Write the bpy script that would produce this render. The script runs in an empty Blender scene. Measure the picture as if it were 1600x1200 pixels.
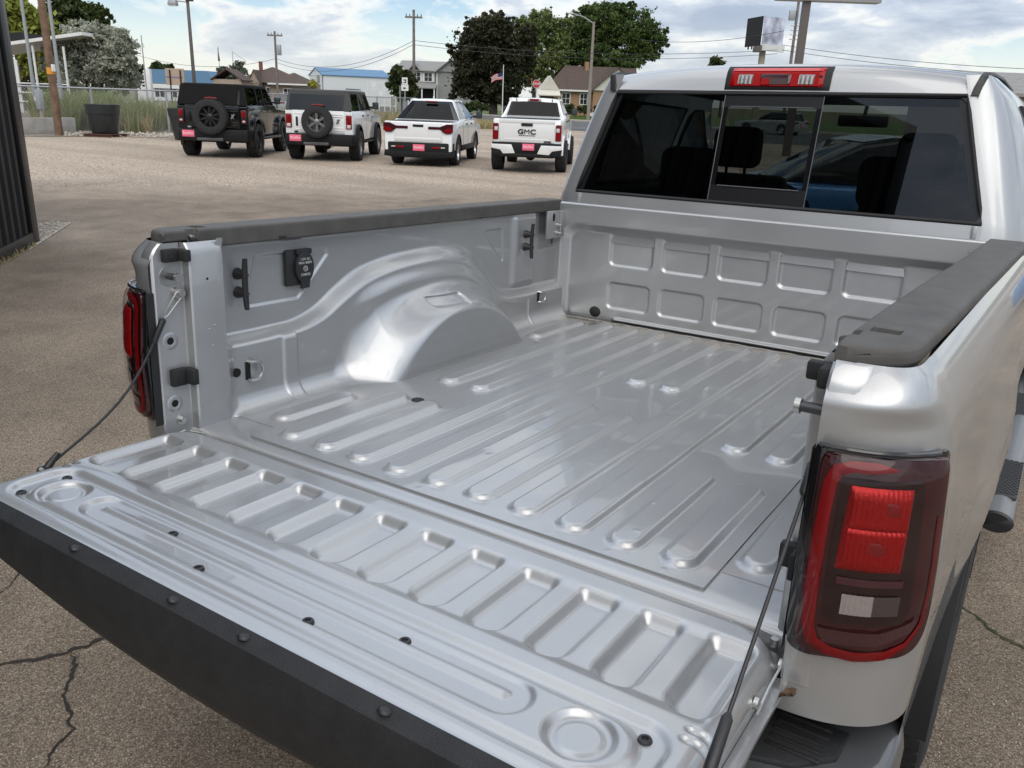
import bpy, bmesh, math, random
import numpy as np
from mathutils import Vector, Matrix

S = bpy.context.scene
COL = S.collection
R_ = math.radians
random.seed(7)
RNG = np.random.default_rng(11)

# ------------------------------------------------------------------ camera
CAM = Vector((1.0286, -1.2470, 1.7417))
AX = ((0.8321544932740241, 0.5534895111763499, 0.03417982360424241),
      (-0.20536297980753257, 0.25033029264958284, 0.9461293733451811),
      (-0.5151164391168493, 0.7943450796723923, -0.32197973313834166))
cam = bpy.data.cameras.new('camera')
cam.sensor_fit = 'HORIZONTAL'; cam.sensor_width = 36.0; cam.lens = 29.354
cam.clip_start = 0.05; cam.clip_end = 6000
camo = bpy.data.objects.new('camera', cam); COL.objects.link(camo)
m = Matrix((AX[0], AX[1], tuple(-a for a in AX[2]))).transposed().to_4x4()
m.translation = CAM
camo.matrix_world = m
S.camera = camo

# ------------------------------------------------------------------ sky, sun, exposure
SUN_EL, SUN_AZ = R_(52), R_(150)          # azimuth from +y towards +x
W = bpy.data.worlds.new('World'); S.world = W; W.use_nodes = True
nt = W.node_tree; nt.nodes.clear()
def wn(t, **k):
    n = nt.nodes.new(t)
    for a, b in k.items(): setattr(n, a, b)
    return n
def wl(a, b): nt.links.new(a, b)
def wmath(op, a, b=None, clamp=False):
    n = wn('ShaderNodeMath', operation=op, use_clamp=clamp)
    if op == 'MULTIPLY_ADD': n.inputs[2].default_value = 1.0
    for i, v in enumerate((a, b)):
        if v is None: continue
        if isinstance(v, (int, float)): n.inputs[i].default_value = v
        else: wl(v, n.inputs[i])
    return n.outputs[0]
def wramp(fac, stops):
    n = wn('ShaderNodeValToRGB'); e = n.color_ramp.elements
    while len(e) < len(stops): e.new(0.5)
    for i, (p, c) in enumerate(stops):
        e[i].position = p; e[i].color = (*c, 1) if len(c) == 3 else c
    wl(fac, n.inputs[0]); return n.outputs[0]
sky = wn('ShaderNodeTexSky', sky_type='NISHITA', sun_disc=False, sun_elevation=SUN_EL, sun_rotation=SUN_AZ,
         altitude=1400, air_density=1.0, dust_density=1.5, ozone_density=1.0)
tc = wn('ShaderNodeTexCoord'); sep = wn('ShaderNodeSeparateXYZ'); wl(tc.outputs['Generated'], sep.inputs[0])
zc = wmath('MAXIMUM', sep.outputs[2], 0.0)
den = wmath('ADD', zc, 0.26)
px = wmath('DIVIDE', sep.outputs[0], den); py = wmath('DIVIDE', sep.outputs[1], den)
cmb = wn('ShaderNodeCombineXYZ'); wl(px, cmb.inputs[0]); wl(py, cmb.inputs[1]); cmb.inputs[2].default_value = 3.7
def wnoise(vec, scale, detail, rough, dist=0.0, off=(0, 0, 0)):
    mp = wn('ShaderNodeMapping'); mp.inputs[1].default_value = off; wl(vec, mp.inputs[0])
    n = wn('ShaderNodeTexNoise'); n.inputs['Scale'].default_value = scale; n.inputs['Detail'].default_value = detail
    n.inputs['Roughness'].default_value = rough; n.inputs['Distortion'].default_value = dist
    wl(mp.outputs[0], n.inputs[0]); return n.outputs[0]
big = wnoise(cmb.outputs[0], 0.85, 7, 0.54, 0.3, (5.1, 2.287, 0))
fine = wnoise(cmb.outputs[0], 2.3, 9, 0.60, 0.3, (9.9, 5.57, 1))
mixn = wmath('ADD', wmath('MULTIPLY', big, 0.62), wmath('MULTIPLY', fine, 0.38))
cover = wramp(mixn, [(0.435, (0, 0, 0)), (0.485, (1, 1, 1))])              # where there is cloud
lit = wramp(mixn, [(0.43, (0.86, 0.84, 0.77)), (0.475, (0.77, 0.76, 0.725)), (0.510, (0.50, 0.55, 0.62)), (0.56, (0.335, 0.39, 0.485)), (0.68, (0.28, 0.335, 0.435))])
low = wramp(zc, [(0.0, (1, 1, 1)), (0.025, (0.75, 0.75, 0.75)), (0.09, (0, 0, 0))])   # pale haze band along the horizon
hz = wn('ShaderNodeMixRGB'); wl(wmath('MULTIPLY', low, 0.62), hz.inputs[0]); wl(lit, hz.inputs[1]); hz.inputs[2].default_value = (0.77, 0.78, 0.73, 1)
bgS = wn('ShaderNodeBackground'); wl(sky.outputs[0], bgS.inputs[0]); bgS.inputs[1].default_value = 0.10
bgC = wn('ShaderNodeBackground'); wl(hz.outputs[0], bgC.inputs[0]); wl(wmath('MULTIPLY_ADD', zc, 1.85), bgC.inputs[1])
mx = wn('ShaderNodeMixShader')
cf = wmath('MAXIMUM', wmath('MULTIPLY', cover, 0.94), wmath('MULTIPLY', low, 0.80))
wl(cf, mx.inputs[0]); wl(bgS.outputs[0], mx.inputs[1]); wl(bgC.outputs[0], mx.inputs[2])
wo = wn('ShaderNodeOutputWorld'); wl(mx.outputs[0], wo.inputs[0])

sl = bpy.data.lights.new('sun', 'SUN'); sl.energy = 1.5; sl.angle = R_(55); sl.color = (1.0, 0.94, 0.85)
so = bpy.data.objects.new('sun', sl); COL.objects.link(so)
sd = Vector((math.sin(SUN_AZ) * math.cos(SUN_EL), math.cos(SUN_AZ) * math.cos(SUN_EL), math.sin(SUN_EL)))
so.rotation_euler = sd.to_track_quat('Z', 'Y').to_euler()
S.view_settings.view_transform = 'Standard'; S.view_settings.look = 'None'
S.view_settings.exposure = 0.26; S.view_settings.gamma = 1.0; S.view_settings.use_curve_mapping = False
S.render.engine = 'CYCLES'
S.cycles.max_bounces = 10; S.cycles.transparent_max_bounces = 24; S.cycles.glossy_bounces = 5
S.cycles.caustics_reflective = False; S.cycles.caustics_refractive = False
S.cycles.use_denoising = True

# ------------------------------------------------------------------ pixel -> place helpers (photo is 1600 x 1200)
FPX = 1304.62
def ray(u, v):
    a, b = (u - 800) / FPX, -(v - 600) / FPX
    return Vector(tuple(AX[0][i] * a + AX[1][i] * b + AX[2][i] for i in range(3)))
def at(u, v, dist):
    d = ray(u, v); d = d / math.hypot(d.x, d.y); return CAM + d * dist
HEAD = Vector((AX[2][0], AX[2][1], 0)).normalized()
SIDE = Vector((HEAD.y, -HEAD.x, 0))
def gz(x, y):
    s = (x - CAM.x) * HEAD.x + (y - CAM.y) * HEAD.y
    t = min(1, max(0, (s - 5.0) / 13.0)); return 0.1 * t * t * (3 - 2 * t)
def on_ground(u, v):
    d = ray(u, v); t = -CAM.z / d.z
    for _ in range(12):
        p = CAM + d * t; t = (gz(p.x, p.y) - CAM.z) / d.z
    return CAM + d * t
def base_at(u, dist):
    p = at(u, 200, dist); p.z = gz(p.x, p.y); return p
def zpx(u, v, dist): return at(u, v, dist).z

# ------------------------------------------------------------------ materials
MATS = {}
def mat(name, col, rough=0.5, metal=0.0, coat=0.0, spec=0.5, bump=0.0, bscale=200.0, var=0.0, vscale=8.0, emit=None, coatr=0.03, noisedetail=3.0):
    m = bpy.data.materials.new(name); m.use_nodes = True; n = m.node_tree.nodes; l = m.node_tree.links
    b = n['Principled BSDF']
    b.inputs['Base Color'].default_value = (*col, 1); b.inputs['Roughness'].default_value = rough
    b.inputs['Metallic'].default_value = metal; b.inputs['Coat Weight'].default_value = coat
    b.inputs['Coat Roughness'].default_value = coatr; b.inputs['Specular IOR Level'].default_value = spec
    t = n.new('ShaderNodeTexCoord')
    if bump:
        nz = n.new('ShaderNodeTexNoise'); nz.inputs['Scale'].default_value = bscale; nz.inputs['Detail'].default_value = noisedetail
        l.new(t.outputs['Object'], nz.inputs[0])
        bp = n.new('ShaderNodeBump'); bp.inputs['Strength'].default_value = bump; bp.inputs['Distance'].default_value = 0.002
        l.new(nz.outputs[0], bp.inputs['Height']); l.new(bp.outputs[0], b.inputs['Normal'])
    if var:
        nz = n.new('ShaderNodeTexNoise'); nz.inputs['Scale'].default_value = vscale; nz.inputs['Detail'].default_value = 5
        l.new(t.outputs['Object'], nz.inputs[0])
        mr = n.new('ShaderNodeMapRange'); mr.inputs[1].default_value = 0.3; mr.inputs[2].default_value = 0.7
        mr.inputs[3].default_value = 1 - var; mr.inputs[4].default_value = 1 + var; l.new(nz.outputs[0], mr.inputs[0])
        mm = n.new('ShaderNodeMixRGB'); mm.blend_type = 'MULTIPLY'; mm.inputs[0].default_value = 1; mm.inputs[1].default_value = (*col, 1)
        l.new(mr.outputs[0], mm.inputs[2]); l.new(mm.outputs[0], b.inputs['Base Color'])
    if emit: b.inputs['Emission Color'].default_value = (*col, 1); b.inputs['Emission Strength'].default_value = emit
    MATS[name] = m; return m

# ------------------------------------------------------------------ mesh helpers
def tagp(o, label=None, cat=None, group=None, kind=None):
    if label: o['label'] = label
    if cat: o['category'] = cat
    if group: o['group'] = group
    if kind: o['kind'] = kind
    return o
def empty(name, loc=(0, 0, 0), rz=0.0):
    o = bpy.data.objects.new(name, None); o.empty_display_size = 0.2
    o.location = loc; o.rotation_euler = (0, 0, rz); COL.objects.link(o); return o
def link_mesh(name, me, mats, parent=None, smooth=40):
    if not isinstance(mats, (list, tuple)): mats = [mats]
    for q in mats: me.materials.append(q)
    if smooth:
        me.shade_smooth()
        if smooth < 180: me.set_sharp_from_angle(angle=R_(smooth))
    o = bpy.data.objects.new(name, me); COL.objects.link(o)
    if parent: o.parent = parent
    return o
class MB:
    """collects shapes into one bmesh"""
    def __init__(s): s.bm = bmesh.new(); s.mi = 0
    def face(s, vs):
        try: f = s.bm.faces.new(vs); f.material_index = s.mi; return f
        except ValueError: return None
    def v(s, co): return s.bm.verts.new(co)
    def poly(s, pts): return s.face([s.v(p) for p in pts])
    def box(s, x0, x1, y0, y1, z0, z1, bev=0.0, seg=2, mtx=None, taper=None):
        v = [s.v((x, y, z)) for z in (z0, z1) for y in (y0, y1) for x in (x0, x1)]
        if taper:
            cx, cy = (x0 + x1) / 2, (y0 + y1) / 2
            for q in v[4:]: q.co.x = cx + (q.co.x - cx) * taper[0]; q.co.y = cy + (q.co.y - cy) * taper[1]
        fs = [s.face([v[i] for i in f]) for f in ((0, 2, 3, 1), (4, 5, 7, 6), (0, 1, 5, 4), (2, 6, 7, 3), (0, 4, 6, 2), (1, 3, 7, 5))]
        if bev:
            es = list({e for f in fs for e in f.edges})
            r = bmesh.ops.bevel(s.bm, geom=es, offset=bev, segments=seg, affect='EDGES', profile=0.5, clamp_overlap=True, material=-1)
            v = list({q for f in r['faces'] for q in f.verts} | {q for q in v if q.is_valid})
        if mtx is not None: bmesh.ops.transform(s.bm, matrix=mtx, verts=[q for q in v if q.is_valid])
        return v
    def prism(s, pts, axis, a0, a1, bev=0.0, seg=2, sx=1.0):
        """extrude a 2-d outline: axis 'x' -> pts are (y,z); 'y' -> (x,z); 'z' -> (x,y)"""
        def P(p, a): return {'x': (a, p[0], p[1]), 'y': (p[0], a, p[1]), 'z': (p[0], p[1], a)}[axis]
        A = [s.v(P(p, a0)) for p in pts]; B = [s.v(P(p, a1)) for p in pts]; n = len(pts)
        fs = [s.face(A), s.face(B[::-1])] + [s.face((A[i], B[i], B[(i + 1) % n], A[(i + 1) % n])) for i in range(n)]
        bmesh.ops.recalc_face_normals(s.bm, faces=[f for f in fs if f])
        if bev:
            es = [e for e in {e for f in fs[:2] for e in f.edges}]
            bmesh.ops.bevel(s.bm, geom=es, offset=bev, segments=seg, affect='EDGES', profile=0.5, clamp_overlap=True, material=-1)
        return A + B
    def cyl(s, p0, p1, r0, r1=None, n=16, cap=True):
        p0, p1 = Vector(p0), Vector(p1); r1 = r0 if r1 is None else r1
        z = (p1 - p0).normalized(); x = z.orthogonal().normalized(); y = z.cross(x)
        a = [s.v(p0 + (x * math.cos(t) + y * math.sin(t)) * r0) for t in [2 * math.pi * i / n for i in range(n)]]
        b = [s.v(p1 + (x * math.cos(t) + y * math.sin(t)) * r1) for t in [2 * math.pi * i / n for i in range(n)]]
        for i in range(n): s.face((a[i], a[(i + 1) % n], b[(i + 1) % n], b[i]))
        if cap: s.face(a[::-1]); s.face(b)
    def tube(s, pts, r, n=8, closed=False):
        pts = [Vector(p) for p in pts]; rings = []; prev = None; N = len(pts)
        for i, p in enumerate(pts):
            t = (pts[(i + 1) % N] - pts[i - 1]) if closed else (pts[min(i + 1, N - 1)] - pts[max(i - 1, 0)])
            t.normalize()
            x = t.orthogonal().normalized() if prev is None else (prev - t * prev.dot(t)).normalized()
            prev = x; y = t.cross(x); rr = r[i] if isinstance(r, (list, tuple)) else r
            rings.append([s.v(p + (x * math.cos(a) + y * math.sin(a)) * rr) for a in [2 * math.pi * k / n for k in range(n)]])
        for i in range(N if closed else N - 1):
            a, b = rings[i], rings[(i + 1) % N]
            for k in range(n): s.face((a[k], a[(k + 1) % n], b[(k + 1) % n], b[k]))
        if not closed: s.face(rings[0][::-1]); s.face(rings[-1])
    def lathe(s, prof, c=(0, 0, 0), axis='z', n=32, closed=False):
        """prof: list of (r, h) along axis"""
        c = Vector(c)
        def P(r, h, t):
            a, b = r * math.cos(t), r * math.sin(t)
            return c + Vector({'z': (a, b, h), 'x': (h, a, b), 'y': (a, h, b)}[axis])
        rings = [[s.v(P(r, h, 2 * math.pi * k / n)) for k in range(n)] if r > 1e-6 else [s.v(P(0, h, 0))] for r, h in prof]
        M = len(rings)
        for i in range(M if closed else M - 1):
            a, b = rings[i], rings[(i + 1) % M]
            for k in range(n):
                if len(a) == 1 and len(b) == 1: continue
                if len(a) == 1: s.face((a[0], b[k], b[(k + 1) % n]))
                elif len(b) == 1: s.face((a[k], b[0], a[(k + 1) % n]))
                else: s.face((a[k], b[k], b[(k + 1) % n], a[(k + 1) % n]))
    def grid(s, rows):
        vs = [[s.v(p) for p in r] for r in rows]
        for i in range(len(vs) - 1):
            for j in range(len(vs[0]) - 1): s.face((vs[i][j], vs[i][j + 1], vs[i + 1][j + 1], vs[i + 1][j]))
        return vs
    def xf(s, mtx): bmesh.ops.transform(s.bm, matrix=mtx, verts=s.bm.verts); return s
    def build(s, name, mats, parent=None, smooth=40, normals=True, bevel=0.0, seg=2):
        if bevel:
            es = [e for e in s.bm.edges if len(e.link_faces) == 2 and e.calc_face_angle(0) > 0.6]
            bmesh.ops.bevel(s.bm, geom=es, offset=bevel, segments=seg, affect='EDGES', profile=0.5, clamp_overlap=True, material=-1)
        if normals: bmesh.ops.recalc_face_normals(s.bm, faces=s.bm.faces)
        me = bpy.data.meshes.new(name); s.bm.to_mesh(me); s.bm.free()
        return link_mesh(name, me, mats, parent, smooth)
def np_grid(name, P, mats, parent=None, smooth=180, mask=None, flip=False):
    """P: (n,m,3) numpy array of points -> a quad sheet"""
    n, m_, _ = P.shape
    i = np.arange(n * m_).reshape(n, m_)
    q = np.stack([i[:-1, :-1], i[:-1, 1:], i[1:, 1:], i[1:, :-1]], -1)
    q = q.reshape(-1, 4) if mask is None else q[mask]
    if flip: q = q[:, ::-1]
    me = bpy.data.meshes.new(name)
    me.vertices.add(n * m_); me.vertices.foreach_set('co', P.reshape(-1).astype(np.float32))
    me.loops.add(q.size); me.loops.foreach_set('vertex_index', q.reshape(-1).astype(np.int32))
    me.polygons.add(len(q)); me.polygons.foreach_set('loop_start', (np.arange(len(q)) * 4).astype(np.int32))
    me.update(calc_edges=True); me.validate()
    return link_mesh(name, me, mats, parent, smooth)
def np_tris(name, V, F, mats, parent=None, smooth=0):
    me = bpy.data.meshes.new(name); k = F.shape[1]
    me.vertices.add(len(V)); me.vertices.foreach_set('co', V.reshape(-1).astype(np.float32))
    me.loops.add(F.size); me.loops.foreach_set('vertex_index', F.reshape(-1).astype(np.int32))
    me.polygons.add(len(F)); me.polygons.foreach_set('loop_start', (np.arange(len(F)) * k).astype(np.int32))
    me.update(calc_edges=True)
    return link_mesh(name, me, mats, parent, smooth)
def text_mesh(name, body, size, depth, mats, parent, mtx, bold=0.0, sx=1.0):
    cu = bpy.data.curves.new(name, 'FONT'); cu.body = body; cu.size = size; cu.extrude = depth; cu.align_x = 'CENTER'; cu.align_y = 'CENTER'; cu.offset = bold
    t = bpy.data.objects.new(name, cu); COL.objects.link(t)
    me = bpy.data.meshes.new_from_object(t.evaluated_get(bpy.context.evaluated_depsgraph_get()))
    bpy.data.objects.remove(t); bpy.data.curves.remove(cu)
    me.transform(Matrix.Diagonal((sx, 1, 1, 1))); me.transform(mtx)
    return link_mesh(name, me, mats, parent, 0)
def sst(x): x = np.clip(x, 0, 1); return x * x * (3 - 2 * x)
def sd_caps(X, Y, x0, y0, x1, y1):
    dx, dy = x1 - x0, y1 - y0; L = dx * dx + dy * dy + 1e-12
    t = np.clip(((X - x0) * dx + (Y - y0) * dy) / L, 0, 1); return np.hypot(X - x0 - t * dx, Y - y0 - t * dy)
def sd_rrect(X, Y, x0, x1, y0, y1, r):
    qx = np.abs(X - (x0 + x1) / 2) - (x1 - x0) / 2 + r; qy = np.abs(Y - (y0 + y1) / 2) - (y1 - y0) / 2 + r
    return np.hypot(np.maximum(qx, 0), np.maximum(qy, 0)) + np.minimum(np.maximum(qx, qy), 0) - r
def sd_poly(X, Y, pts):
    d = np.full(X.shape, 1e9); ins = np.zeros(X.shape, bool); n = len(pts)
    for i in range(n):
        a, b = pts[i], pts[(i + 1) % n]; d = np.minimum(d, sd_caps(X, Y, *a, *b))
        c = ((a[1] > Y) != (b[1] > Y)); xi = (b[0] - a[0]) * (Y - a[1]) / (b[1] - a[1] + 1e-12) + a[0]; ins ^= c & (X < xi)
    return np.where(ins, -d, d)
def spl(pts, xs):
    """smooth curve through control points (monotone x), cosine-free Catmull via numpy"""
    px = np.array([p[0] for p in pts], float); py = np.array([p[1] for p in pts], float)
    m_ = np.gradient(py, px); k = np.clip(np.searchsorted(px, xs) - 1, 0, len(px) - 2)
    h = px[k + 1] - px[k]; t = np.clip((xs - px[k]) / h, 0, 1)
    return ((2 * t**3 - 3 * t**2 + 1) * py[k] + (t**3 - 2 * t**2 + t) * h * m_[k] + (-2 * t**3 + 3 * t**2) * py[k + 1] + (t**3 - t**2) * h * m_[k + 1])
# ================================================================== MATERIALS OF THE TRUCK
def paint(name, col, metal, rough, flake=0.0, dirt=False):
    m = mat(name, col, rough=rough, metal=metal, coat=0.9, coatr=0.03)
    n = m.node_tree.nodes; l = m.node_tree.links; b = n['Principled BSDF']
    t = n.new('ShaderNodeTexCoord')
    nz = n.new('ShaderNodeTexNoise'); nz.inputs['Scale'].default_value = 5; nz.inputs['Detail'].default_value = 6; l.new(t.outputs['Object'], nz.inputs[0])
    mr = n.new('ShaderNodeMapRange'); mr.inputs[1].default_value = 0.35; mr.inputs[2].default_value = 0.7; mr.inputs[3].default_value = rough * 0.94; mr.inputs[4].default_value = rough * 1.08
    l.new(nz.outputs[0], mr.inputs[0]); l.new(mr.outputs[0], b.inputs['Roughness'])
    # hairline scratches: long thin streaks that dull the clear coat
    for sc_ in ((2.0, 190.0, 9.0), (150.0, 2.5, 9.0)):
        mp = n.new('ShaderNodeMapping'); mp.inputs['Scale'].default_value = sc_; l.new(t.outputs['Object'], mp.inputs[0])
        ns = n.new('ShaderNodeTexNoise'); ns.inputs['Scale'].default_value = 1.0; ns.inputs['Detail'].default_value = 3; ns.inputs['Distortion'].default_value = 0.6; l.new(mp.outputs[0], ns.inputs[0])
        ms = n.new('ShaderNodeMapRange'); ms.inputs[1].default_value = 0.66; ms.inputs[2].default_value = 0.74; ms.inputs[3].default_value = 0; ms.inputs[4].default_value = 0.16; l.new(ns.outputs[0], ms.inputs[0])
        ad = n.new('ShaderNodeMath'); ad.operation = 'ADD'; l.new(b.inputs['Roughness'].links[0].from_socket, ad.inputs[0]); l.new(ms.outputs[0], ad.inputs[1]); l.new(ad.outputs[0], b.inputs['Roughness'])
    if flake:
        vo = n.new('ShaderNodeTexVoronoi'); vo.inputs['Scale'].default_value = 900; l.new(t.outputs['Object'], vo.inputs[0])
        mm = n.new('ShaderNodeMixRGB'); mm.blend_type = 'MULTIPLY'; mm.inputs[0].default_value = flake; mm.inputs[1].default_value = (*col, 1)
        l.new(vo.outputs['Color'], mm.inputs[2]); l.new(mm.outputs[0], b.inputs['Base Color'])
    if dirt:
        # scuffs and water-spot dust: roughness and a thin tan film in patches, tightest along the front edge and side corners
        sx = n.new('ShaderNodeSeparateXYZ'); l.new(t.outputs['Object'], sx.inputs[0])
        ed = n.new('ShaderNodeMapRange'); ed.inputs[1].default_value = 1.35; ed.inputs[2].default_value = 1.93; ed.inputs[3].default_value = 0.0; ed.inputs[4].default_value = 0.55; l.new(sx.outputs[1], ed.inputs[0])
        ab = n.new('ShaderNodeMath'); ab.operation = 'ABSOLUTE'; l.new(sx.outputs[0], ab.inputs[0])
        ex = n.new('ShaderNodeMapRange'); ex.inputs[1].default_value = 0.64; ex.inputs[2].default_value = 0.80; ex.inputs[3].default_value = 0.0; ex.inputs[4].default_value = 0.5; l.new(ab.outputs[0], ex.inputs[0])
        mxx = n.new('ShaderNodeMath'); mxx.operation = 'MAXIMUM'; l.new(ed.outputs[0], mxx.inputs[0]); l.new(ex.outputs[0], mxx.inputs[1])
        n2 = n.new('ShaderNodeTexNoise'); n2.inputs['Scale'].default_value = 9; n2.inputs['Detail'].default_value = 9; n2.inputs['Roughness'].default_value = 0.62; l.new(t.outputs['Object'], n2.inputs[0])
        ad = n.new('ShaderNodeMath'); ad.operation = 'ADD'; l.new(n2.outputs[0], ad.inputs[0]); l.new(mxx.outputs[0], ad.inputs[1])
        rp = n.new('ShaderNodeMapRange'); rp.inputs[1].default_value = 0.86; rp.inputs[2].default_value = 1.2; rp.inputs[3].default_value = 0; rp.inputs[4].default_value = 0.75; l.new(ad.outputs[0], rp.inputs[0])
        mc = n.new('ShaderNodeMixRGB'); l.new(rp.outputs[0], mc.inputs[0]); mc.inputs[1].default_value = (*col, 1); mc.inputs[2].default_value = (0.30, 0.24, 0.17, 1)
        if b.inputs['Base Color'].links: l.new(b.inputs['Base Color'].links[0].from_socket, mc.inputs[1])
        l.new(mc.outputs[0], b.inputs['Base Color'])
        mt = n.new('ShaderNodeMath'); mt.operation = 'MULTIPLY_ADD'; l.new(rp.outputs[0], mt.inputs[0]); mt.inputs[1].default_value = -metal; mt.inputs[2].default_value = metal; l.new(mt.outputs[0], b.inputs['Metallic'])
        ct = n.new('ShaderNodeMath'); ct.operation = 'MULTIPLY_ADD'; l.new(rp.outputs[0], ct.inputs[0]); ct.inputs[1].default_value = -0.7; ct.inputs[2].default_value = 0.8; l.new(ct.outputs[0], b.inputs['Coat Weight'])
    return m
SILVER = paint('silver_paint', (0.446, 0.452, 0.456), 0.64, 0.40, flake=0.08)
SILVER_BED = paint('silver_paint_bed', (0.446, 0.452, 0.456), 0.64, 0.38, flake=0.08, dirt=True)
BLACKPL = mat('black_plastic', (0.018, 0.018, 0.019), rough=0.45, bump=0.25, bscale=350)
TEXPL = mat('textured_black_plastic', (0.019, 0.0195, 0.0205), rough=0.55, spec=0.35, bump=0.7, bscale=420, var=0.18, vscale=25)
CAPPL = mat('grey_black_rail_plastic', (0.092, 0.088, 0.083), rough=0.6, spec=0.25, bump=0.35, bscale=420, var=0.15, vscale=18)
RUBBER = mat('rubber', (0.016, 0.016, 0.017), rough=0.75, bump=0.3, bscale=250, var=0.2)
TYRE = mat('tyre_rubber', (0.020, 0.020, 0.021), rough=0.85, bump=0.4, bscale=120, var=0.25, vscale=14)
DARKGLOSS = mat('gloss_black', (0.008, 0.008, 0.009), rough=0.12, coat=0.5)
STEEL = mat('zinc_steel', (0.52, 0.52, 0.50), rough=0.35, metal=1.0)
DARKSTEEL = mat('dark_steel', (0.09, 0.09, 0.095), rough=0.42, metal=0.8)
HOLE = mat('shadow_black', (0.004, 0.004, 0.004), rough=0.9)
CHARC = mat('charcoal_cabin', (0.012, 0.012, 0.013), rough=0.8)
BUMPGREY = mat('bumper_grey', (0.075, 0.077, 0.08), rough=0.30, coat=0.6, coatr=0.1, bump=0.08, bscale=260)
def glass(name, tint, ior=1.5, rough=0.0):
    m = bpy.data.materials.new(name); m.use_nodes = True; n = m.node_tree.nodes; l = m.node_tree.links; n.clear()
    tr = n.new('ShaderNodeBsdfTransparent'); tr.inputs[0].default_value = (*tint, 1)
    gl = n.new('ShaderNodeBsdfGlossy'); gl.inputs['Roughness'].default_value = rough; gl.inputs[0].default_value = (0.95, 0.97, 1, 1)
    ge = n.new('ShaderNodeNewGeometry'); dt = n.new('ShaderNodeVectorMath'); dt.operation = 'DOT_PRODUCT'; l.new(ge.outputs['Incoming'], dt.inputs[0]); l.new(ge.outputs['Normal'], dt.inputs[1])
    def mth(op, a, b_):
        q = n.new('ShaderNodeMath'); q.operation = op
        for i_, v_ in enumerate((a, b_)):
            if v_ is None: continue
            if isinstance(v_, (int, float)): q.inputs[i_].default_value = v_
            else: l.new(v_, q.inputs[i_])
        return q
    f0 = ((ior - 1) / (ior + 1)) ** 2
    fr = mth('ADD', mth('MULTIPLY', mth('POWER', mth('SUBTRACT', 1.0, mth('ABSOLUTE', dt.outputs['Value'], None).outputs[0]).outputs[0], 5.0).outputs[0], 1 - f0).outputs[0], f0)
    mx = n.new('ShaderNodeMixShader'); o = n.new('ShaderNodeOutputMaterial')
    l.new(fr.outputs[0], mx.inputs[0]); l.new(tr.outputs[0], mx.inputs[1]); l.new(gl.outputs[0], mx.inputs[2]); l.new(mx.outputs[0], o.inputs[0])
    return m
GLASS = glass('tinted_glass', (0.115, 0.125, 0.12))
GLASSCLEAR = glass('windscreen_glass', (0.75, 0.80, 0.78))
PRIVACY = mat('privacy_glass', (0.006, 0.007, 0.008), rough=0.03, spec=0.6)
def lens(name, col, bump=0.0, scale=300.0, rough=0.08, metal=0.0, coat=0.45, spec=0.3):
    return mat(name, col, rough=rough, coat=coat, spec=spec, coatr=0.02, bump=bump, bscale=scale, metal=metal)
RED_RING = lens('red_reflector', (0.20, 0.0006, 0.002), bump=0.6, scale=700, rough=0.45, coat=0.0, spec=0.3, metal=0.35)
RED_LAMP = lens('red_lamp', (0.31, 0.001, 0.0014), rough=0.28, bump=0.5, scale=160, coat=0.0, spec=0.4, metal=0.45)
RED_DARK = lens('dark_red_lens', (0.032, 0.003, 0.005), rough=0.06)
RED_MAUVE = lens('mauve_bezel', (0.085, 0.030, 0.038), rough=0.2, metal=0.5)
CLEAR_LAMP = lens('clear_lamp', (0.46, 0.46, 0.46), bump=0.8, scale=220, rough=0.2, metal=0.6)
SMOKE_LAMP = lens('smoked_lamp', (0.08, 0.07, 0.07), bump=0.4, scale=260, rough=0.15, metal=0.4)
DARKLENS2 = lens('deep_lens_black_red', (0.012, 0.002, 0.003), rough=0.08)
BULBRED = lens('bulb_red', (0.16, 0.002, 0.003))
RED_BRIGHT = lens('bright_red_lamp', (0.32, 0.0008, 0.0015), rough=0.25, coat=0.1, spec=0.15)

# ================================================================== THE SILVER PICKUP
T = bpy.data.objects.new('pickup_truck', None); COL.objects.link(T)
T.matrix_world = Matrix(((0.9999276594706394, 5.945543645384373e-05, -0.01202797949033243),
                         (0.00036019248151098257, 0.9993912984040322, 0.03488413587404704),
                         (0.012022732091544105, -0.035885944724971814, 0.9993189804930662))).to_4x4()
tagp(T, 'silver pickup truck with its tailgate down and empty load bed open', 'pickup truck')

# ---- floor
FZ = 0.901
RIBX = [0.1195 * (k - 4.5) + 0.008 for k in range(10)]
def rib_h(X, Y, x, y0, y1, h=0.0140, w=0.041, e=0.0150):
    return h * sst((w - sd_caps(X, Y, x, y0 + w, x, y1 - w)) / e)
def floor_panel(name, x0, x1, y0, y1, z, ribs, dx=0.0045, dy=0.006, beads=()):
    xs = np.linspace(x0, x1, int((x1 - x0) / dx) + 1); ys = np.linspace(y0, y1, int((y1 - y0) / dy) + 1)
    X, Y = np.meshgrid(xs, ys)
    Z = np.full(X.shape, z)
    for r in ribs: Z = np.maximum(Z, z + rib_h(X, Y, *r))
    Z += 0.0012 * np.sin(X * 9 + 1) * np.sin(Y * 5.3) + 0.0006 * np.sin(X * 23) * np.sin(Y * 17 + 2)
    for bx, by in beads: Z += 0.0012 * np.exp(-((X - bx) ** 2 + (Y - by) ** 2) / 0.004 ** 2)
    P = np.stack([X, Y, Z], -1)
    lo = P.copy(); lo[..., 2] -= 0.006
    P = np.concatenate([lo[:1], P, lo[-1:]], 0)
    P = np.concatenate([np.concatenate([lo[:1, :1], lo[:, :1], lo[-1:, :1]], 0), P, np.concatenate([lo[:1, -1:], lo[:, -1:], lo[-1:, -1:]], 0)], 1)
    return np_grid(name, P, SILVER_BED, T, smooth=50)
SILVER_WALL = SILVER
ribs = []
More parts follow.
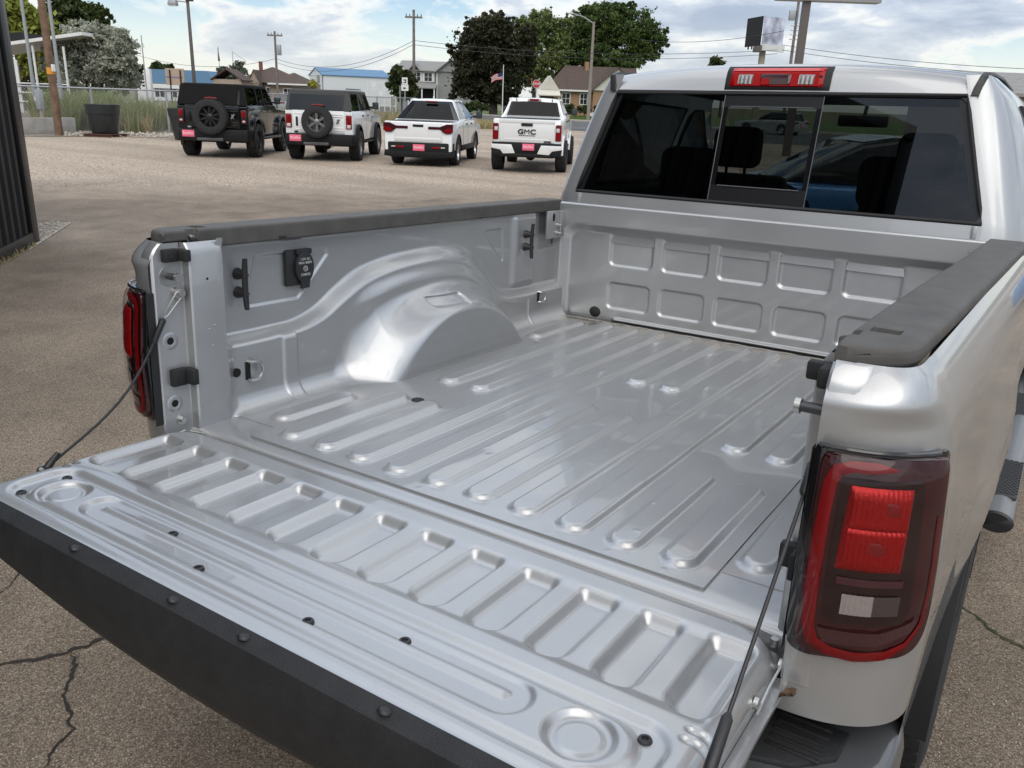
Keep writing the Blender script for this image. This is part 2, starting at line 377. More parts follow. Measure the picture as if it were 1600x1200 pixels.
for k, x in enumerate(RIBX):
    if k in (2, 3, 6, 7): ribs.append((x, 0.068, 1.90))
    elif k in (4, 5): ribs += [(x, 0.068, 0.845), (x, 1.135, 1.90)]
    else: ribs += [(x, 0.068, 0.552), (x, 0.73, 1.90)]
bead = [(-0.56 + 0.1195 * i + 0.02, 0.05) for i in range(10)] + [(RNG.uniform(-.55, .55), RNG.uniform(.1, 1.6)) for _ in range(40)]
floor_panel('bed_floor', -0.612, 0.622, 0.032, 1.945, FZ + 0.004, ribs, beads=bead)
for sg in (-1, 1):
    x = 0.668 * sg + 0.008
    a, b = (-0.87, -0.613) if sg < 0 else (0.623, 0.87)
    floor_panel('floor_side_panel', a, b, 0.118, 1.945, FZ, [(x, 0.15, 0.46), (x, 1.47, 1.88)])
# sill lip at the rear of the floor
rows = []
for (y, z) in ((0.16, 0.8995), (0.06, 0.8995), (0.012, 0.8990), (-0.002, 0.8965), (-0.010, 0.890), (-0.013, 0.880), (-0.0135, 0.84), (-0.004, 0.828), (0.06, 0.826)):
    rows.append([(x, y, z) for x in np.linspace(-0.86, 0.86, 40)])
b = MB(); b.grid(rows); b.build('bed_sill', SILVER, T, 60)
for x in (-0.20, -0.06):
    b = MB(); b.box(x - 0.03, x + 0.03, -0.034, -0.0145, 0.868, 0.884, 0.003); b.box(x - 0.022, x - 0.010, -0.036, -0.020, 0.880, 0.892, 0.002); b.build('sill_latch_clip', BLACKPL, T)
b = MB(); b.box(-0.20, -0.06, -0.030, -0.0145, 0.866, 0.874); b.build('sill_latch_bar', BLACKPL, T)
b = MB(); b.cyl((0.12, -0.03, 0.875), (0.12, -0.0135, 0.875), 0.012); b.build('sill_stud', BLACKPL, T)
SEAL = mat('seam_sealer', (0.30, 0.285, 0.26), rough=0.75, var=0.3, vscale=30)
b = MB(); b.tube([(x, 1.9365 + 0.002 * math.sin(x * 37), FZ + 0.0045 + 0.001 * math.sin(x * 61)) for x in np.linspace(-0.80, 0.80, 90)], 0.0045, 6); b.build('seam_sealer', SEAL, T)
b = MB(); b.lathe([(0, .0012), (.016, .0012), (.019, .0), (.021, -.003)], (-0.478, 0.545, FZ + .0058), n=20)
b.build('drain_plug', RUBBER, T)

# ---- inner bed walls
fU = [(0.05, 1.118), (0.30, 1.118), (0.40, 1.123), (0.48, 1.148), (0.56, 1.195), (0.66, 1.243), (0.78, 1.270), (0.95, 1.285), (1.12, 1.288), (1.25, 1.270), (1.36, 1.205), (1.44, 1.115), (1.50, 1.078), (1.60, 1.066), (1.80, 1.062), (1.96, 1.062)]
fL = [(0.05, 1.082), (0.30, 1.083), (0.42, 1.090), (0.50, 1.112), (0.58, 1.152), (0.66, 1.188), (0.78, 1.216), (0.95, 1.230), (1.08, 1.228), (1.20, 1.208), (1.30, 1.160), (1.40, 1.075), (1.46, 1.042), (1.56, 1.030), (1.80, 1.028), (1.96, 1.028)]
WHT_ = [(0.50, 0.66), (0.56, 0.79), (0.62, 0.90), (0.70, 0.99), (0.80, 1.062), (0.90, 1.102), (1.02, 1.118), (1.14, 1.108), (1.25, 1.070), (1.35, 1.000), (1.43, 0.905), (1.48, 0.80), (1.52, 0.68)]
def wall_x(Y, Z):
    U = spl(fU, Y); L = spl(fL, Y)
    X = np.full(Y.shape, 0.848)
    ledge = sst((U - Z) / (U - L)); X = X - 0.046 * ledge
    X = X - 0.020 * sst((Y - 0.55) / 0.2) * sst((1.46 - Y) / 0.12) * sst((L - Z) / 0.05)          # arch flank stands a little prouder
    # panels pressed into the upper wall
    X = X + 0.006 * sst(-sd_poly(Y, Z, [(0.262, 1.322), (0.545, 1.322), (0.552, 1.300), (0.425, 1.176), (0.225, 1.176)]) / 0.007)
    X = X + 0.006 * sst(-sd_poly(Y, Z, [(1.385, 1.305), (1.40, 1.318), (1.512, 1.318), (1.522, 1.305), (1.530, 1.185), (1.515, 1.180)]) / 0.007)
    # front pilaster that carries the cleat
    X = X - 0.018 * sst(-sd_rrect(Y, Z, 1.565, 1.775, 1.050, 1.50, 0.04) / 0.040) * sst((1.375 - Z) / 0.03)
    X = X + 0.018 * sst((Y - 1.79) / 0.02) * sst((Z - 1.20) / 0.02)
    # upright pair of ribs
    X = X - 0.007 * sst((0.030 - np.abs(Y - 0.343)) / 0.008) * sst((1.095 - Z) / 0.02)
    X = X - 0.007 * sst((0.008 - np.abs(Y - 1.665)) / 0.007) * sst((1.02 - Z) / 0.02)
    # top return under the rail
    X = X - (0.040 - 0.034 * Y / 1.9) * sst((Z - 1.352) / 0.028)
    # cove at the floor
    q = np.clip((0.965 - Z) / 0.066, 0, 1); X = X - 0.060 * (1 - np.sqrt(np.clip(1 - q * q, 0, 1)))
    # wheel house
    zt_ = spl(WHT_, np.clip(Y, 0.50, 1.52)); zd_ = (spl(WHT_, np.clip(Y + .004, .50, 1.52)) - zt_) / .004; sd = -(zt_ - Z) / np.sqrt(1 + zd_ * zd_); sd = np.where((Y < .50) | (Y > 1.52), 1.0, sd)
    rear = sst((0.95 - Y) / 0.3)
    outw = 0.055 + 0.050 * rear; inw = 0.038 + 0.020 * rear
    t = np.clip((outw - sd) / (outw + inw), 0, 1)
    X = X - (X - 0.652) * (t * t * (3 - 2 * t))
    # pocket on top of the wheel house
    pk = sst(-sd_rrect(Y, Z, 0.90, 1.075, 1.098, 1.132, 0.014) / 0.006); X = X + 0.017 * pk
    # channel behind the rear post
    X = X - (X - 0.775) * (1 - sst((Y - 0.095) / 0.050)) * 1.0
    return X
ys = np.linspace(0.085, 1.945, 470); zs = np.linspace(0.896, 1.392, 150)
YY, ZZ = np.meshgrid(ys, zs); XX = wall_x(YY, ZZ)
for sg in (-1, 1):
    np_grid('bed_wall', np.stack([sg * XX, YY, ZZ], -1), SILVER, T, 180, flip=(sg > 0))
def on_wall(y, z): return float(wall_x(np.array([y]), np.array([z]))[0])

# ---- bulkhead
xs = np.linspace(-0.862, 0.862, 430); zs = np.linspace(0.897, 1.398, 130)
X, Z = np.meshgrid(xs, zs)
sdm = -sd_rrect(X, Z, -0.822, 0.822, 0.60, 1.322, 0.085)
tgt = np.full(X.shape, 0.034)
for i in range(-2, 3):
    for (z0, z1) in ((0.957, 1.084), (1.146, 1.345)):
        tgt = tgt + 0.0095 * sst(-sd_rrect(X, Z, 0.2445 * i - 0.106, 0.2445 * i + 0.106, z0, z1, 0.030) / 0.015)
slope = np.clip(sdm, 0, None) * 0.98
D = tgt - np.logaddexp(0, (tgt - slope) / 0.0025) * 0.0025
D = np.where(sdm <= 0, 0, np.maximum(D, 0))
D = D - 0.016 * sst((0.011 - np.abs(Z - 0.917)) / 0.010) * sst((0.56 - np.abs(X)) / 0.02)
np_grid('bulkhead', np.stack([X, 1.940 + D, Z], -1), SILVER, T, 180)
rows = []
for (y, z) in ((1.940, 1.395), (1.941, 1.402), (1.946, 1.406), (1.975, 1.406), (1.979, 1.400), (1.979, 1.33)):
    rows.append([(x, y, z) for x in np.linspace(-0.862, 0.862, 20)])
b = MB(); b.grid(rows); b.build('bulkhead_top', SILVER, T, 60)
b = MB(); b.lathe([(0, -.004), (.020, -.004), (.026, -.001), (.028, .003)], (0, 0, 0), 'y', 24)
b.xf(Matrix.Translation((-0.642, 1.972, 0.937)) @ Matrix.Diagonal((1.0, 1.0, 0.86, 1))); b.build('grommet', RUBBER, T)
# small corner plates with bolts, seam lines
for sg in (-1, 1):
    xw = 0.83 * sg
    b = MB()
    xa = 0.806
    b.box(min(sg * xa, sg * (xa + .012)), max(sg * xa, sg * (xa + .012)), 1.80, 1.94, 1.255, 1.372, 0.002); b.build('corner_plate', SILVER, T)
    b = MB()
    for z in (1.275, 1.31): 
        b.cyl((sg * 0.786, 1.885, z), (sg * 0.806, 1.885, z), 0.005, n=10); b.cyl((sg * 0.797, 1.885, z), (sg * 0.806, 1.885, z), 0.010, n=12)
    b.cyl((sg * 0.794, 1.885, 1.27), (sg * 0.794, 1.885, 1.372), 0.0028, n=8); b.cyl((sg * 0.794, 1.885, 1.366), (sg * 0.794, 1.885, 1.371), 0.008, n=10)
    b.build('corner_bolt', STEEL, T)
    b = MB(); b.lathe([(0, 0), (.011, 0), (.012, .003)], (0, 0, 0), 'x', 16); b.xf(Matrix.Translation((sg * 0.8045, 1.845, 1.345)) @ Matrix.Diagonal((sg, .8, 1.6, 1))); b.build('corner_slot', HOLE, T)

# ---- rear posts with the latch side
for sg in (-1, 1):
    b = MB()
    plan = [(0.770, 0.097), (0.768, 0.090), (0.768, 0.000), (0.772, -0.004), (0.797, -0.004), (0.801, -0.010), (0.801, -0.082), (0.806, -0.088), (0.842, -0.086), (0.860, -0.07), (0.860, 0.097)]
    plan = [(sg * p[0], p[1]) for p in plan]
    zlev = [0.862, 0.90, 1.355, 1.372, 1.386]
    rows = []
    for z in zlev:
        o = 0.016 * max(0, (z - 1.355) / 0.031) ** 1.5
        rows.append([(p[0] + sg * o * (1 if abs(p[0]) < .8 else 0), p[1] + (o * 1.5 if p[1] < -.03 else 0), z) for p in plan])
    b.grid(rows)
    b.build('rear_post', SILVER, T, 35)
    # pressed details of the latch face
    for z in (1.139, 0.972):
        b = MB(); b.lathe([(.0100, .0015), (.013, .0030), (.018, .0025), (.023, 0)], (0, 0, 0), 'x', 20)
        for q in b.bm.verts:
            if not q.tag: q.co = Vector((sg * (0.8005 - q.co.x), -0.052 + q.co.y, z + q.co.z)); q.tag = True
        b.build('post_boss', SILVER, T)
        b = MB(); b.cyl((sg * 0.7992, -0.052, z), (sg * 0.806, -0.052, z), 0.0095, n=16); b.build('post_hole', HOLE, T)
    # striker pin
    b = MB(); b.cyl((sg * 0.803, -0.045, 1.305), (sg * 0.798, -0.045, 1.305), 0.024, n=20); b.build('striker_washer', STEEL, T)
    b = MB(); b.cyl((sg * 0.799, -0.045, 1.305), (sg * 0.762, -0.045, 1.305), 0.0085, n=14); b.build('striker_pin', DARKSTEEL, T)
    b = MB(); b.cyl((sg * 0.762, -0.045, 1.305), (sg * 0.753, -0.045, 1.305), 0.0125, n=14); b.build('striker_head', STEEL, T)
    # small bolt low down
    b = MB(); b.cyl((sg * 0.803, -0.036, 0.925), (sg * 0.797, -0.036, 0.925), 0.015, n=16); b.cyl((sg * 0.798, -0.036, 0.925), (sg * 0.789, -0.036, 0.925), 0.009, n=6); b.build('post_bolt', STEEL, T)
    # rubber buffers
    for z, h in ((1.357, 0.016), (1.043, 0.023)):
        b = MB()
        b.box(0.782, 0.801, -0.062, -0.020, z - h, z + h, 0.004); b.box(0.756, 0.800, -0.024, -0.0045, z - h * .92, z + h * .92, 0.004)
        b.cyl((0.786, -0.045, z), (0.7805, -0.045, z), 0.008, n=12)
        if sg < 0: b.xf(Matrix.Diagonal((-1, 1, 1, 1)))
        b.build('rubber_buffer', RUBBER, T)
    # dimples on the inner face of the post
    for (y, z) in ((0.045, 1.16), (0.062, 1.168), (0.052, 1.115)):
        b = MB(); b.cyl((sg * 0.7690, y, z), (sg * 0.7672, y, z), 0.0035, 0.002, n=8); b.build('post_dimple', SILVER, T)
b = MB(); b.cyl((-0.7690, 0.046, 1.292), (-0.7674, 0.046, 1.292), 0.0035, n=10); b.build('post_pinhole', HOLE, T)

# ---- fittings on the left wall: cleats, loops, socket
def cleat(y, z):
    b = MB(); x = on_wall(y, z) - 0.002
    rows = []
    n = 26
    for i in range(n + 1):
        t = i / n * 2 - 1; zz = z + t * 0.071
        w = 0.0095 - 0.003 * abs(t) ** 3; lift = 0.030 + 0.004 * t * t
        ring = []
        for k in range(10):
            a = 2 * math.pi * k / 10; ring.append((-(x - lift - 0.0075 * math.cos(a)), y + w * math.sin(a), zz))
        rows.append(ring + [ring[0]])
    b.grid(rows); b.poly(rows[0][:-1]); b.poly(rows[-1][:-1])
    for s in (-1, 1):
        b.cyl((-x, y, z + s * 0.026), (-(x - 0.03), y, z + s * 0.026), 0.017, 0.0095, n=14)
    bmesh.ops.remove_doubles(b.bm, verts=b.bm.verts, dist=0.0002)
    o = b.build('tie_cleat', BLACKPL, T, 50)
    for s in (-1, 1):
        b = MB(); b.cyl((-(x - 0.034), y + .002, z + s * 0.026), (-(x - 0.0395), y + .002, z + s * 0.026), 0.0052, n=10); b.build('cleat_screw', DARKSTEEL, o)
cleat(0.203, 1.252); cleat(1.66, 1.258)
def loop(y, z, s=1.0):
    x = on_wall(y, z); b = MB()
    pts = [(-x - 0.004, y - 0.004, z + 0.027 * s), (-x + 0.012, y + 0.002, z + 0.027 * s)]
    for k in range(9):
        a = math.pi / 2 - math.pi * k / 8; pts.append((-x + 0.016, y + 0.012 + 0.026 * s * math.cos(a), z + 0.027 * s * math.sin(a)))
    pts += [(-x + 0.012, y + 0.002, z - 0.027 * s), (-x - 0.004, y - 0.004, z - 0.027 * s)]
    b.tube(pts, 0.0052 * s, 8); o = b.build('tie_down_loop', STEEL, T)
    b = MB(); b.box(-x + .001, -x + 0.0035, y - 0.012, y + 0.004, z - 0.026 * s, z + 0.026 * s, 0.001); b.build('loop_slot', HOLE, o)
loop(0.190, 1.010); loop(1.745, 1.012, 0.8)
b = MB(); x = on_wall(0.146, 1.013); b.cyl((-x + .006, 0.146, 1.013), (-x - 0.004, 0.146, 1.013), 0.0125, n=18); b.build('wall_hole', HOLE, T)
# power socket with round flap
y0, z0 = 0.425, 1.272; x = on_wall(0.36, z0) - 0.001
b = MB(); b.box(-x - .001, -x + 0.014, y0 - 0.052, y0 + 0.045, z0 - 0.053, z0 + 0.055, 0.006); sk = b.build('power_socket', BLACKPL, T)
b = MB()
out = []
for k in range(28):
    a = 2 * math.pi * k / 28; out.append((y0 + 0.012 + 0.036 * math.cos(a), z0 + 0.002 + 0.048 * math.sin(a)))
b.prism(out, 'x', -x + 0.014, -x + 0.026, 0.003)
b.box(-x + 0.016, -x + 0.025, y0 - 0.004, y0 + 0.030, z0 - 0.062, z0 - 0.04, 0.003)
b.box(-x + 0.012, -x + 0.024, y0 - 0.018, y0 + 0.042, z0 + 0.04, z0 + 0.056, 0.003)
fl = b.build('socket_flap', BLACKPL, sk)
PRINT = mat('white_print', (0.62, 0.62, 0.62), rough=0.6)
M0 = Matrix(((0, 0, 1, -x + 0.0262), (1, 0, 0, y0 + 0.012), (0, 1, 0, z0), (0, 0, 0, 1)))
for (tx, dz, sz) in (('115V AC', 0.026, 0.0105), ('MAX 400W', 0.015, 0.0105), ('CARGO', -0.020, 0.0105)):
    text_mesh('socket_print', tx, sz, 0.0002, PRINT, fl, M0 @ Matrix.Translation((0, dz, 0)))
b = MB(); pr = [(-x + 0.0263, y0 + 0.012 + 0.0075 * math.cos(t), z0 - 0.002 + 0.0075 * math.sin(t)) for t in [2 * math.pi * k / 20 for k in range(20)]]
b.tube(pr, 0.0008, 5, True); b.tube([(-x + .0263, y0 + .009, z0 - .005), (-x + .0263, y0 + .012, z0 + .003), (-x + .0263, y0 + .015, z0 - .005)], 0.0007, 4); b.build('socket_symbol', PRINT, fl)

# ---- tailgate (down)
TG = bpy.data.objects.new('tailgate', None); COL.objects.link(TG); TG.parent = T
xs = np.linspace(-0.792, 0.792, 480); ys = np.linspace(-0.552, -0.028, 175)
X, Y = np.meshgrid(xs, ys)
def S1(sd, w): return sst(-sd / w)
base = 0.912
Zt = np.full(X.shape, base)
field = S1(sd_rrect(X, Y, -0.770, 0.770, -0.340, -0.096, 0.02), 0.030)              # field with the presses sits lower
Zt -= 0.006 * field
for k in range(13):
    xc = 0.1215 * (k - 6)
    sd = sd_rrect(X, Y, xc - 0.044, xc + 0.044, -0.328, -0.02, 0.043)
    Zt -= 0.0165 * S1(sd, 0.021) * sst((-0.100 - Y) / 0.026)
fr = sd_rrect(X, Y, -0.752, 0.752, -0.528, -0.362, 0.055); Zt -= 0.010 * S1(fr, 0.020)
# raised band that runs round the circles and the long track
band = np.minimum(sd_rrect(X, Y, -0.715, 0.715, -0.512, -0.382, 0.064), 1e9); Zt += 0.008 * S1(band, 0.018)
trk = sd_caps(X, Y, -0.500, -0.4375, 0.500, -0.4375) - 0.050; Zt -= 0.009 * S1(trk, 0.016)
bd = sd_caps(X, Y, -0.495, -0.432, 0.495, -0.432) - 0.014; Zt += 0.006 * S1(bd, 0.014)
for sx in (-0.630, 0.630):
    c = np.hypot(X - sx, Y + 0.4475) - 0.056; Zt -= 0.011 * S1(c, 0.015)
    c = np.hypot(X - sx, Y + 0.4475) - 0.036; Zt += 0.003 * S1(c, 0.006)
for s in (-1, 1):
    for yy in (-0.352, -0.374): Zt -= 0.006 * S1(sd_caps(X, Y, s * 0.752, yy, s * 0.80, yy) - 0.0085, 0.006)
# hinge edge rolls down, corners fall away
edge = np.clip((Y + 0.062) / 0.034, 0, 1); Zt -= 0.020 * edge ** 2
co = np.clip((np.hypot(np.maximum(np.abs(X) - 0.70, 0), np.maximum(Y + 0.12, 0)) - 0.062) / 0.035, 0, 1); Zt -= 0.03 * co ** 2 * (np.abs(X) > 0.70)
sde = np.clip((np.abs(X) - 0.776) / 0.016, 0, 1); Zt -= 0.012 * sde ** 2
lipY = np.clip((-0.536 - Y) / 0.012, 0, 1); Zt -= 0.004 * lipY
P = np.stack([X, Y, Zt], -1)
lo = P.copy(); lo[..., 2] = 0.850
P = np.concatenate([np.concatenate([lo[:1]]), P, lo[-1:]], 0)
lo2 = P.copy(); lo2[..., 2] = np.minimum(lo2[..., 2], 0.846)
P = np.concatenate([lo2[:, :1], P, lo2[:, -1:]], 1)
np_grid('tailgate_panel', P, SILVER, TG, 50)
# outer skin with flange all round
b = MB()
rows = []
for y, z in ((-0.075, 0.852), (-0.075, 0.840), (-0.12, 0.828), (-0.30, 0.792), (-0.45, 0.762), (-0.545, 0.752)):
    rows.append([(x, y, z + 0.03 * (abs(x) / .81) ** 3 * (1 if z < .83 else 0)) for x in np.linspace(-0.812, 0.812, 24)])
b.grid(rows); b.build('tailgate_skin', SILVER, TG, 50)
for s in (-1, 1):
    b = MB(); b.box(min(s * .792, s * .814), max(s * .792, s * .814), -0.548, -0.075, 0.838, 0.850, 0.003); b.build('tailgate_flange', SILVER, TG)
# black cap along the top edge
rows = []
xs_ = np.linspace(-0.815, 0.815, 60)
for j in range(13):
    r = []
    for x in xs_:
        zb = 0.716 + 0.158 * x * x
        prof = [(-0.548, 0.900), (-0.5505, 0.9075), (-0.553, 0.9085), (-0.575, 0.8995), (-0.5815, 0.896), (-0.5835, 0.890)]
        if j < 6: r.append((x, prof[j][0], prof[j][1]))
        else:
            t = (j - 5) / 7; zz = 0.890 + (zb - 0.890) * t
            yy = -0.5835 - 0.010 * math.sin(math.pi * min(1, t * 1.0)) + 0.03 * max(0, t - .8) / .2
            r.append((x, yy, zz))
    rows.append(r)
rows.append([(x, -0.45, 0.735 + 0.14 * x * x) for x in xs_])
b = MB(); vs = b.grid(rows)
for k in (0, -1): b.face([r[k] for r in vs])
cap = b.build('tailgate_top_cap', TEXPL, TG, 35)
for x in (-0.70, -0.385, -0.09, 0.09, 0.385, 0.70):
    b = MB(); b.lathe([(0, .005), (.006, .0047), (.0105, .003), (.0125, 0), (.0125, -.003)], (0, 0, 0), 'z', 18)
    b.xf(Matrix.Translation((x, -0.564, 0.9037)) @ Matrix.Rotation(R_(-22), 4, 'X')); b.build('push_pin', BLACKPL, cap)
for (x, y) in [(-.705, -.400), (.705, -.400), (-.705, -.500), (.705, -.500), (-.297, -.4205), (.297, -.4205), (-.14, -.4785), (.14, -.4785)]:
    iy = int(np.argmin(abs(ys - y))); ix = int(np.argmin(abs(xs - x))); z = float(Zt[iy, ix])
    b = MB(); b.lathe([(0, .001), (.0045, .0012), (.0052, .0045), (.0092, .004), (.0105, .0015), (.011, -.002)], (x, y, z), 'z', 18); b.build('panel_screw', BLACKPL, TG)
# hinge hardware, right side brackets, cable anchors
for s in (-1, 1):
    b = MB()
    b.cyl((s * 0.792, -0.060, 0.868), (s * 0.835, -0.060, 0.868), 0.011, n=14); b.cyl((s * 0.806, -0.060, 0.868), (s * 0.818, -0.060, 0.868), 0.017, n=14)
    b.box(min(s * .816, s * .838), max(s * .816, s * .838), -0.078, -0.042, 0.845, 0.886, 0.004)
    b.build('hinge_pin', STEEL, TG)
    b = MB(); b.tube([(s * .740, -0.016, 0.893), (s * .796, -0.028, 0.892), (s * .802, -0.036, 0.890), (s * .801, -0.15, 0.880), (s * .800, -0.20, 0.862)], 0.0022, 6); b.build('hinge_bracket_edge', SILVER, TG)
    b = MB(); b.cyl((s * .775, -0.040, 0.885), (s * .775, -0.040, 0.899), 0.007, n=10); b.build('hinge_bolt', STEEL, TG); b = MB(); b.cyl((s * .792, -0.19, 0.875), (s * .799, -0.19, 0.875), 0.010, n=12); b.build('hinge_bolt', STEEL, TG)

# ---- support cables
def cable(pts, r, nm='support_cable'):
    b = MB(); b.tube(pts, r, 8); return b.build(nm, BLACKPL, T)
L0 = Vector((-0.790, -0.040, 1.258)); L1 = Vector((-0.800, -0.394, 0.900))
pts = [L0.lerp(L1, t) + Vector((0, 0.035 * math.sin(math.pi * t) ** 1.2, -0.040 * math.sin(math.pi * t) ** 1.2)) for t in [i / 14 for i in range(2, 15)]]
cl = cable(pts, 0.0034)
d = (pts[1] - pts[0]).normalized(); b = MB(); b.tube([pts[0] - d * .012, pts[0] - d * .008, pts[0] + d * .05, pts[0] + d * .056], [.004, .0082, .0072, .004], 10); b.build('cable_sleeve', BLACKPL, cl)
b = MB(); b.tube([L1 + Vector((0, .03, .03)), L1 + Vector((0, 0.008, 0.008)), L1], [.005, .0085, .0085], 10); b.build('cable_sleeve', BLACKPL, cl)
q = pts[0] - d * 0.012; hd = L0 + Vector((0.006, 0.016, 0.004))
b = MB(); e = (hd - q).normalized(); sdv = e.cross(Vector((1, 0, 0))).normalized()
b.tube([q, q + e * .012 + sdv * .006, hd - e * .01 + sdv * .0095, hd + e * .006 + sdv * .008, hd + e * .0125, hd + e * .006 - sdv * .008, hd - e * .01 - sdv * .0095, q + e * .012 - sdv * .006, q], 0.0019, 7); b.build('cable_eye', STEEL, cl)
b = MB(); b.cyl(hd + Vector((-.02, 0, 0)), hd + Vector((-.002, 0, 0)), 0.016, n=16); b.cyl(hd + Vector((-.004, 0, 0)), hd + Vector((.009, 0, 0)), 0.0095, n=12); b.build('cable_bolt', STEEL, cl)
A0 = Vector((0.795, -0.045, 1.225)); A1 = Vector((0.802, -0.425, 0.912))
pts = [A0.lerp(A1, t) for t in (0.12, 0.35, 0.6, 0.84)]
cr = cable(pts, 0.0032)
d = (A1 - A0).normalized()
b = MB(); b.tube([A0, A0 + d * .01, A0 + d * .06, A0 + d * .066], [.005, .0095, .008, .004], 10); b.build('cable_sleeve', BLACKPL, cr)
b = MB(); b.tube([A1 - d * .085, A1 - d * .078, A1 - d * .01, A1], [.004, .008, .009, .007], 10); b.build('cable_sleeve', BLACKPL, cr)

for s in (-1, 1):
    b = MB(); b.cyl((s * .785, -0.398 if s < 0 else -0.428, .893), (s * .812, -0.398 if s < 0 else -0.428, .893), 0.008, n=12); b.cyl((s * .808, -0.398 if s < 0 else -0.428, .893), (s * .814, -0.398 if s < 0 else -0.428, .893), 0.013, n=12); b.build('cable_stud', STEEL, TG)
# ---- rail caps
def cap_rail(sg):
    ys = np.concatenate([np.linspace(-0.052, 0.02, 16), np.linspace(0.025, 0.15, 50), np.linspace(0.17, 1.92, 60), np.linspace(1.925, 1.95, 6)])
    ss = np.linspace(0, 1, 70)
    P = np.zeros((len(ys), len(ss), 3))
    for i, y in enumerate(ys):
        xi = 0.800 + 0.034 * sst(np.array(y / 1.9)); xo = 0.903 + 0.046 * np.clip(y / 1.9, 0, 1) ** 0.9
        # rear outer corner rounds off
        q = np.clip((0.045 - y) / 0.095, 0, 1); xo = xo - 0.075 * (1 - math.sqrt(max(0, 1 - q ** 2.4)))
        xi2 = xi
        zb_ = 1.369 + 0.021 * float(sst(np.array((.030 - y) / .010)))
        path = np.array([(xi2 + .004, zb_ - .003), (xi2, zb_), (xi2, 1.409), (xi2 + .002, 1.413), (xi2 + .006, 1.4148), (xo - .020, 1.4145), (xo - .007, 1.4125), (xo - .001, 1.407), (xo + .001, 1.399), (xo + .001, 1.388), (xo - .004, 1.380)])
        seg = np.r_[0, np.cumsum(np.hypot(*np.diff(path, axis=0).T))]; seg /= seg[-1]
        X = np.interp(ss, seg, path[:, 0]); Z = np.interp(ss, seg, path[:, 1])
        er = np.clip((-0.035 - y) / 0.017, 0, 1); Z = Z - 0.005 * er ** 2 * (Z > 1.40)
        slot = sst(-sd_rrect(X, np.full(X.shape, y), 0.822, 0.866, 0.062, 0.102, 0.004) / 0.004)
        notch = sst(-sd_rrect(X, np.full(X.shape, y), 0.70, 0.815, 0.018, 0.052, 0.003) / 0.004)
        Z = Z - 0.032 * slot * (Z > 1.40) - 0.030 * notch * (Z > 1.39)
        P[i, :, 0] = sg * X; P[i, :, 1] = y; P[i, :, 2] = Z
    a = P[:1].copy(); a[..., 2] = np.minimum(a[..., 2], 1.388); e = P[-1:].copy(); e[..., 2] = 1.376
    P = np.concatenate([a, P, e], 0)
    np_grid('rail_cap', P, CAPPL if sg > 0 else CAPPL, T, 45, flip=(sg < 0))
    b = MB(); b.cyl((sg * .800, 0.035, 1.392), (sg * .822, 0.035, 1.396), 0.008, n=10); b.build('rail_clip', STEEL, T)
cap_rail(-1); cap_rail(1)
for y in (0.33, 1.30):
    b = MB(); b.box(-.803, -.797, y - .012, y + .012, 1.371, 1.377, 0.001); b.build('rail_tab', BLACKPL, T)

# ---- outer bed sides and the rear corners
AXL, WR = 1.06, 0.425
def outer(sg):
    zz = np.concatenate([np.linspace(1.388, 1.22, 40), np.linspace(1.21, 0.56, 44)])
    s1 = np.linspace(0, 1, 26); yside = np.concatenate([np.linspace(0.06, 0.5, 22)[1:], np.linspace(0.53, 1.62, 60), np.linspace(1.66, 1.93, 8)])
    xs_pts = [(0.40, 0.955), (0.62, 0.968), (0.80, 0.980), (0.95, 0.986), (1.10, 0.982), (1.20, 0.975), (1.27, 0.967), (1.315, 0.957), (1.345, 0.944), (1.375, 0.925), (1.392, 0.908)]
    yr_pts = [(0.40, -0.062), (0.62, -0.070), (0.80, -0.080), (0.90, -0.088), (1.10, -0.092), (1.26, -0.094), (1.32, -0.096), (1.338, -0.094), (1.350, -0.086), (1.37, -0.068), (1.392, -0.047)]
    P = []
    for z in zz:
        X = float(spl(xs_pts, np.array([z]))[0]); yr = float(spl(yr_pts, np.array([z]))[0])
        row = []; nn = 2.2 + 1.7 * float(sst(np.array((z - 1.30) / 0.08)))
        for q in s1:
            a = q * math.pi / 2
            u, v_ = math.sin(a) ** (2 / nn), max(0.0, math.cos(a)) ** (2 / nn)
            row.append((0.803 + (X - 0.803) * u, 0.06 + (yr - 0.06) * v_))
        for y in yside:
            fl = math.exp(-((y - AXL) / 0.42) ** 4) * math.exp(-((z - 0.90) / 0.20) ** 2) * 0.030
            gr = 0.030 * min(1, y / 1.9) * (1 if z > 1.0 else 0.8)
            row.append((X + gr + fl, y))
        P.append([(sg * p[0], p[1], z) for p in row])
    P = np.array(P)
    C = (P[:-1, :-1] + P[1:, 1:]) / 2
    keep = np.hypot(C[..., 1] - AXL, C[..., 2] - 0.47) > 0.475
    keep &= ~((C[..., 2] < 0.80) & (C[..., 1] < 0.06))
    keep &= C[..., 2] > 0.60
    np_grid('bed_side', P, SILVER, T, 60, mask=keep, flip=(sg > 0))
    # wheel arch liner
    b = MB()
    rows = []
    for k in range(25):
        a = math.pi * (k / 24) * 1.12 - 0.19
        y, z = AXL + 0.478 * math.cos(a), 0.47 + 0.478 * math.sin(a)
        rows.append([(sg * x, y, z) for x in (0.70, 0.80, 0.985, 1.004)])
    b.grid(rows); b.build('arch_liner', CHARC, T, 60)
outer(-1); outer(1)
b = MB(); b.box(-0.80, 0.80, 0.02, 1.93, 0.60, 0.825, 0.01); b.box(-0.60, -0.45, 0.0, 6.0, 0.52, 0.66); b.box(0.45, 0.60, 0.0, 6.0, 0.52, 0.66); b.build('chassis', CHARC, T)

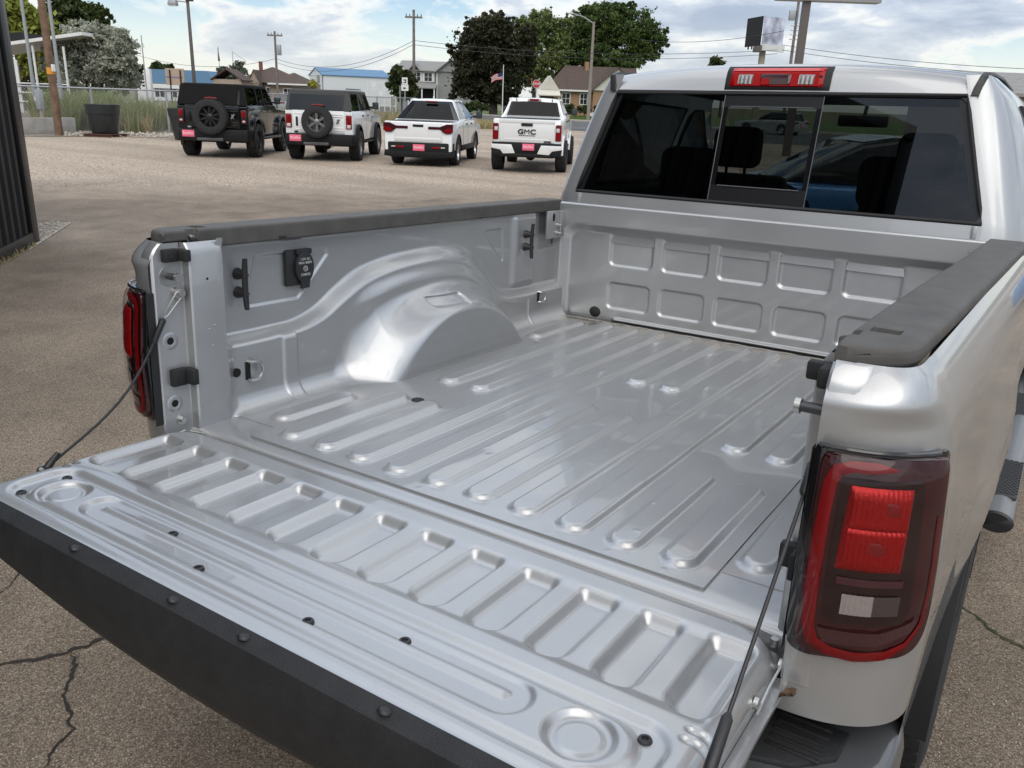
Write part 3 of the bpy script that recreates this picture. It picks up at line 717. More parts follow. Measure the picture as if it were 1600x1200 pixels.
# ---- tail lamps
COVER = glass('red_clear_cover', (0.95, 0.90, 0.90), ior=1.38)
def lens_out(c, sg):
    x = abs(c.x); z = c.z
    return z < 0.955 + max(0, x - 0.93) * 1.6 and x > 0.93
def tail_lamp(sg):
    root = bpy.data.objects.new('tail_lamp', None); COL.objects.link(root); root.parent = T
    zt, zb = 1.272, 0.918
    def surf(s, t, off):
        """s 0..1 from the inner edge round the corner to the side, t 0..1 top to bottom"""
        z = zt + (zb - zt) * t
        X = 0.974 + 0.016 * math.sin(math.pi * min(1, t * .62))
        yr = -0.100 - 0.016 * math.sin(math.pi * t); nn = 2.2
        a = min(.999, max(.001, s)) * math.pi / 2; u, v_ = math.sin(a) ** (2 / nn), math.cos(a) ** (2 / nn)
        x = 0.803 + (X - 0.803) * u; y = 0.055 + (yr - 0.055) * v_
        gx, gy = u ** (nn - 1) / (X - .803), v_ ** (nn - 1) / (.055 - yr); L_ = math.hypot(gx, gy); nx, ny = gx / L_, -gy / L_
        z2 = z + (0.030 * s * s if t > 0.5 else 0) * (t - 0.5) * 2
        return (sg * (x + nx * off), y + ny * off, z2)
    def patch(name, s0, s1, t0, t1, off, mtl, r=0.1, n=18, inner=None, parent=root):
        """rounded patch lying on the lens surface with its own thickness"""
        cs, ct = (s0 + s1) / 2, (t0 + t1) / 2; hs, ht = (s1 - s0) / 2, (t1 - t0) / 2
        ring = []
        N = 48
        for k in range(N):
            a = 2 * math.pi * k / N; ca, sa = math.cos(a), math.sin(a); p = r * (0.45 if sa < 0 else (1.9 if ca > 0 and r < 0.22 else 1.0))
            ring.append((abs(ca) ** p * (1 if ca > 0 else -1), abs(sa) ** p * (1 if sa > 0 else -1)))
        b = MB(); prev = None
        lv = ([(1.0, -0.004), (1.0, off * .6), (0.985, off)] + [(q, off) for q in (0.9, 0.75, 0.6, 0.45, 0.3, 0.15)]) if inner is None else [(1.0, -0.004), (1.0, off * .6), (0.985, off), ((1 + inner) / 2, off), (inner, off), (inner, -0.003)]
        for (f, o) in lv:
            cur = [b.v(surf(min(1, max(0, cs + hs * f * q[0])), min(1, max(0, ct + ht * f * q[1])), o)) for q in ring]
            if prev:
                for k in range(N): b.face((prev[k], prev[(k + 1) % N], cur[(k + 1) % N], cur[k]))
            prev = cur
        if inner is None: b.face(prev)
        return b.build(name, mtl, parent, 50)
    patch('lamp_housing', 0.0, 0.80, -0.01, 0.965, 0.004, DARKGLOSS, 0.16)
    patch('lens', 0.035, 0.765, 0.018, 0.950, 0.010, RED_DARK, 0.2)
    path = [(0.40, 0.060), (0.30, 0.056), (0.18, 0.060), (0.115, 0.082), (0.092, 0.14), (0.086, 0.3), (0.085, 0.6), (0.090, 0.79), (0.115, 0.865), (0.19, 0.905), (0.32, 0.922), (0.48, 0.915), (0.60, 0.872), (0.68, 0.78), (0.705, 0.6), (0.71, 0.2)]
    dense = []
    for i in range(len(path) - 1):
        for k in range(6): dense.append((path[i][0] + (path[i + 1][0] - path[i][0]) * k / 6, path[i][1] + (path[i + 1][1] - path[i][1]) * k / 6))
    b = MB(); rows = []
    for i, (q, t) in enumerate(dense):
        p = dense[max(0, i - 1)]; q2 = dense[min(len(dense) - 1, i + 1)]
        ds, dt = (q2[0] - p[0]) * 0.30, (q2[1] - p[1]) * 0.354; L = math.hypot(ds, dt); ns, nt_ = -dt / L, ds / L
        w = (0.0085 if i < 66 else 0.0085 - 0.0065 * min(1, (i - 66) / 12)) * min(1, .25 + i / 8)
        rows.append([surf(q + ns * w * k / 0.30, t + nt_ * w * k / 0.354, 0.0115 + (0.0012 if abs(k) < 1 else 0)) for k in (-1, -0.5, 0.5, 1)])
    b.grid(rows); b.build('reflector_ring', RED_RING, root, 60)
    patch('inner_bezel', 0.135, 0.580, 0.105, 0.760, 0.0125, DARKLENS2, 0.22)
    b = MB(); rows = []
    for j in range(36):
        t = 0.135 + (0.495 - 0.135) * j / 35
        row = []
        for i in range(61):
            q = 0.185 - 0.018 * (j / 35) + 0.318 * i / 60
            rib = 0.0011 * math.cos(i / 60 * math.pi * 2 * 13) * (0.4 + 0.6 * abs(math.sin(j / 35 * math.pi * 2)))
            ed = min(1, math.sqrt(min(i, 60 - i) / 5.0), math.sqrt(min(j, 35 - j) / 4.0))
            row.append(surf(q, t, 0.0125 + (0.006 + rib - (0.003 if abs(j - 17) < 1 else 0)) * ed))
        rows.append(row)
    b.grid(rows); b.build('brake_lamp', RED_LAMP, root, 60)
    for (q, t) in ((0.38, 0.215), (0.33, 0.385)):
        b = MB(); c = surf(q, t, 0.0186); b.lathe([(0, 0.0012), (.008, .0010), (.012, 0)], (0, 0, 0), 'y', 20)
        b.xf(Matrix.Translation(c) @ Matrix.Rotation(sg * R_(20), 4, 'Z') @ Matrix.Diagonal((1.3, -1, .9, 1))); b.build('bulb', BULBRED, root)
    b = MB(); b.grid([[surf(0.185 + 0.325 * i / 12, t, 0.0142) for i in range(13)] for t in (0.528, 0.562)]); b.build('lamp_divider', RED_MAUVE, root, 60)
    b = MB(); rows = []
    for j in range(9): rows.append([surf(0.218 + 0.148 * i / 24, 0.604 + 0.098 * j / 8, 0.0150 + 0.0006 * math.cos(i * math.pi / 2)) for i in range(25)])
    b.grid(rows); b.build('reversing_lamp', CLEAR_LAMP, root, 60)
    b = MB(); b.grid([[surf(0.368 + 0.135 * i / 12, t, 0.0150) for i in range(13)] for t in (0.604, 0.65, 0.700)]); b.build('smoked_lamp', SMOKE_LAMP, root, 60)
    b = MB(); b.grid([[surf(0.130 + 0.52 * i / 16 + 0.03 * (j / 2) * (1 - i / 8), 0.790 + 0.072 * j / 2 - 0.055 * max(0, (i - 9) / 7), 0.0138 - 0.001 * j) for i in range(17)] for j in range(3)]); b.build('lower_bezel', RED_MAUVE, root, 60)
    b = MB(); b.grid([[surf(0.030 + 0.735 * i / 30, 0.016 + 0.932 * j / 30, 0.0215 - 0.010 * (max(0, abs(i - 15) - 11) / 4) ** 2 - 0.008 * (max(0, abs(j - 15) - 12) / 3) ** 2) for i in range(31) if True] for j in range(31)])
    # trim the cover to the rounded lens outline
    bmesh.ops.delete(b.bm, geom=[f for f in b.bm.faces if lens_out(f.calc_center_median(), sg)], context='FACES'); b.build('clear_cover', COVER, root, 60)
    # upper gloss edge
    b = MB(); b.tube([surf(s, -0.004, 0.009) for s in np.linspace(0.02, 0.66, 16)], 0.004, 8); b.build('top_trim', DARKGLOSS, root)
    b = MB(); b.grid([[(sg * 0.801, y, z) for z in np.linspace(zb + .005, zt - .005, 6)] for y in (-0.110, -0.088)]); b.build('lamp_seal', RUBBER, root, 0)
tail_lamp(-1); tail_lamp(1)

# ---- bumper
half = [(0.0, -0.265), (0.45, -0.258), (0.72, -0.235), (0.87, -0.195), (0.945, -0.135), (0.982, -0.04), (0.988, 0.06), (0.972, 0.15)]
outl = half + [(0.90, 0.16), (0.88, 0.04), (0.60, -0.02), (0, -0.02)]
outl = [(x, y) for x, y in outl[:-1]] + [(-x, y) for x, y in outl[::-1] if x > 0]
b = MB(); b.prism([(-x, y) for x, y in half[:0:-1]] + half + [(0.90, 0.16), (0.86, 0.02), (-0.86, 0.02), (-0.90, 0.16)], 'z', 0.50, 0.742, 0.022, 3)
bp = b.build('rear_bumper', BUMPGREY, T, 50)
for s in (-1, 1):
    pad = [(0.45, -0.19), (0.72, -0.175), (0.85, -0.135), (0.905, -0.075), (0.91, 0.0), (0.45, 0.0)]
    b = MB(); b.prism([(s * x, y) for x, y in pad], 'z', 0.735, 0.752, 0.005); o = b.build('step_pad', TEXPL, bp)
    b = MB()
    for k in range(7):
        y = -0.155 + k * 0.022; b.box(min(s * .80, s * (.885 - .0 * k)), max(s * .80, s * (.885)), y, y + 0.008, 0.751, 0.755, 0.001) if y > -0.13 else None
    b.build('tread_rib', BLACKPL, o)

# ---- wheels
def lug_wheel(name, c, r, w, rim, spokes, rimmat, parent, side=1, axis='x', lugs=44, tread=True, rimr=0.62):
    """thing part 'wheel' > tyre, rim ; c centre, side = outward direction along axis"""
    root = bpy.data.objects.new(name, None); COL.objects.link(root); root.parent = parent; root.location = c
    if axis == 'y': root.rotation_euler = (0, 0, R_(-90))
    h = w / 2; rr = r * rimr
    b = MB()
    prof = [(rr, -h * .86), (rr * 1.06, -h * .98), (r * .84, -h * 1.03), (r * .94, -h * .97), (r * .985, -h * .80), (r * .99, -h * .4), (r * .992, 0), (r * .99, h * .4), (r * .985, h * .80), (r * .94, h * .97), (r * .84, h * 1.03), (rr * 1.06, h * .98), (rr, h * .86)]
    b.lathe(prof, (0, 0, 0), 'x', 40)
    if tread:
        for k in range(lugs):
            a = 2 * math.pi * k / lugs
            for (x0, x1, da) in ((-.95, -.52, 0), (-.44, .0, .5), (.06, .48, 0.1), (.54, .95, .55)):
                aa = a + da * 2 * math.pi / lugs
                mt = Matrix.Rotation(aa, 4, 'X')
                rd = r * (1.0 if abs(x0 + x1) < 1.2 else 0.985)
                b.box(h * x0, h * x1, -r * .048, r * .048, r * .955, rd * 1.012, mtx=mt)
    b.build('tyre', TYRE, root, 40)
    b = MB(); s = side
    b.lathe([(rr * 1.02, s * h * .88), (rr * .97, s * h * .80), (rr * .93, s * h * .55), (rr * .90, s * -h * .4), (0.0, s * -h * .4)], (0, 0, 0), 'x', 36)
    for k in range(spokes):
        a = 2 * math.pi * k / spokes
        b.box(s * h * .40 - .012, s * h * .40 + .022, -rr * rim, rr * rim, rr * .12, rr * .95, 0.006, 1, Matrix.Rotation(a, 4, 'X'))
    b.lathe([(rr * .30, s * h * .40), (rr * .30, s * h * .62), (rr * .24, s * h * .72), (0, s * h * .74)], (0, 0, 0), 'x', 18)
    b.build('rim', rimmat, root, 40)
    return root
CHROME = mat('bright_rim', (0.55, 0.55, 0.56), rough=0.25, metal=1.0)
for sg in (-1, 1):
    for y, gzl in ((AXL, 0.037 - sg * .012), (AXL + 3.80, 0.170 - sg * .012)):
        lug_wheel('wheel', (sg * 0.862, y, gzl + WR - 0.006), WR, 0.275, 0.16, 8, CHROME, T, sg, lugs=52)

# ---- running boards
TREADPL = mat('step_tread', (0.055, 0.055, 0.057), rough=0.5, metal=0.3)
for sg in (-1, 1):
    b = MB()
    rows = []
    N = 20
    for y in (1.985, 1.99, 2.0, 4.6, 4.61):
        k = {1.985: .86, 1.99: .96}.get(y, 1.0)
        rows.append([(sg * (1.035 + 0.058 * k * math.cos(2 * math.pi * i / N)), y, 0.415 + 0.040 * k * math.sin(2 * math.pi * i / N)) for i in range(N + 1)])
    b.grid(rows); bmesh.ops.remove_doubles(b.bm, verts=b.bm.verts, dist=1e-5)
    rb = b.build('running_board', mat('board_grey_%d' % sg, (0.26, 0.26, 0.26), rough=0.32, metal=0.75, bump=0.2, bscale=400), T, 50)
    b = MB(); b.lathe([(.0, 0.0), (.050, 0.0), (.058, .006), (.058, .014)], (0, 0, 0), 'y', 24); b.xf(Matrix.Translation((sg * 1.035, 1.976, 0.415)) @ Matrix.Diagonal((1, 1, .70, 1))); b.build('end_cap', BLACKPL, rb)
    for (ya, yb) in ((2.17, 2.62), (3.40, 3.85)):
        b = MB(); b.box(sg * 1.035 - .05, sg * 1.035 + .05, ya, yb, 0.440, 0.458, 0.006)
        n = 0
        yy = ya + .02
        while yy < yb - .01:
            for xx in np.arange(-.038, .039, .019):
                b.box(sg * 1.035 + xx - .0065 + (.0095 if n % 2 else 0) - .004, sg * 1.035 + xx + .0065 + (.0095 if n % 2 else 0) - .004, yy - .005, yy + .005, 0.457, 0.462)
            yy += .0165; n += 1
        b.build('step_tread', TREADPL, rb)
    b = MB()
    for y in (2.35, 3.3, 4.3): b.box(min(sg * .7, sg * 1.03), max(sg * .7, sg * 1.03), y - .03, y + .03, 0.40, 0.44)
    b.build('board_bracket', CHARC, rb)
# dry leaf caught at the hinge
LEAF = mat('dry_leaf_brown', (0.10, 0.055, 0.03), rough=0.8, var=0.4, vscale=60)
b = MB(); b.grid([[(0.815 + 0.010 * math.cos(i * .9) * (1 - abs(j - 2) / 3) + .0035 * j, -0.098 - 0.008 * i, 0.856 + 0.006 * math.sin(i * 1.7 + j)) for j in range(5)] for i in range(4)])
lf = b.build('dry_leaf', LEAF, None, 60); lf.matrix_world = T.matrix_world.copy()
tagp(lf, 'small curled brown leaf caught beside the open tailgate hinge', 'leaf')
# ---- cab
GLASSDARK = glass('dark_side_glass', (0.05, 0.055, 0.055))
def y0(z): return 2.015 + 0.194 * (z - 1.453)
def xw(z): return 0.800 - (z - 1.453) * 0.300 if z > 1.453 else 0.800
def xc(z): return 0.852 - (z - 1.45) * 0.27 if z > 1.45 else 0.855 + (1.45 - z) * 0.05
XS_ = [(0.40, 0.930), (0.62, 0.960), (0.90, 0.985), (1.20, 0.975), (1.38, 0.955), (1.50, 0.930), (1.635, 0.895), (1.75, 0.858), (1.85, 0.815), (1.90, 0.785), (1.945, 0.738)]
def xs_(z): return float(spl(XS_, np.array([z]))[0])
def yf(z): return 4.36 - max(0, z - 1.36) * 1.55
zrow = list(np.linspace(0.45, 1.25, 9)) + [1.32, 1.38, 1.41, 1.43, 1.453, 1.47, 1.52, 1.58, 1.64, 1.70, 1.76, 1.82, 1.85, 1.876, 1.90, 1.92, 1.935, 1.945]
ycol = [2.40, 2.44, 2.46, 2.7, 3.0, 3.24, 3.26, 3.34, 3.36, 3.6, 3.8, 4.0, 4.1, 4.2, 4.36]
for sg in (-1, 1):
    P = []
    for z in zrow:
        a, c, s, yy = xw(z), xc(z), xs_(z), y0(z)
        if z > 1.87: a = min(a, 0.686 + (z - 1.876) * .15); c = max(c, a + .02)
        row = [(a, yy), (a + (c - a) * .5, yy + .003), (c - .006, yy + .008), (c + .004, yy + .016)]
        for k in range(1, 13):
            t = k / 12 * math.pi / 2; row.append((c + .004 + (s - c - .004) * math.sin(t) ** 1.15, yy + .016 + 0.25 * (1 - math.cos(t))))
        for y in ycol: row.append((s + 0.012 * math.sin((min(y, 4) - 2.3) * 1.6) * (1 if z < 1.85 else .3), max(row[-1][1] + .001, min(y, yf(z)))))
        P.append([(sg * x, y, z) for x, y in row])
    P = np.array(P); C = (P[:-1, :-1] + P[1:, 1:]) / 2; Cy, Cz = C[..., 1], C[..., 2]
    keep = ~((Cz > 1.47) & (Cz < 1.85) & (((Cy > 2.46) & (Cy < 3.24)) | ((Cy > 3.36) & (Cy < yf(1.0) - (Cz - 1.36) * 1.55 - 0.12) & (Cy < 4.2))))
    keep &= ~((Cz < 1.25) & (Cy < 2.05))
    cabside = np_grid('cab_side', P, SILVER, T, 45, mask=keep, flip=(sg > 0))
    for nm, ya, yb in (('rear_side_window', 2.455, 3.245), ('front_side_window', 3.355, 4.20)):
        b = MB(); rows = []
        for z in (1.465, 1.60, 1.72, 1.855):
            s = xs_(z) - 0.008; lim = yf(z) - 0.11
            rows.append([(sg * (s + 0.012 * math.sin((min(y, 4) - 2.3) * 1.6)), y, z) for y in np.linspace(ya, min(yb, lim), 5)])
        b.grid(rows); gl = b.build(nm, GLASSDARK, T, 60)
        loopv = rows[0] + [r[-1] for r in rows[1:]] + rows[-1][-2::-1] + [r[0] for r in rows[-2:0:-1]]
        b = MB(); b.tube([(p[0] + sg * .008, p[1], p[2]) for p in loopv], 0.011, 6, True); b.build('window_seal', RUBBER, gl)
    # drip moulding
    b = MB()
    pts = [(0.692, y0(1.872) - .002, 1.872), (0.698, y0(1.90) + .001, 1.905), (0.708, y0(1.93) + .006, 1.937), (0.712, 2.155, 1.951), (0.716, 2.25, 1.957), (0.722, 2.6, 1.964), (0.722, 3.1, 1.955), (0.715, 3.45, 1.925)]
    rows = [[(sg * (p[0] + dx), p[1] - .004, p[2] + dz) for dx, dz in ((-.013, -.002), (-.010, .006), (.010, .006), (.013, -.004))] for p in pts]
    b.grid(rows); b.build('drip_moulding', BLACKPL, T, 50)
rows = []
for z in (1.25, 1.38, 1.398, 1.402, 1.425, 1.4495):
    rows.append([(x, y0(z) - (0.006 if z > 1.40 else 0), z) for x in np.linspace(-0.801, 0.801, 9)])
b = MB(); b.grid(rows); b.build('cab_back', SILVER, T, 30)
for sg in (-1, 1):
    b = MB(); b.box(min(sg * .772, sg * .790), max(sg * .772, sg * .790), 1.995, 2.012, 1.385, 1.448, 0.003); b.build('cab_seam', SILVER, T)
# roof with its rear header
prof = [(2.0968, 1.8785, 0.0), (2.1030, 1.9000, .15), (2.1100, 1.930, .5), (2.1185, 1.955, .8), (2.1350, 1.9735, 1), (2.165, 1.9850, 1), (2.25, 1.9960, 1), (2.5, 2.008, 1), (2.9, 2.010, 1), (3.3, 1.995, 1), (3.50, 1.972, 1)]
rows = [[(x, y + .02 * (x / .7) ** 2 * f * .5, z - 0.040 * f * abs(x / 0.7) ** 2.4) for x in np.linspace(-0.705, 0.705, 49)] for (y, z, f) in prof]
b = MB(); b.grid(rows); b.build('cab_roof', SILVER, T, 60)
# rear window : panes, slider, black borders
def pane(name, x0, x1, z0, z1, off, mtl, parent, nx=2, clip=True):
    b = MB(); rows = []
    for z in np.linspace(z0, z1, 7):
        a, c = x0, x1
        if clip: a = max(a, -xw(z)); c = min(c, xw(z))
        rows.append([(a + (c - a) * i / nx, y0(z) - off, z) for i in range(nx + 1)])
    b.grid(rows); return b.build(name, mtl, parent, 0)
RW = bpy.data.objects.new('rear_window', None); COL.objects.link(RW); RW.parent = T
FRIT = mat('window_border_black', (0.012, 0.012, 0.013), rough=0.3, spec=0.4)
pane('window_pane', -0.80, -0.176, 1.453, 1.876, -0.004, GLASS, RW); pane('window_pane', 0.176, 0.80, 1.453, 1.876, -0.004, GLASS, RW)
sl_ = pane('sliding_pane', -0.176, 0.176, 1.453, 1.876, -0.008, GLASS, RW)
pane('slider_panel', -0.190, 0.190, 1.822, 1.876, 0.0, FRIT, RW, clip=False); pane('slider_panel', -0.190, 0.190, 1.453, 1.522, 0.0, FRIT, RW, clip=False)
for s in (-1, 1):
    b = MB(); b.grid([[(s * x, y0(z) - .001, z) for x in (0.172, 0.190)] for z in (1.522, 1.822)]); b.build('slider_frame', DARKGLOSS, RW, 0)
    b = MB(); b.tube([(s * 0.192, y0(z) - .0015, z) for z in (1.456, 1.65, 1.873)], 0.0022, 5); b.build('slider_seam', DARKSTEEL, RW)
b = MB(); b.tube([(-.162, y0(1.520) - .002, 1.520), (.162, y0(1.520) - .002, 1.520)], 0.0028, 5); b.tube([(-.162, y0(1.824) - .002, 1.824), (.162, y0(1.824) - .002, 1.824)], 0.0024, 5); b.build('slider_rail', DARKSTEEL, RW)
def border(w):
    zz = np.linspace(1.453, 1.876, 9)
    o = [(xw(z), z) for z in zz]; L = [(-x, z) for x, z in o]
    return [(-x, z) for x, z in o][::-1] + o
ringo = [(x, z) for x, z in ([(-xw(z), z) for z in np.linspace(1.876, 1.453, 9)] + [(xw(z), z) for z in np.linspace(1.453, 1.876, 9)])]
b = MB(); b.tube([(x * .997, y0(z) - .002, z + (0.001 if z < 1.6 else -.001)) for x, z in ringo], 0.0085, 6, True); b.build('window_seal', RUBBER, RW)
for s in (-1, 1):
    b = MB(); b.grid([[(s * x, y0(z) + .003, z) for x in (xw(z) - 0.030, xw(z))] for z in np.linspace(1.453, 1.876, 5)]); b.build('window_border', FRIT, RW, 0)
# corner gussets (the window corners are rounded)
b = MB()
for s in (-1, 1):
    for z0_, z1_ in ((1.876, 1.825), (1.453, 1.498)):
        p = [(s * xw(z0_), z0_)]
        for k in range(7):
            t = k / 6 * math.pi / 2; zz_ = z0_ + (z1_ - z0_) * (1 - math.sin(t)); xx = xw(zz_) - 0.045 * (1 - math.cos(t)); p.append((s * xx, zz_))
        b.poly([(x, y0(z) - .0045, z) for x, z in p])
b.build('window_corner', DARKGLOSS, RW, 0)
# third brake lamp
BL = bpy.data.objects.new('brake_lamp', None); COL.objects.link(BL); BL.parent = T
def hy(z): return float(np.interp(z, [p[1] for p in prof[:6]], [p[0] for p in prof[:6]]))
def lampgrid(name, x0, x1, z0, z1, off, mtl, n=10, trim=0.0, ribs=0):
    b = MB(); rows = []
    for j in range(9):
        z = z0 + (z1 - z0) * j / 8
        row = []
        for i in range(n + 1):
            x = x0 + (x1 - x0) * i / n; e = (0 if (i in (0, n) or j in (0, 8)) else 1)
            row.append((x, hy(z) - 0.002 - off * e - (0.0015 * math.cos(i / n * ribs * 6.283) if ribs and e else 0), z))
        rows.append(row)
    b.grid(rows); return b.build(name, mtl, BL, 60)
GREYCLEAR = lens('grey_clear_lamp', (0.22, 0.20, 0.20), bump=0.6, scale=260, rough=0.2, metal=0.5)
lampgrid('lamp_seal', -0.203, 0.205, 1.888, 1.977, 0.010, RUBBER, 24)
lampgrid('lamp_body', -0.190, 0.190, 1.893, 1.972, 0.016, RED_BRIGHT, 24)
lampgrid('lamp_top', -0.186, 0.186, 1.956, 1.970, 0.0185, lens('pink_red_lens', (0.55, 0.06, 0.07)), 24)
for x0, x1 in ((-0.150, -0.085), (0.085, 0.150)): lampgrid('cargo_lamp', x0, x1, 1.903, 1.950, 0.0185, GREYCLEAR, 16, ribs=4)
lampgrid('lamp_center', -0.068, 0.068, 1.902, 1.952, 0.0185, RED_DARK, 12)
lampgrid('lamp_bulb', -0.062, -0.015, 1.903, 1.932, 0.0215, RED_BRIGHT, 6)
b = MB(); b.cyl((0.168, hy(1.935) - .019, 1.935), (0.168, hy(1.935) - .016, 1.935), 0.007, n=12); b.build('lamp_screw', RUBBER, BL)
# front of the truck and the cabin
b = MB(); b.prism([(4.30, 0.55), (4.30, 1.22), (4.45, 1.245), (5.2, 1.235), (5.80, 1.17), (5.92, 1.10), (5.95, 0.62), (5.60, 0.55), (5.36, 0.62), (5.30, 0.86), (5.08, 1.00), (4.86, 1.03), (4.62, 0.98), (4.44, 0.84), (4.38, 0.60)], 'x', -0.94, 0.94, 0.05, 3); b.build('bonnet', SILVER, T, 40)
b = MB(); b.box(-0.80, 0.80, 5.93, 6.02, 0.52, 0.78, 0.03); b.build('front_bumper', BUMPGREY, T)
b = MB(); b.grid([[(x * (0.70 + (1.97 - z) * .19), yf(z) - (.0 if z > 1.5 else 0) + 0.10 * (1 - (x) ** 2), z) for x in np.linspace(-1, 1, 9)] for z in (1.24, 1.39, 1.60, 1.80, 1.945)]); b.build('windscreen', GLASSCLEAR, T, 60)
b = MB(); b.box(-0.88, 0.88, 2.10, 4.3, 0.62, 0.70); b.box(-0.86, 0.86, 3.85, 4.40, 0.95, 1.215, 0.05)
b.box(-0.79, 0.79, 2.10, 2.22, 0.7, 1.40)
b.box(-0.66, 0.66, 2.16, 3.50, 1.90, 1.93, 0.01); b.build('cabin_lining', CHARC, T)
for s in (-1, 1):
    b = MB(); b.box(min(s * .84, s * .90), max(s * .84, s * .90), 2.4, 4.3, 0.7, 1.44); b.build('door_lining', CHARC, T)
def seat(x, y, hw, hz, head=True):
    b = MB(); b.box(x - hw, x + hw, y, y + .5, 0.85, 1.02, 0.05); b.box(x - hw, x + hw, y - .08, y + .08, 0.95, hz, 0.05, mtx=None)
    if head: b.box(x - .13, x + .13, y - .10, y + .02, hz + .03, hz + .24, 0.05, 3); b.cyl((x - .05, y - .04, hz - .05), (x - .05, y - .04, hz + .06), .008); b.cyl((x + .05, y - .04, hz - .05), (x + .05, y - .04, hz + .06), .008)
    b.build('seat', CHARC, T, 50)
seat(-0.50, 3.25, 0.27, 1.53); seat(0.42, 3.25, 0.27, 1.53); seat(0.0, 3.25, 0.13, 1.36, False)
seat(-0.43, 2.42, 0.36, 1.42, True); seat(0.43, 2.42, 0.36, 1.42, True); seat(0.0, 2.42, 0.10, 1.36, False)
b = MB(); b.box(-.13, .13, 3.72, 3.75, 1.80, 1.86, .01); b.cyl((0, 3.76, 1.86), (0, 3.80, 1.93), .01); b.build('cabin_mirror', CHARC, T)
b = MB(); b.lathe([(.185, .012), (.197, 0), (.185, -.012), (.173, 0)], (0, 0, 0), 'y', 28, closed=True); b.xf(Matrix.Translation((-.42, 3.82, 1.30)) @ Matrix.Rotation(R_(25), 4, 'X')); b.build('steering_wheel', CHARC, T)
for s in (-1, 1):
    b = MB(); b.box(min(s * .99, s * 1.20), max(s * .99, s * 1.20), 4.02, 4.12, 1.40, 1.68, 0.035, 3); b.box(min(s * .93, s * 1.02), max(s * .93, s * 1.02), 4.04, 4.10, 1.46, 1.52, .01); b.build('door_mirror', BLACKPL, T)
# ================================================================== GROUND
def ground_mat(name, stones, base, scale, extra=None, rough=0.9, bump=0.6, patches=None):
    m = bpy.data.materials.new(name); m.use_nodes = True; n = m.node_tree.nodes; l = m.node_tree.links; b = n['Principled BSDF']
    b.inputs['Roughness'].default_value = rough; b.inputs['Specular IOR Level'].default_value = 0.3
    t = n.new('ShaderNodeTexCoord')
    vo = n.new('ShaderNodeTexVoronoi'); vo.inputs['Scale'].default_value = scale; l.new(t.outputs['Object'], vo.inputs[0])
    sp = n.new('ShaderNodeSeparateXYZ'); l.new(vo.outputs['Color'], sp.inputs[0])
    rp = n.new('ShaderNodeValToRGB'); e = rp.color_ramp.elements
    while len(e) < len(stones): e.new(.5)
    for i, (p, c) in enumerate(stones): e[i].position = p; e[i].color = (*c, 1)
    l.new(sp.outputs[0], rp.inputs[0])
    # dark binder between the chips
    dr = n.new('ShaderNodeMapRange'); dr.inputs[1].default_value = 0.25; dr.inputs[2].default_value = 0.75; dr.inputs[3].default_value = 1.0; dr.inputs[4].default_value = 0.45; l.new(vo.outputs['Distance'], dr.inputs[0])
    v2 = n.new('ShaderNodeTexNoise'); v2.inputs['Scale'].default_value = scale * 2.3; v2.inputs['Detail'].default_value = 3; l.new(t.outputs['Object'], v2.inputs[0])
    r2 = n.new('ShaderNodeMapRange'); r2.inputs[1].default_value = .3; r2.inputs[2].default_value = .7; r2.inputs[3].default_value = .75; r2.inputs[4].default_value = 1.25; l.new(v2.outputs[0], r2.inputs[0])
    mu = n.new('ShaderNodeMath'); mu.operation = 'MULTIPLY'; l.new(dr.outputs[0], mu.inputs[0]); l.new(r2.outputs[0], mu.inputs[1])
    def mulc(a, f):
        mm = n.new('ShaderNodeMixRGB'); mm.blend_type = 'MULTIPLY'; mm.inputs[0].default_value = 1; l.new(a, mm.inputs[1]); l.new(f, mm.inputs[2]); return mm.outputs[0]
    c = mulc(rp.outputs[0], mu.outputs[0])
    # broad wear: paler dust, darker worn or oily places
    for sc, lo, hi, det, st in ((0.35, 0.78, 1.22, 6, (1, 1, 1)), (2.2, 0.84, 1.16, 5, (1, 1, 1)), (0.16, 0.82, 1.18, 3, (1, 1.0, 1))):
        nz = n.new('ShaderNodeTexNoise'); nz.inputs['Scale'].default_value = sc; nz.inputs['Detail'].default_value = det; nz.inputs['Roughness'].default_value = .6; l.new(t.outputs['Object'], nz.inputs[0])
        mr = n.new('ShaderNodeMapRange'); mr.inputs[1].default_value = .32; mr.inputs[2].default_value = .68; mr.inputs[3].default_value = lo; mr.inputs[4].default_value = hi; l.new(nz.outputs[0], mr.inputs[0])
        c = mulc(c, mr.outputs[0])
    if extra: c = extra(n, l, t, c)
    l.new(c, b.inputs['Base Color'])
    bp = n.new('ShaderNodeBump'); bp.inputs['Strength'].default_value = bump; bp.inputs['Distance'].default_value = 0.006; bp.invert = True
    l.new(vo.outputs['Distance'], bp.inputs['Height']); l.new(bp.outputs[0], b.inputs['Normal'])
    return m
ASPH_ST = [(0, (0.185, 0.150, 0.118)), (0.30, (0.252, 0.209, 0.167)), (0.65, (0.318, 0.268, 0.217)), (0.92, (0.39, 0.338, 0.28)), (1, (0.53, 0.475, 0.41))]
GRAV_ST = [(0, (0.245, 0.202, 0.165)), (0.4, (0.345, 0.288, 0.238)), (0.75, (0.445, 0.382, 0.322)), (1, (0.58, 0.52, 0.455))]
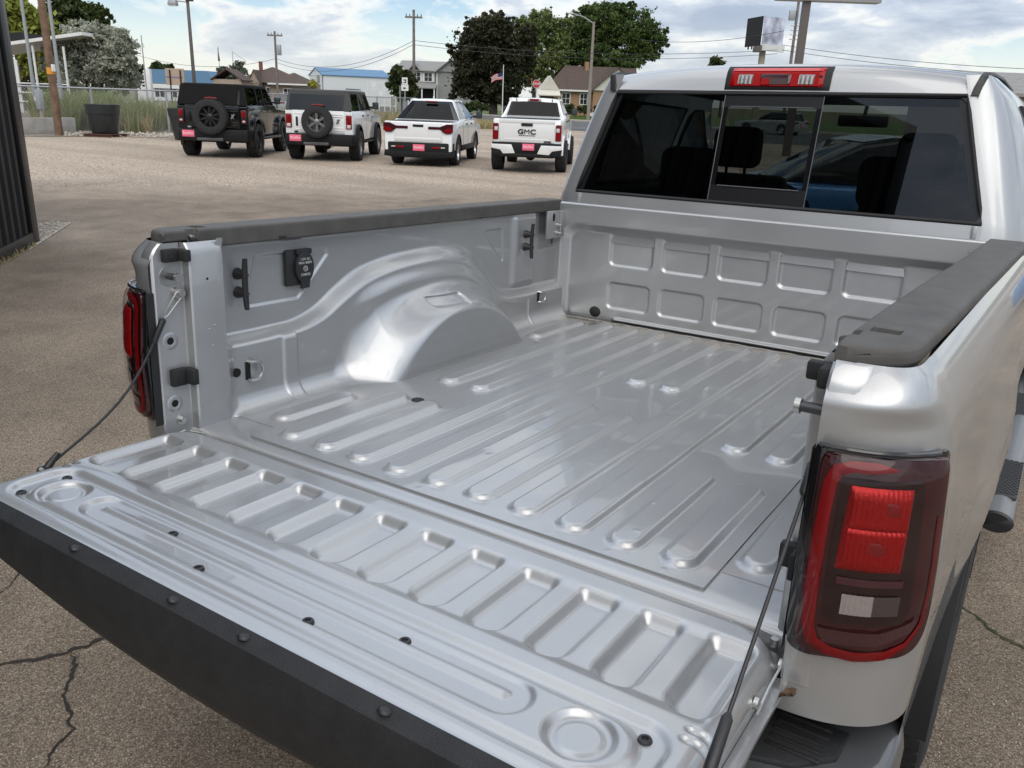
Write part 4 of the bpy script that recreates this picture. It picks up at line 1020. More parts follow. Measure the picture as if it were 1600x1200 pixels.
def lot_extra(n, l, t, c):
    """loose pale gravel lies over the asphalt in the far part of the lot, in uneven drifts"""
    sx = n.new('ShaderNodeVectorMath'); sx.operation = 'DOT_PRODUCT'; sx.inputs[1].default_value = (HEAD.x * .985 - SIDE.x * .17, HEAD.y * .985 - SIDE.y * .17, 0); l.new(t.outputs['Object'], sx.inputs[0])
    nz = n.new('ShaderNodeTexNoise'); nz.inputs['Scale'].default_value = 0.55; nz.inputs['Detail'].default_value = 8; nz.inputs['Roughness'].default_value = .65; l.new(t.outputs['Object'], nz.inputs[0])
    st = n.new('ShaderNodeMapping'); st.inputs['Rotation'].default_value = (0, 0, -math.atan2(SIDE.y, SIDE.x)); st.inputs['Scale'].default_value = (0.05, 0.55, 1); l.new(t.outputs['Object'], st.inputs[0])
    nb = n.new('ShaderNodeTexNoise'); nb.inputs['Scale'].default_value = 1.0; nb.inputs['Detail'].default_value = 5; l.new(st.outputs[0], nb.inputs[0])
    ad = n.new('ShaderNodeMath'); ad.operation = 'MULTIPLY_ADD'; l.new(nz.outputs[0], ad.inputs[0]); ad.inputs[1].default_value = 6.0; l.new(sx.outputs['Value'], ad.inputs[2])
    mr = n.new('ShaderNodeMapRange'); mr.inputs[1].default_value = 15.2; mr.inputs[2].default_value = 18.5; l.new(ad.outputs[0], mr.inputs[0])
    sb = n.new('ShaderNodeMapRange'); sb.inputs[1].default_value = .40; sb.inputs[2].default_value = .60; sb.inputs[3].default_value = 0.45; sb.inputs[4].default_value = 1.0; l.new(nb.outputs[0], sb.inputs[0])
    ml = n.new('ShaderNodeMath'); ml.operation = 'MULTIPLY'; l.new(mr.outputs[0], ml.inputs[0]); l.new(sb.outputs[0], ml.inputs[1])
    vo = n.new('ShaderNodeTexVoronoi'); vo.inputs['Scale'].default_value = 48; l.new(t.outputs['Object'], vo.inputs[0])
    s2 = n.new('ShaderNodeSeparateXYZ'); l.new(vo.outputs['Color'], s2.inputs[0])
    rp = n.new('ShaderNodeValToRGB'); e = rp.color_ramp.elements
    while len(e) < 4: e.new(.5)
    for i, (p, cc) in enumerate(GRAV_ST): e[i].position = p; e[i].color = (*cc, 1)
    l.new(s2.outputs[1], rp.inputs[0])
    mm = n.new('ShaderNodeMixRGB'); l.new(ml.outputs[0], mm.inputs[0]); l.new(c, mm.inputs[1]); l.new(rp.outputs[0], mm.inputs[2])
    mw = n.new('ShaderNodeMixRGB'); mw.blend_type = 'MULTIPLY'; mw.inputs[0].default_value = 1; l.new(mm.outputs[0], mw.inputs[1]); mw.inputs[2].default_value = (1.05, 1.0, 0.93, 1)
    return mw.outputs[0]
ASPHALT = ground_mat('asphalt_chipseal', ASPH_ST, None, 210, lot_extra, bump=0.35)
# one sheet to the horizon, finer near the camera
ts = np.concatenate([np.linspace(-60, -8, 8), np.linspace(-6, 30, 60), np.array([34, 40, 50, 65, 90, 140, 220, 400, 900, 2500])])
ws = np.concatenate([-np.array([2500, 900, 400, 200, 100, 60, 40]), np.linspace(-30, 30, 40), np.array([40, 60, 100, 200, 400, 900, 2500])])
Sg, Wg = np.meshgrid(ts, ws, indexing='ij')
GX = CAM.x + HEAD.x * Sg + SIDE.x * Wg; GY = CAM.y + HEAD.y * Sg + SIDE.y * Wg
tt = np.clip((Sg - 5) / 13, 0, 1); GZ = 0.1 * tt * tt * (3 - 2 * tt)
g = np_grid('ground', np.stack([GX, GY, GZ], -1), ASPHALT, None, 180, flip=True); tagp(g, 'grey brown chip seal lot with loose gravel', kind='structure')
GROUND = g
# cracks: real open joints filled with dark crumbs, lying in the sheet
CRK = mat('crack_dark', (0.028, 0.025, 0.022), rough=0.95)
CRKG = mat('crack_moss', (0.05, 0.055, 0.025), rough=0.95, var=0.5, vscale=40)
def crack(px, w=0.010, name='crack', m=None, jit=0.02):
    pts = [on_ground(*p) for p in px]; d = []
    for a, b_ in zip(pts, pts[1:]):
        n_ = max(2, int((b_ - a).length / 0.014))
        for k in range(n_): d.append(a.lerp(b_, k / n_))
    d.append(pts[-1]); b = MB(); prev = None; off = 0; slow = 0; wid = 1.0
    for i, p in enumerate(d):
        t = (d[min(i + 3, len(d) - 1)] - d[max(0, i - 3)]).normalized(); nn = Vector((-t.y, t.x, 0))
        slow = slow * 0.96 + random.uniform(-1, 1) * jit * .30; off = off * .55 + random.uniform(-1, 1) * .0065; wid = min(1.5, max(.15, wid + random.uniform(-.22, .22)))
        hw = w * 0.30 * wid * min(1, (min(i, len(d) - 1 - i) + .5) / 6)
        q = p + nn * (off + slow); z = gz(q.x, q.y) + 0.0035; ha, hb_ = hw * random.uniform(.4, 1.6), hw * random.uniform(.4, 1.6)
        cur = [b.v((q.x + nn.x * ha, q.y + nn.y * ha, z)), b.v((q.x - nn.x * hb_, q.y - nn.y * hb_, z))]
        if prev: b.face((prev[0], cur[0], cur[1], prev[1]))
        prev = cur
    b.build(name, m or CRK, GROUND, 0, normals=False)
crack([(-40, 1040), (20, 1032), (70, 1028), (110, 1014), (165, 992), (240, 985)], 0.017)
crack([(112, 1016), (122, 1040), (112, 1075), (110, 1110), (112, 1140), (85, 1175), (70, 1215)], 0.014)
crack([(-30, 960), (2, 925), (30, 896), (60, 880)], 0.013)
crack([(1490, 940), (1520, 962), (1548, 985), (1575, 1003), (1640, 1035)], 0.016, m=CRKG)
crack([(60, 292), (80, 288), (112, 284)], 0.016); crack([(60, 318), (150, 322), (230, 316), (330, 322), (420, 318)], 0.012); crack([(205, 322), (235, 335), (258, 341)], 0.012)
crack([(60, 300), (200, 306), (330, 308), (470, 318), (600, 316)], 0.010); crack([(330, 340), (460, 327), (600, 322), (780, 300)], 0.010)
crack([(56, 346), (80, 345), (114, 346)], 0.02)
# gravel patch by the dark wall
GRAVM = ground_mat('loose_gravel', GRAV_ST, None, 45, bump=1.0)
a, b2, c2, d2 = on_ground(40, 350), on_ground(113, 347), on_ground(60, 381), on_ground(44, 392)
b = MB(); b.poly([(p.x, p.y, gz(p.x, p.y) + 0.004) for p in (a, b2, on_ground(95, 358), c2, d2)]); b.build('gravel_patch', GRAVM, GROUND, 0)
def scatter_stones(name, cnt, place, s0, s1, m, parent=None):
    V = []; F = []
    ico = np.array([(0, 0, 1), (.9, 0, .3), (.28, .85, .3), (-.72, .53, .3), (-.72, -.53, .3), (.28, -.85, .3), (0, 0, -.6)])
    fc = [(0, 1, 2), (0, 2, 3), (0, 3, 4), (0, 4, 5), (0, 5, 1), (6, 2, 1), (6, 3, 2), (6, 4, 3), (6, 5, 4), (6, 1, 5)]
    for i in range(cnt):
        p = place(); s = random.uniform(s0, s1) * random.choice((.6, .8, 1)); a = random.uniform(0, 6.28); ca, sa = math.cos(a), math.sin(a)
        k = len(V) * 7
        q = ico * np.array([s, s * random.uniform(.6, 1), s * random.uniform(.45, .8)]); q = q * RNG.uniform(.75, 1.2, (7, 1))
        V.append(np.stack([q[:, 0] * ca - q[:, 1] * sa + p[0], q[:, 0] * sa + q[:, 1] * ca + p[1], q[:, 2] + p[2] + s * .2], -1)); F += [(a_ + k, b_ + k, c_ + k) for a_, b_, c_ in fc]
    return np_tris(name, np.concatenate(V), np.array(F), m, parent, 0)
STONE = mat('stone_chip', (0.46, 0.41, 0.35), rough=0.9, var=0.25, vscale=30)
def tri_pt(A, B, C):
    u, v = random.random(), random.random()
    if u + v > 1: u, v = 1 - u, 1 - v
    p = A + (B - A) * u + (C - A) * v; return (p.x, p.y, gz(p.x, p.y))
o = scatter_stones('gravel', 900, lambda: tri_pt(a, b2, d2) if random.random() < .6 else tri_pt(b2, c2, d2), .012, .030, STONE); tagp(o, 'loose gravel at the foot of the dark wall', kind='stuff')
def lot_pt(u0, u1, v0, v1):
    p = on_ground(random.uniform(u0, u1), random.uniform(v0, v1)); return (p.x, p.y, gz(p.x, p.y))
o = scatter_stones('gravel', 5000, lambda: lot_pt(30, 960, 214, 292), .010, .024, STONE); tagp(o, 'loose pale gravel lying over the lot', kind='stuff')
o = scatter_stones('gravel', 500, lambda: lot_pt(-100, 420, 760, 1250) if random.random() < .6 else lot_pt(1450, 1700, 700, 1250), .003, .006, STONE); tagp(o, 'stray stone chips on the chip seal', kind='stuff')

# ================================================================== DARK CORRUGATED WALL (left, runs on behind the camera)
DW = mat('dark_corrugated_steel', (0.008, 0.008, 0.009), rough=0.5, spec=0.3, var=0.25, vscale=2.5, bump=0.1, bscale=60)
DWT = mat('dark_trim_steel', (0.010, 0.010, 0.011), rough=0.35)
c0 = on_ground(57, 379); q0 = on_ground(0, 412); wd = Vector((q0.x - c0.x, q0.y - c0.y, 0)).normalized(); wn_ = Vector((-wd.y, wd.x, 0))
if wn_.dot(Vector((CAM.x - c0.x, CAM.y - c0.y, 0))) < 0: wn_ = -wn_
WL, WHT = 11.1, 4.45
BLD = empty('corrugated_building', (c0.x, c0.y, 0), math.atan2(wd.y, wd.x))
tagp(BLD, 'black corrugated steel building at the left edge with a corner trim', 'building')
side = 1 if Vector((-wd.y, wd.x, 0)).dot(wn_) > 0 else -1
b = MB(); prof = []; x = 0.14; 
while x < WL - .1:
    prof += [(x, 0), (x + .05, -.0), (x + .075, .032), (x + .155, .032), (x + .18, 0)]; x += .205
b.grid([[(p[0], side * (p[1] - .035), z) for p in prof] for z in (0.02, WHT)]); b.build('corrugated_sheet', DW, BLD, 0)
b = MB(); b.box(-.02, WL + .02, *sorted((side * -.06, side * -6.0)), 0.0, WHT - .02); b.build('building_core', DWT, BLD)
for x in (0.0, WL):
    b = MB(); b.box(x - .07, x + .13 if x == 0 else x + .07, *sorted((side * -.07, side * .02)), 0.0, WHT + .03, .006); b.build('corner_trim', DWT, BLD)
b = MB(); b.box(-.05, WL + .05, *sorted((side * -.07, side * .018)), 0.0, 0.16, .005); b.build('base_rail', DWT, BLD)
b = MB(); b.box(-.05, WL + .05, *sorted((side * -.07, side * .05)), WHT - .02, WHT + .14, .005); b.build('eaves_trim', DWT, BLD)
# ================================================================== PARKED VEHICLES
WHITE = mat('white_paint', (0.74, 0.75, 0.75), rough=0.30, coat=0.8)
BLACKPAINT = mat('black_paint', (0.004, 0.0045, 0.005), rough=0.15, coat=0.3, spec=0.35)
GREYTOP = mat('grey_hard_top', (0.042, 0.043, 0.043), rough=0.6)
SOFTTOP = mat('black_soft_top', (0.007, 0.007, 0.0075), rough=0.75, spec=0.2)
CLAD = mat('dark_cladding', (0.009, 0.0093, 0.0097), rough=0.6, spec=0.25)
PINK = mat('pink_plate', (0.78, 0.14, 0.23), rough=0.45)
PALEPINK = mat('pale_pink_print', (0.85, 0.42, 0.48), rough=0.45)
LITRED = lens('car_tail_red', (0.19, 0.003, 0.006), rough=0.25, coat=0.15, spec=0.2)
LITCLEAR = lens('car_tail_clear', (0.55, 0.53, 0.53), rough=0.2)
RIMGREY = mat('grey_alloy', (0.22, 0.22, 0.22), rough=0.4, metal=0.8)
RIMBLK = mat('black_alloy', (0.02, 0.02, 0.02), rough=0.35, metal=0.3)
CARGLASS = glass('car_glass', (0.07, 0.075, 0.08), ior=1.28)
MIRG = mat('mirror_glass_dark', (0.05, 0.055, 0.06), rough=0.05, spec=0.4)
BLUE = mat('blue_paint', (0.02, 0.16, 0.42), rough=0.25, metal=0.3, coat=1.0)
ORANGE = mat('orange_paint', (0.6, 0.2, 0.05), rough=0.3, coat=0.6)
SILVERCAR = mat('silver_car_paint', (0.40, 0.42, 0.43), rough=0.3, metal=0.5, coat=0.8)
def arch_profile(y0_, y1_, zb, ztop, arches, r, zc, front):
    """side outline of the lower body with wheel arch openings, from the rear bottom forwards"""
    pts = [(y0_, zb)]
    for a in arches:
        dz = zc - zb; half_ = math.sqrt(max(0.01, r * r - dz * dz)); t0 = math.atan2(-dz, -half_); t1 = math.atan2(-dz, half_)
        # go over the top of the arch
        t0 = math.pi + math.atan2(dz, half_); t1 = -math.atan2(dz, half_)
        for k in range(13): t = t0 + (t1 - t0) * k / 12; pts.append((a + r * math.cos(t), zc + r * math.sin(t)))
    pts.append((y1_, zb)); return pts + front
def plate(parent, x, y, z):
    b = MB(); b.box(x - .16, x + .16, y - .012, y, z - .085, z + .085, .006); p = b.build('number_plate', PINK, parent)
    b = MB(); 
    for k in range(6): b.box(x - .135 + k * .046, x - .135 + k * .046 + .038, y - .016, y - .011, z - .035 + .006 * (k % 2), z + .04 - .01 * (k % 3), .004)
    b.build('plate_print', PALEPINK, p); tagp(p); return p
def flare(parent, s, y, z, r, w, m, xo, a0=-18):
    b = MB(); rows = []
    for k in range(19):
        t = R_(a0) + R_(180 - 2 * a0) * k / 18
        rows.append([(s * xx, y + rr * math.cos(t), z + rr * math.sin(t)) for xx, rr in ((xo - .02, r + .055), (xo + w * .8, r + .05), (xo + w, r + .03), (xo + w, r - .005), (xo - .02, r - .005))])
    b.grid(rows); b.build('wheel_flare', m, parent, 40)
def wheels(root, wb, tr, r, w, m, spokes=6, rimw=.13, lugs=36, rimr=.62):
    for s in (-1, 1):
        for y in (0, wb): lug_wheel('wheel', (s * tr / 2, y, r), r, w, rimw, spokes, m, root, s, lugs=lugs, rimr=rimr)
def underbody(root, hw, y0_, y1_, z0_, z1_):
    b = MB(); b.box(-hw, hw, y0_, y1_, z0_, z1_, .03); b.build('underbody', CHARC, root)
    b = MB(); b.cyl((-hw - .1, 0, .42), (hw + .1, 0, .42), .055, n=10); b.build('axle', CHARC, root)
    b = MB(); b.lathe([(0, -.16), (.09, -.13), (.145, 0), (.09, .13), (0, .16)], (0.02, -.02, .42), 'y', 14); b.build('differential', CHARC, root)
    b = MB(); b.cyl((.35, y0_ + .05, z0_ + .02), (.35, y0_ - .12, z0_), .035, n=10); b.build('exhaust_pipe', STEEL, root)
def mirror(root, s, y, z, hw, m):
    b = MB(); b.box(*sorted((s * (hw - .05), s * (hw + .10))), y - .02, y + .03, z - .05, z, .01); b.box(*sorted((s * (hw + .07), s * (hw + .25))), y - .05, y + .06, z - .07, z + .13, .035, 3); o = b.build('door_mirror', m, root)
    b = MB(); b.box(*sorted((s * (hw + .09), s * (hw + .235))), y - .054, y - .049, z - .05, z + .11, .002); b.build('mirror_glass', MIRG, o)
def suv(name, label, pos, hd, sc, lift, bodym, topm, trimm, r, rimm, spokes, soft):
    root = empty(name, (pos[0], pos[1], gz(pos[0], pos[1])), hd); sc *= .955; root.scale = (sc, sc, sc)
    tagp(root, label, 'SUV', 'vehicles parked in a row on the gravel lot')
    L = lift; zc = r; ar = r + .085
    zb, belt, zt = .53 + L, 1.34 + L, 1.87 + L
    prof = arch_profile(-.80, 3.80, zb, belt, (0, 2.95), ar, zc + .03, [(3.84, .75 + L), (3.80, 1.10 + L), (3.70, 1.16 + L), (2.45, 1.24 + L), (2.25, belt - .005), (-.76, belt), (-.80, belt - .05)])
    b = MB(); b.prism(prof, 'x', -.915, .915, .035, 2); b.build('body', bodym, root, 35)
    underbody(root, .68, -.72, 3.7, zb - .12, zb + .25)
    # greenhouse
    b = MB(); lo = [(-.79, belt), (2.20, belt)]; 
    hwb, hwt = .885, .795
    V = []
    def ghx(z): return hwb + (hwt - hwb) * (z - belt) / (zt - belt)
    # corner posts, header and roof as one shell; openings left for the glass
    b.box(-.76, .76, -.70, 1.72, zt - .10, zt, .045, 3); 
    for s in (-1, 1):
        for (ya, yb, yat, ybt) in ((-.79, -.62, -.70, -.54), (.42, .54, .42, .52), (1.18, 1.28, 1.10, 1.19), (2.12, 2.24, 1.62, 1.72)):
            pz = [(s * (hwb - .05), ya, belt - .02), (s * hwb, ya, belt - .02), (s * hwb, yb, belt - .02), (s * (hwb - .05), yb, belt - .02)]
            qz = [(s * (hwt - .06), yat, zt - .04), (s * hwt, yat, zt - .04), (s * hwt, ybt, zt - .04), (s * (hwt - .06), ybt, zt - .04)]
            p = [b.v(q) for q in pz]; q_ = [b.v(q) for q in qz]
            for k in range(4): b.face((p[k], p[(k + 1) % 4], q_[(k + 1) % 4], q_[k]))
            b.face(p[::-1]); b.face(q_)
        b.box(*sorted((s * (hwt - .06), s * (hwt + .008))), -.70, 1.72, zt - .10, zt - .02, .02)
    b.build('roof', topm, root, 40)
    # rear post panels and rear glass
    b = MB()
    for s in (-1, 1): b.poly([(s * .90, -.80, belt), (s * .62, -.80, belt), (s * .70, -.722, zt - .04), (s * .80, -.715, zt - .04)])
    b.poly([(-.78, -.722, zt - .04), (.78, -.722, zt - .04), (.77, -.735, zt - .14), (-.77, -.735, zt - .14)])
    b.build('rear_post', topm, root, 0)
    b = MB(); b.poly([(-.80, -.803, belt + .01), (.66, -.803, belt + .01), (.70, -.742, zt - .13), (-.76, -.742, zt - .13)]); b.build('rear_glass', PRIVACY if not soft else SOFTTOP, root, 0)
    if soft: b = MB(); b.poly([(.66, -.806, belt + .02), (.72, -.806, belt + .02), (.73, -.745, zt - .16), (.70, -.745, zt - .16)]); b.build('rear_glass', PRIVACY, root, 0)
    for s in (-1, 1):
        for (ya, yb, yat, ybt) in ((-.60, .40, -.52, .42), (.56, 1.16, .54, 1.08), (1.30, 2.10, 1.21, 1.60)):
            b = MB(); b.poly([(s * (hwb - .012), ya, belt), (s * (hwb - .012), yb, belt), (s * (hwt - .004), ybt, zt - .09), (s * (hwt - .004), yat, zt - .09)]); b.build('side_window', CARGLASS if ya > 0 else (SILVERCAR if False else CARGLASS), root, 0)
    b = MB(); b.poly([(-.84, 2.20, belt), (.84, 2.20, belt), (.74, 1.70, zt - .06), (-.74, 1.70, zt - .06)]); b.build('windscreen', CARGLASS, root, 0)
    b = MB(); b.box(-.7, .7, -.4, -.25, 1.0 + L, belt + .30, .05); b.box(-.75, -.1, 1.2, 1.35, 1.0, belt + .28, .06); b.box(.1, .75, 1.2, 1.35, 1.0, belt + .28, .06); b.build('seats', CHARC, root)
    # tailgate
    b = MB(); b.box(-.70, .70, -.822, -.795, zb + .22, belt - .01, .008)
    for z in (belt - .10, belt - .155, zb + .30, zb + .36): b.box(.34, .66, -.836, -.815, z - .018, z + .018, .008)
    for z in (belt - .10, zb + .30): b.box(-.66, -.45, -.830, -.815, z - .014, z + .014, .006)
    b.build('tailgate', bodym, root, 35)
    b = MB(); b.box(-.62, -.565, -.845, -.815, belt - .42, belt - .18, .012); b.build('tailgate_handle', CLAD, root)
    b = MB(); b.prism([(.47, belt - .33), (.50, belt - .27), (.50, belt - .22), (.55, belt - .235), (.57, belt - .20), (.585, belt - .24), (.545, belt - .28), (.56, belt - .36), (.53, belt - .31), (.50, belt - .35)], 'y', -.836, -.824); b.build('badge', SILVERCAR if bodym is BLACKPAINT else RIMGREY, root, 0)
    b = MB(); b.prism([(-.62 + .055 * math.cos(t), zb + .245 + .022 * math.sin(t)) for t in [2 * math.pi * k / 14 for k in range(14)]], 'y', -.834, -.820); b.build('badge', RIMBLK if bodym is WHITE else SILVERCAR, root)
    for s in (-1, 1):
        x0, x1 = sorted((s * .735, s * .895))
        b = MB(); b.box(x0, x1, -.832, -.79, belt - .47, belt - .11, .018); o = b.build('tail_lamp', RIMBLK if bodym is BLACKPAINT else LITRED, root)
        b = MB(); b.box(x0 + .022, x1 - .022, -.842, -.828, belt - .30, belt - .135, .01); b.build('lamp_red', LITRED, o)
        b = MB(); b.box(x0 + .030, x1 - .030, -.842, -.828, belt - .445, belt - .36, .008); b.build('lamp_clear', LITCLEAR if bodym is WHITE else LITRED, o)
        if bodym is BLACKPAINT:
            b = MB(); b.box(x0 + .045, x1 - .045, -.848, -.838, belt - .42, belt - .375, .006); b.build('lamp_bulb', LITCLEAR, o)
    b = MB(); b.prism([(-.96, -.74), (-.90, -.90), (-.55, -.965), (.55, -.965), (.90, -.90), (.96, -.74), (.96, -.52), (-.96, -.52)], 'z', zb - .10, zb + .20, .03); b.build('rear_bumper', CLAD, root, 40)
    b = MB(); b.box(-.40, .28, -.98, -.955, zb - .09, zb - .02, .01); b.build('skid_plate', BUMPGREY, root)
    plate(root, -.62, -.955, zb + .08)
    for s in (-1, 1):
        flare(root, s, 0, zc + .03, ar, .075, trimm, .905); flare(root, s, 2.95, zc + .03, ar, .075, trimm, .905)
        mirror(root, s, 1.98, belt + .10, .90, trimm if not soft else BLACKPAINT)
        for y in (.62, 1.42):
            b = MB(); b.box(*sorted((s * .912, s * .935)), y, y + .17, belt - .16, belt - .12, .008); b.build('door_handle', trimm, root)
        for y in (.44, 1.22, 2.14):
            b = MB(); b.box(*sorted((s * .912, s * .9165)), y, y + .010, zb + .08, belt - .01); b.build('door_seam', CHARC, root)
        b = MB(); b.box(*sorted((s * .72, s * (1.04 if soft else .93))), .58, 2.38, zb - .09, zb - .03, .015); b.build('side_step', CLAD if not soft else DARKSTEEL, root)
    sp = lug_wheel('spare_wheel', (0.0, -.99, zb + .515), r, .26, .15 if not soft else .09, spokes, rimm, root, 1, axis='y', lugs=36, rimr=.60)
    b = MB(); b.cyl((0, -.80, zb + .515), (0, -.95, zb + .515), .14, n=14); b.build('spare_carrier', CHARC, root)
    b = MB(); b.tube([(-.16, -.86, zb + .515 + r * 1.02), (0, -.875, zb + .515 + r * 1.06), (.16, -.86, zb + .515 + r * 1.02)], .022, 8); b.build('high_brake_lamp', LITRED, root)
    if bodym is WHITE:
        for s in (-1, 1):
            b = MB(); b.box(s * .70 - .02, s * .70 + .02, -.45, 1.5, zt + .02, zt + .05, .01); b.build('roof_rail', GREYTOP, root)
    wheels(root, 2.95, 1.69 if not soft else 1.72, r, .29, rimm, spokes)
    return root
suv('black_off_road_suv', 'black off-road SUV with a black soft top and spare wheel, leftmost of the parked row', (-17.598, 13.354), 0.619, 0.985, .015, BLACKPAINT, SOFTTOP, BLACKPAINT, .445, RIMBLK, 10, True)
suv('white_off_road_suv', 'white off-road SUV with dark grey hard top and tailgate spare wheel', (-15.466, 14.907), 0.569, 0.965, .0, WHITE, GREYTOP, CLAD, .41, RIMGREY, 6, False)

def pickup(name, label, pos, hd, sc, P):
    root = empty(name, (pos[0], pos[1], gz(pos[0], pos[1])), hd); sc *= .95; root.scale = (sc, sc, sc)
    tagp(root, label, 'pickup truck', 'vehicles parked in a row on the gravel lot')
    r, wb = P['r'], P['wb']; ar = r + .06; hw = P['hw']; zb, rail, hood = P['zb'], P['rail'], P['hood']; yr = P['yr']; yn = P['yn']
    yc0, yc1, yw0, yw1, zt = P['cab']          # rear glass foot, rear roof edge, front roof edge, windscreen foot, roof height
    prof = arch_profile(yr, yn, zb, rail, (0, wb), ar, r + .02, [(yn + .05, zb + .25), (yn, hood - .12), (yn - .12, hood - .05), (yw1 + .1, hood + .04), (yw1, rail + P['rise']), (yc0 + .30, rail + P['rise']), (yc0 - .05, rail + P['rise'] * .6), (yc0 - .35, rail), (yr + .02, rail), (yr, rail - .03)])
    b = MB(); b.prism(prof, 'x', -hw, hw, .05, 3); b.build('body', WHITE, root, 35)
    underbody(root, hw - .25, yr + .1, yn - .2, zb - .14, zb + .2)
    ht, hb = P['roofhw'], hw - .05
    zc_ = rail + P['rise'] * .6
    # cab shell: roof, posts
    b = MB()
    prof_r = [(-ht, 0), (ht, 0)]
    b.grid([[(x, y, z - .03 * (abs(x) / ht) ** 2.5) for x in np.linspace(-ht, ht, 9)] for y, z in ((yc1 - .03, zt - .10), (yc1 - .01, zt - .05), (yc1 + .04, zt - .012), (yc1 + .2, zt), ((yc1 + yw0) / 2, zt + .01), (yw0 - .1, zt - .01), (yw0, zt - .04))])
    b.build('roof', WHITE, root, 60)
    b = MB()
    for s in (-1, 1):
        for (ya, yb, yat, ybt) in ((yc0 - .02, yc0 + .22, yc1 - .02, yc1 + .17), (P['bp'], P['bp'] + .12, P['bp'] - .06, P['bp'] + .04), (yw1 - .08, yw1 + .02, yw0 - .08, yw0)):
            p = [b.v(q) for q in ((s * (hb - .10), ya, zc_ - .03), (s * hb, ya + .02, zc_ - .03), (s * hb, yb, zc_ - .03), (s * (hb - .10), yb, zc_ - .03))]
            q_ = [b.v(q) for q in ((s * (ht - .06), yat, zt - .05), (s * ht, yat + .02, zt - .05), (s * ht, ybt, zt - .05), (s * (ht - .06), ybt, zt - .05))]
            for k in range(4): b.face((p[k], p[(k + 1) % 4], q_[(k + 1) % 4], q_[k]))
        b.tube([(s * ht, yc1, zt - .05), (s * ht, (yc1 + yw0) / 2, zt - .03), (s * ht, yw0, zt - .06)], .035, 6)
    b.build('cab_post', P['postm'], root, 40)
    b = MB(); b.poly([(-hb + .10, yc0 - .03, zc_), (hb - .10, yc0 - .03, zc_), (ht - .06, yc1 - .035, zt - .11), (-ht + .06, yc1 - .035, zt - .11)]); rg = b.build('rear_glass', CARGLASS, root, 0)
    for s in (-1, 1):
        for (ya, yb, yat, ybt) in ((yc0 + .24, P['bp'] - .02, yc1 + .19, P['bp'] - .08), (P['bp'] + .14, yw1 - .10, P['bp'] + .06, yw0 - .10)):
            b = MB(); b.poly([(s * (hb - .01), ya, zc_ + .01), (s * (hb - .01), yb, zc_ + .03), (s * (ht - .003), ybt, zt - .08), (s * (ht - .003), yat, zt - .07)]); b.build('side_window', CARGLASS, root, 0)
        mirror(root, s, yw1 - .25, zc_ + .10, hw - .02, P['trim'])
        for y in (P['bp'] - .28, P['bp'] + .55):
            b = MB(); b.box(*sorted((s * (hw - .002), s * (hw + .02))), y, y + .17, rail - .09, rail - .05, .008); b.build('door_handle', P['trim'], root)
        for y in (yc0 + .45, P['bp'] + .06, yw1 - .02):
            b = MB(); b.box(*sorted((s * (hw - .001), s * (hw + .003))), y, y + .010, zb + .12, rail - .02); b.build('door_seam', CHARC, root)
        for y in (0, wb): flare(root, s, y, r + .02, ar, P['fw'], P['flarem'], hw - .01, 2)
        b = MB(); b.box(*sorted((s * (hw - .06), s * (hw + .015))), ar + .02, wb - ar - .02, zb - .04, zb + P['sill'], .02); b.build('sill_trim', P['trim'] if P['sill'] > .05 else CHARC, root)
    b = MB(); b.poly([(-hb + .05, yw1, zc_), (hb - .05, yw1, zc_), (ht - .04, yw0 + .01, zt - .07), (-ht + .04, yw0 + .01, zt - .07)]); b.build('windscreen', CARGLASS, root, 0)
    b = MB(); b.box(-hb + .15, hb - .15, yc0 + .25, yc0 + .40, .8, zc_ + .12, .06)
    for s in (-1, 1): b.box(*sorted((s * .12, s * .62)), P['bp'] - .1, P['bp'] + .05, .8, zc_ + .2, .06); b.box(*sorted((s * .24, s * .5)), P['bp'] - .1, P['bp'] + .0, zc_ + .2, zc_ + .36, .05)
    b.box(-.7, .7, yw1 - .3, yw1, .9, zc_ + .02, .05); b.build('seats', CHARC, root)
    b = MB(); b.box(-hw + .10, hw - .10, yr + .06, yc0 - .06, rail - .02, rail + .012, .008); b.build('bed_cover', CLAD, root)
    wheels(root, wb, P['tr'], r, P['tw'], P['rim'], P['spk'], rimr=P.get('rimr', .62))
    plate(root, P['px'], P['py'], P['pz'])
    return root
# compact white pickup
C1 = dict(r=.365, wb=3.0, hw=.935, zb=.42, rail=1.17, hood=1.10, yr=-1.00, yn=3.92, cab=(.30, .86, 2.05, 2.95, 1.76), rise=.06, roofhw=.62, bp=1.45, postm=WHITE, trim=CLAD, flarem=CLAD, fw=.022, sill=.12, tr=1.62, tw=.25, rim=CHROME, spk=5, px=.02, py=-1.035, pz=.50)
k = pickup('compact_pickup', 'white compact pickup with arrow shaped tail lamps and a black rear window surround', (-13.065, 16.044), 0.469, 0.954, C1)
b = MB()
for s in (-1, 1): b.poly([(s * .90, .23, 1.205), (s * .74, .255, 1.205), (s * .50, .80, 1.665), (s * .585, .79, 1.70)])
b.poly([(-.585, .79, 1.70), (.585, .79, 1.70), (.53, .775, 1.625), (-.53, .775, 1.625)]); b.build('rear_glass_surround', DARKGLOSS, k, 0)
b = MB(); b.box(-.17, .17, .745, .80, 1.665, 1.705, .01); b.build('high_brake_lamp', LITRED, k)
b = MB(); b.box(-.66, .66, -1.022, -.995, .66, 1.155, .012); b.box(-.62, .62, -1.030, -1.015, .70, .76, .02); tgp = b.build('tailgate', WHITE, k)
b = MB(); b.box(-.14, .14, -1.034, -1.015, 1.035, 1.10, .012, taper=(1.1, 1)); b.build('tailgate_handle', RIMBLK, k)
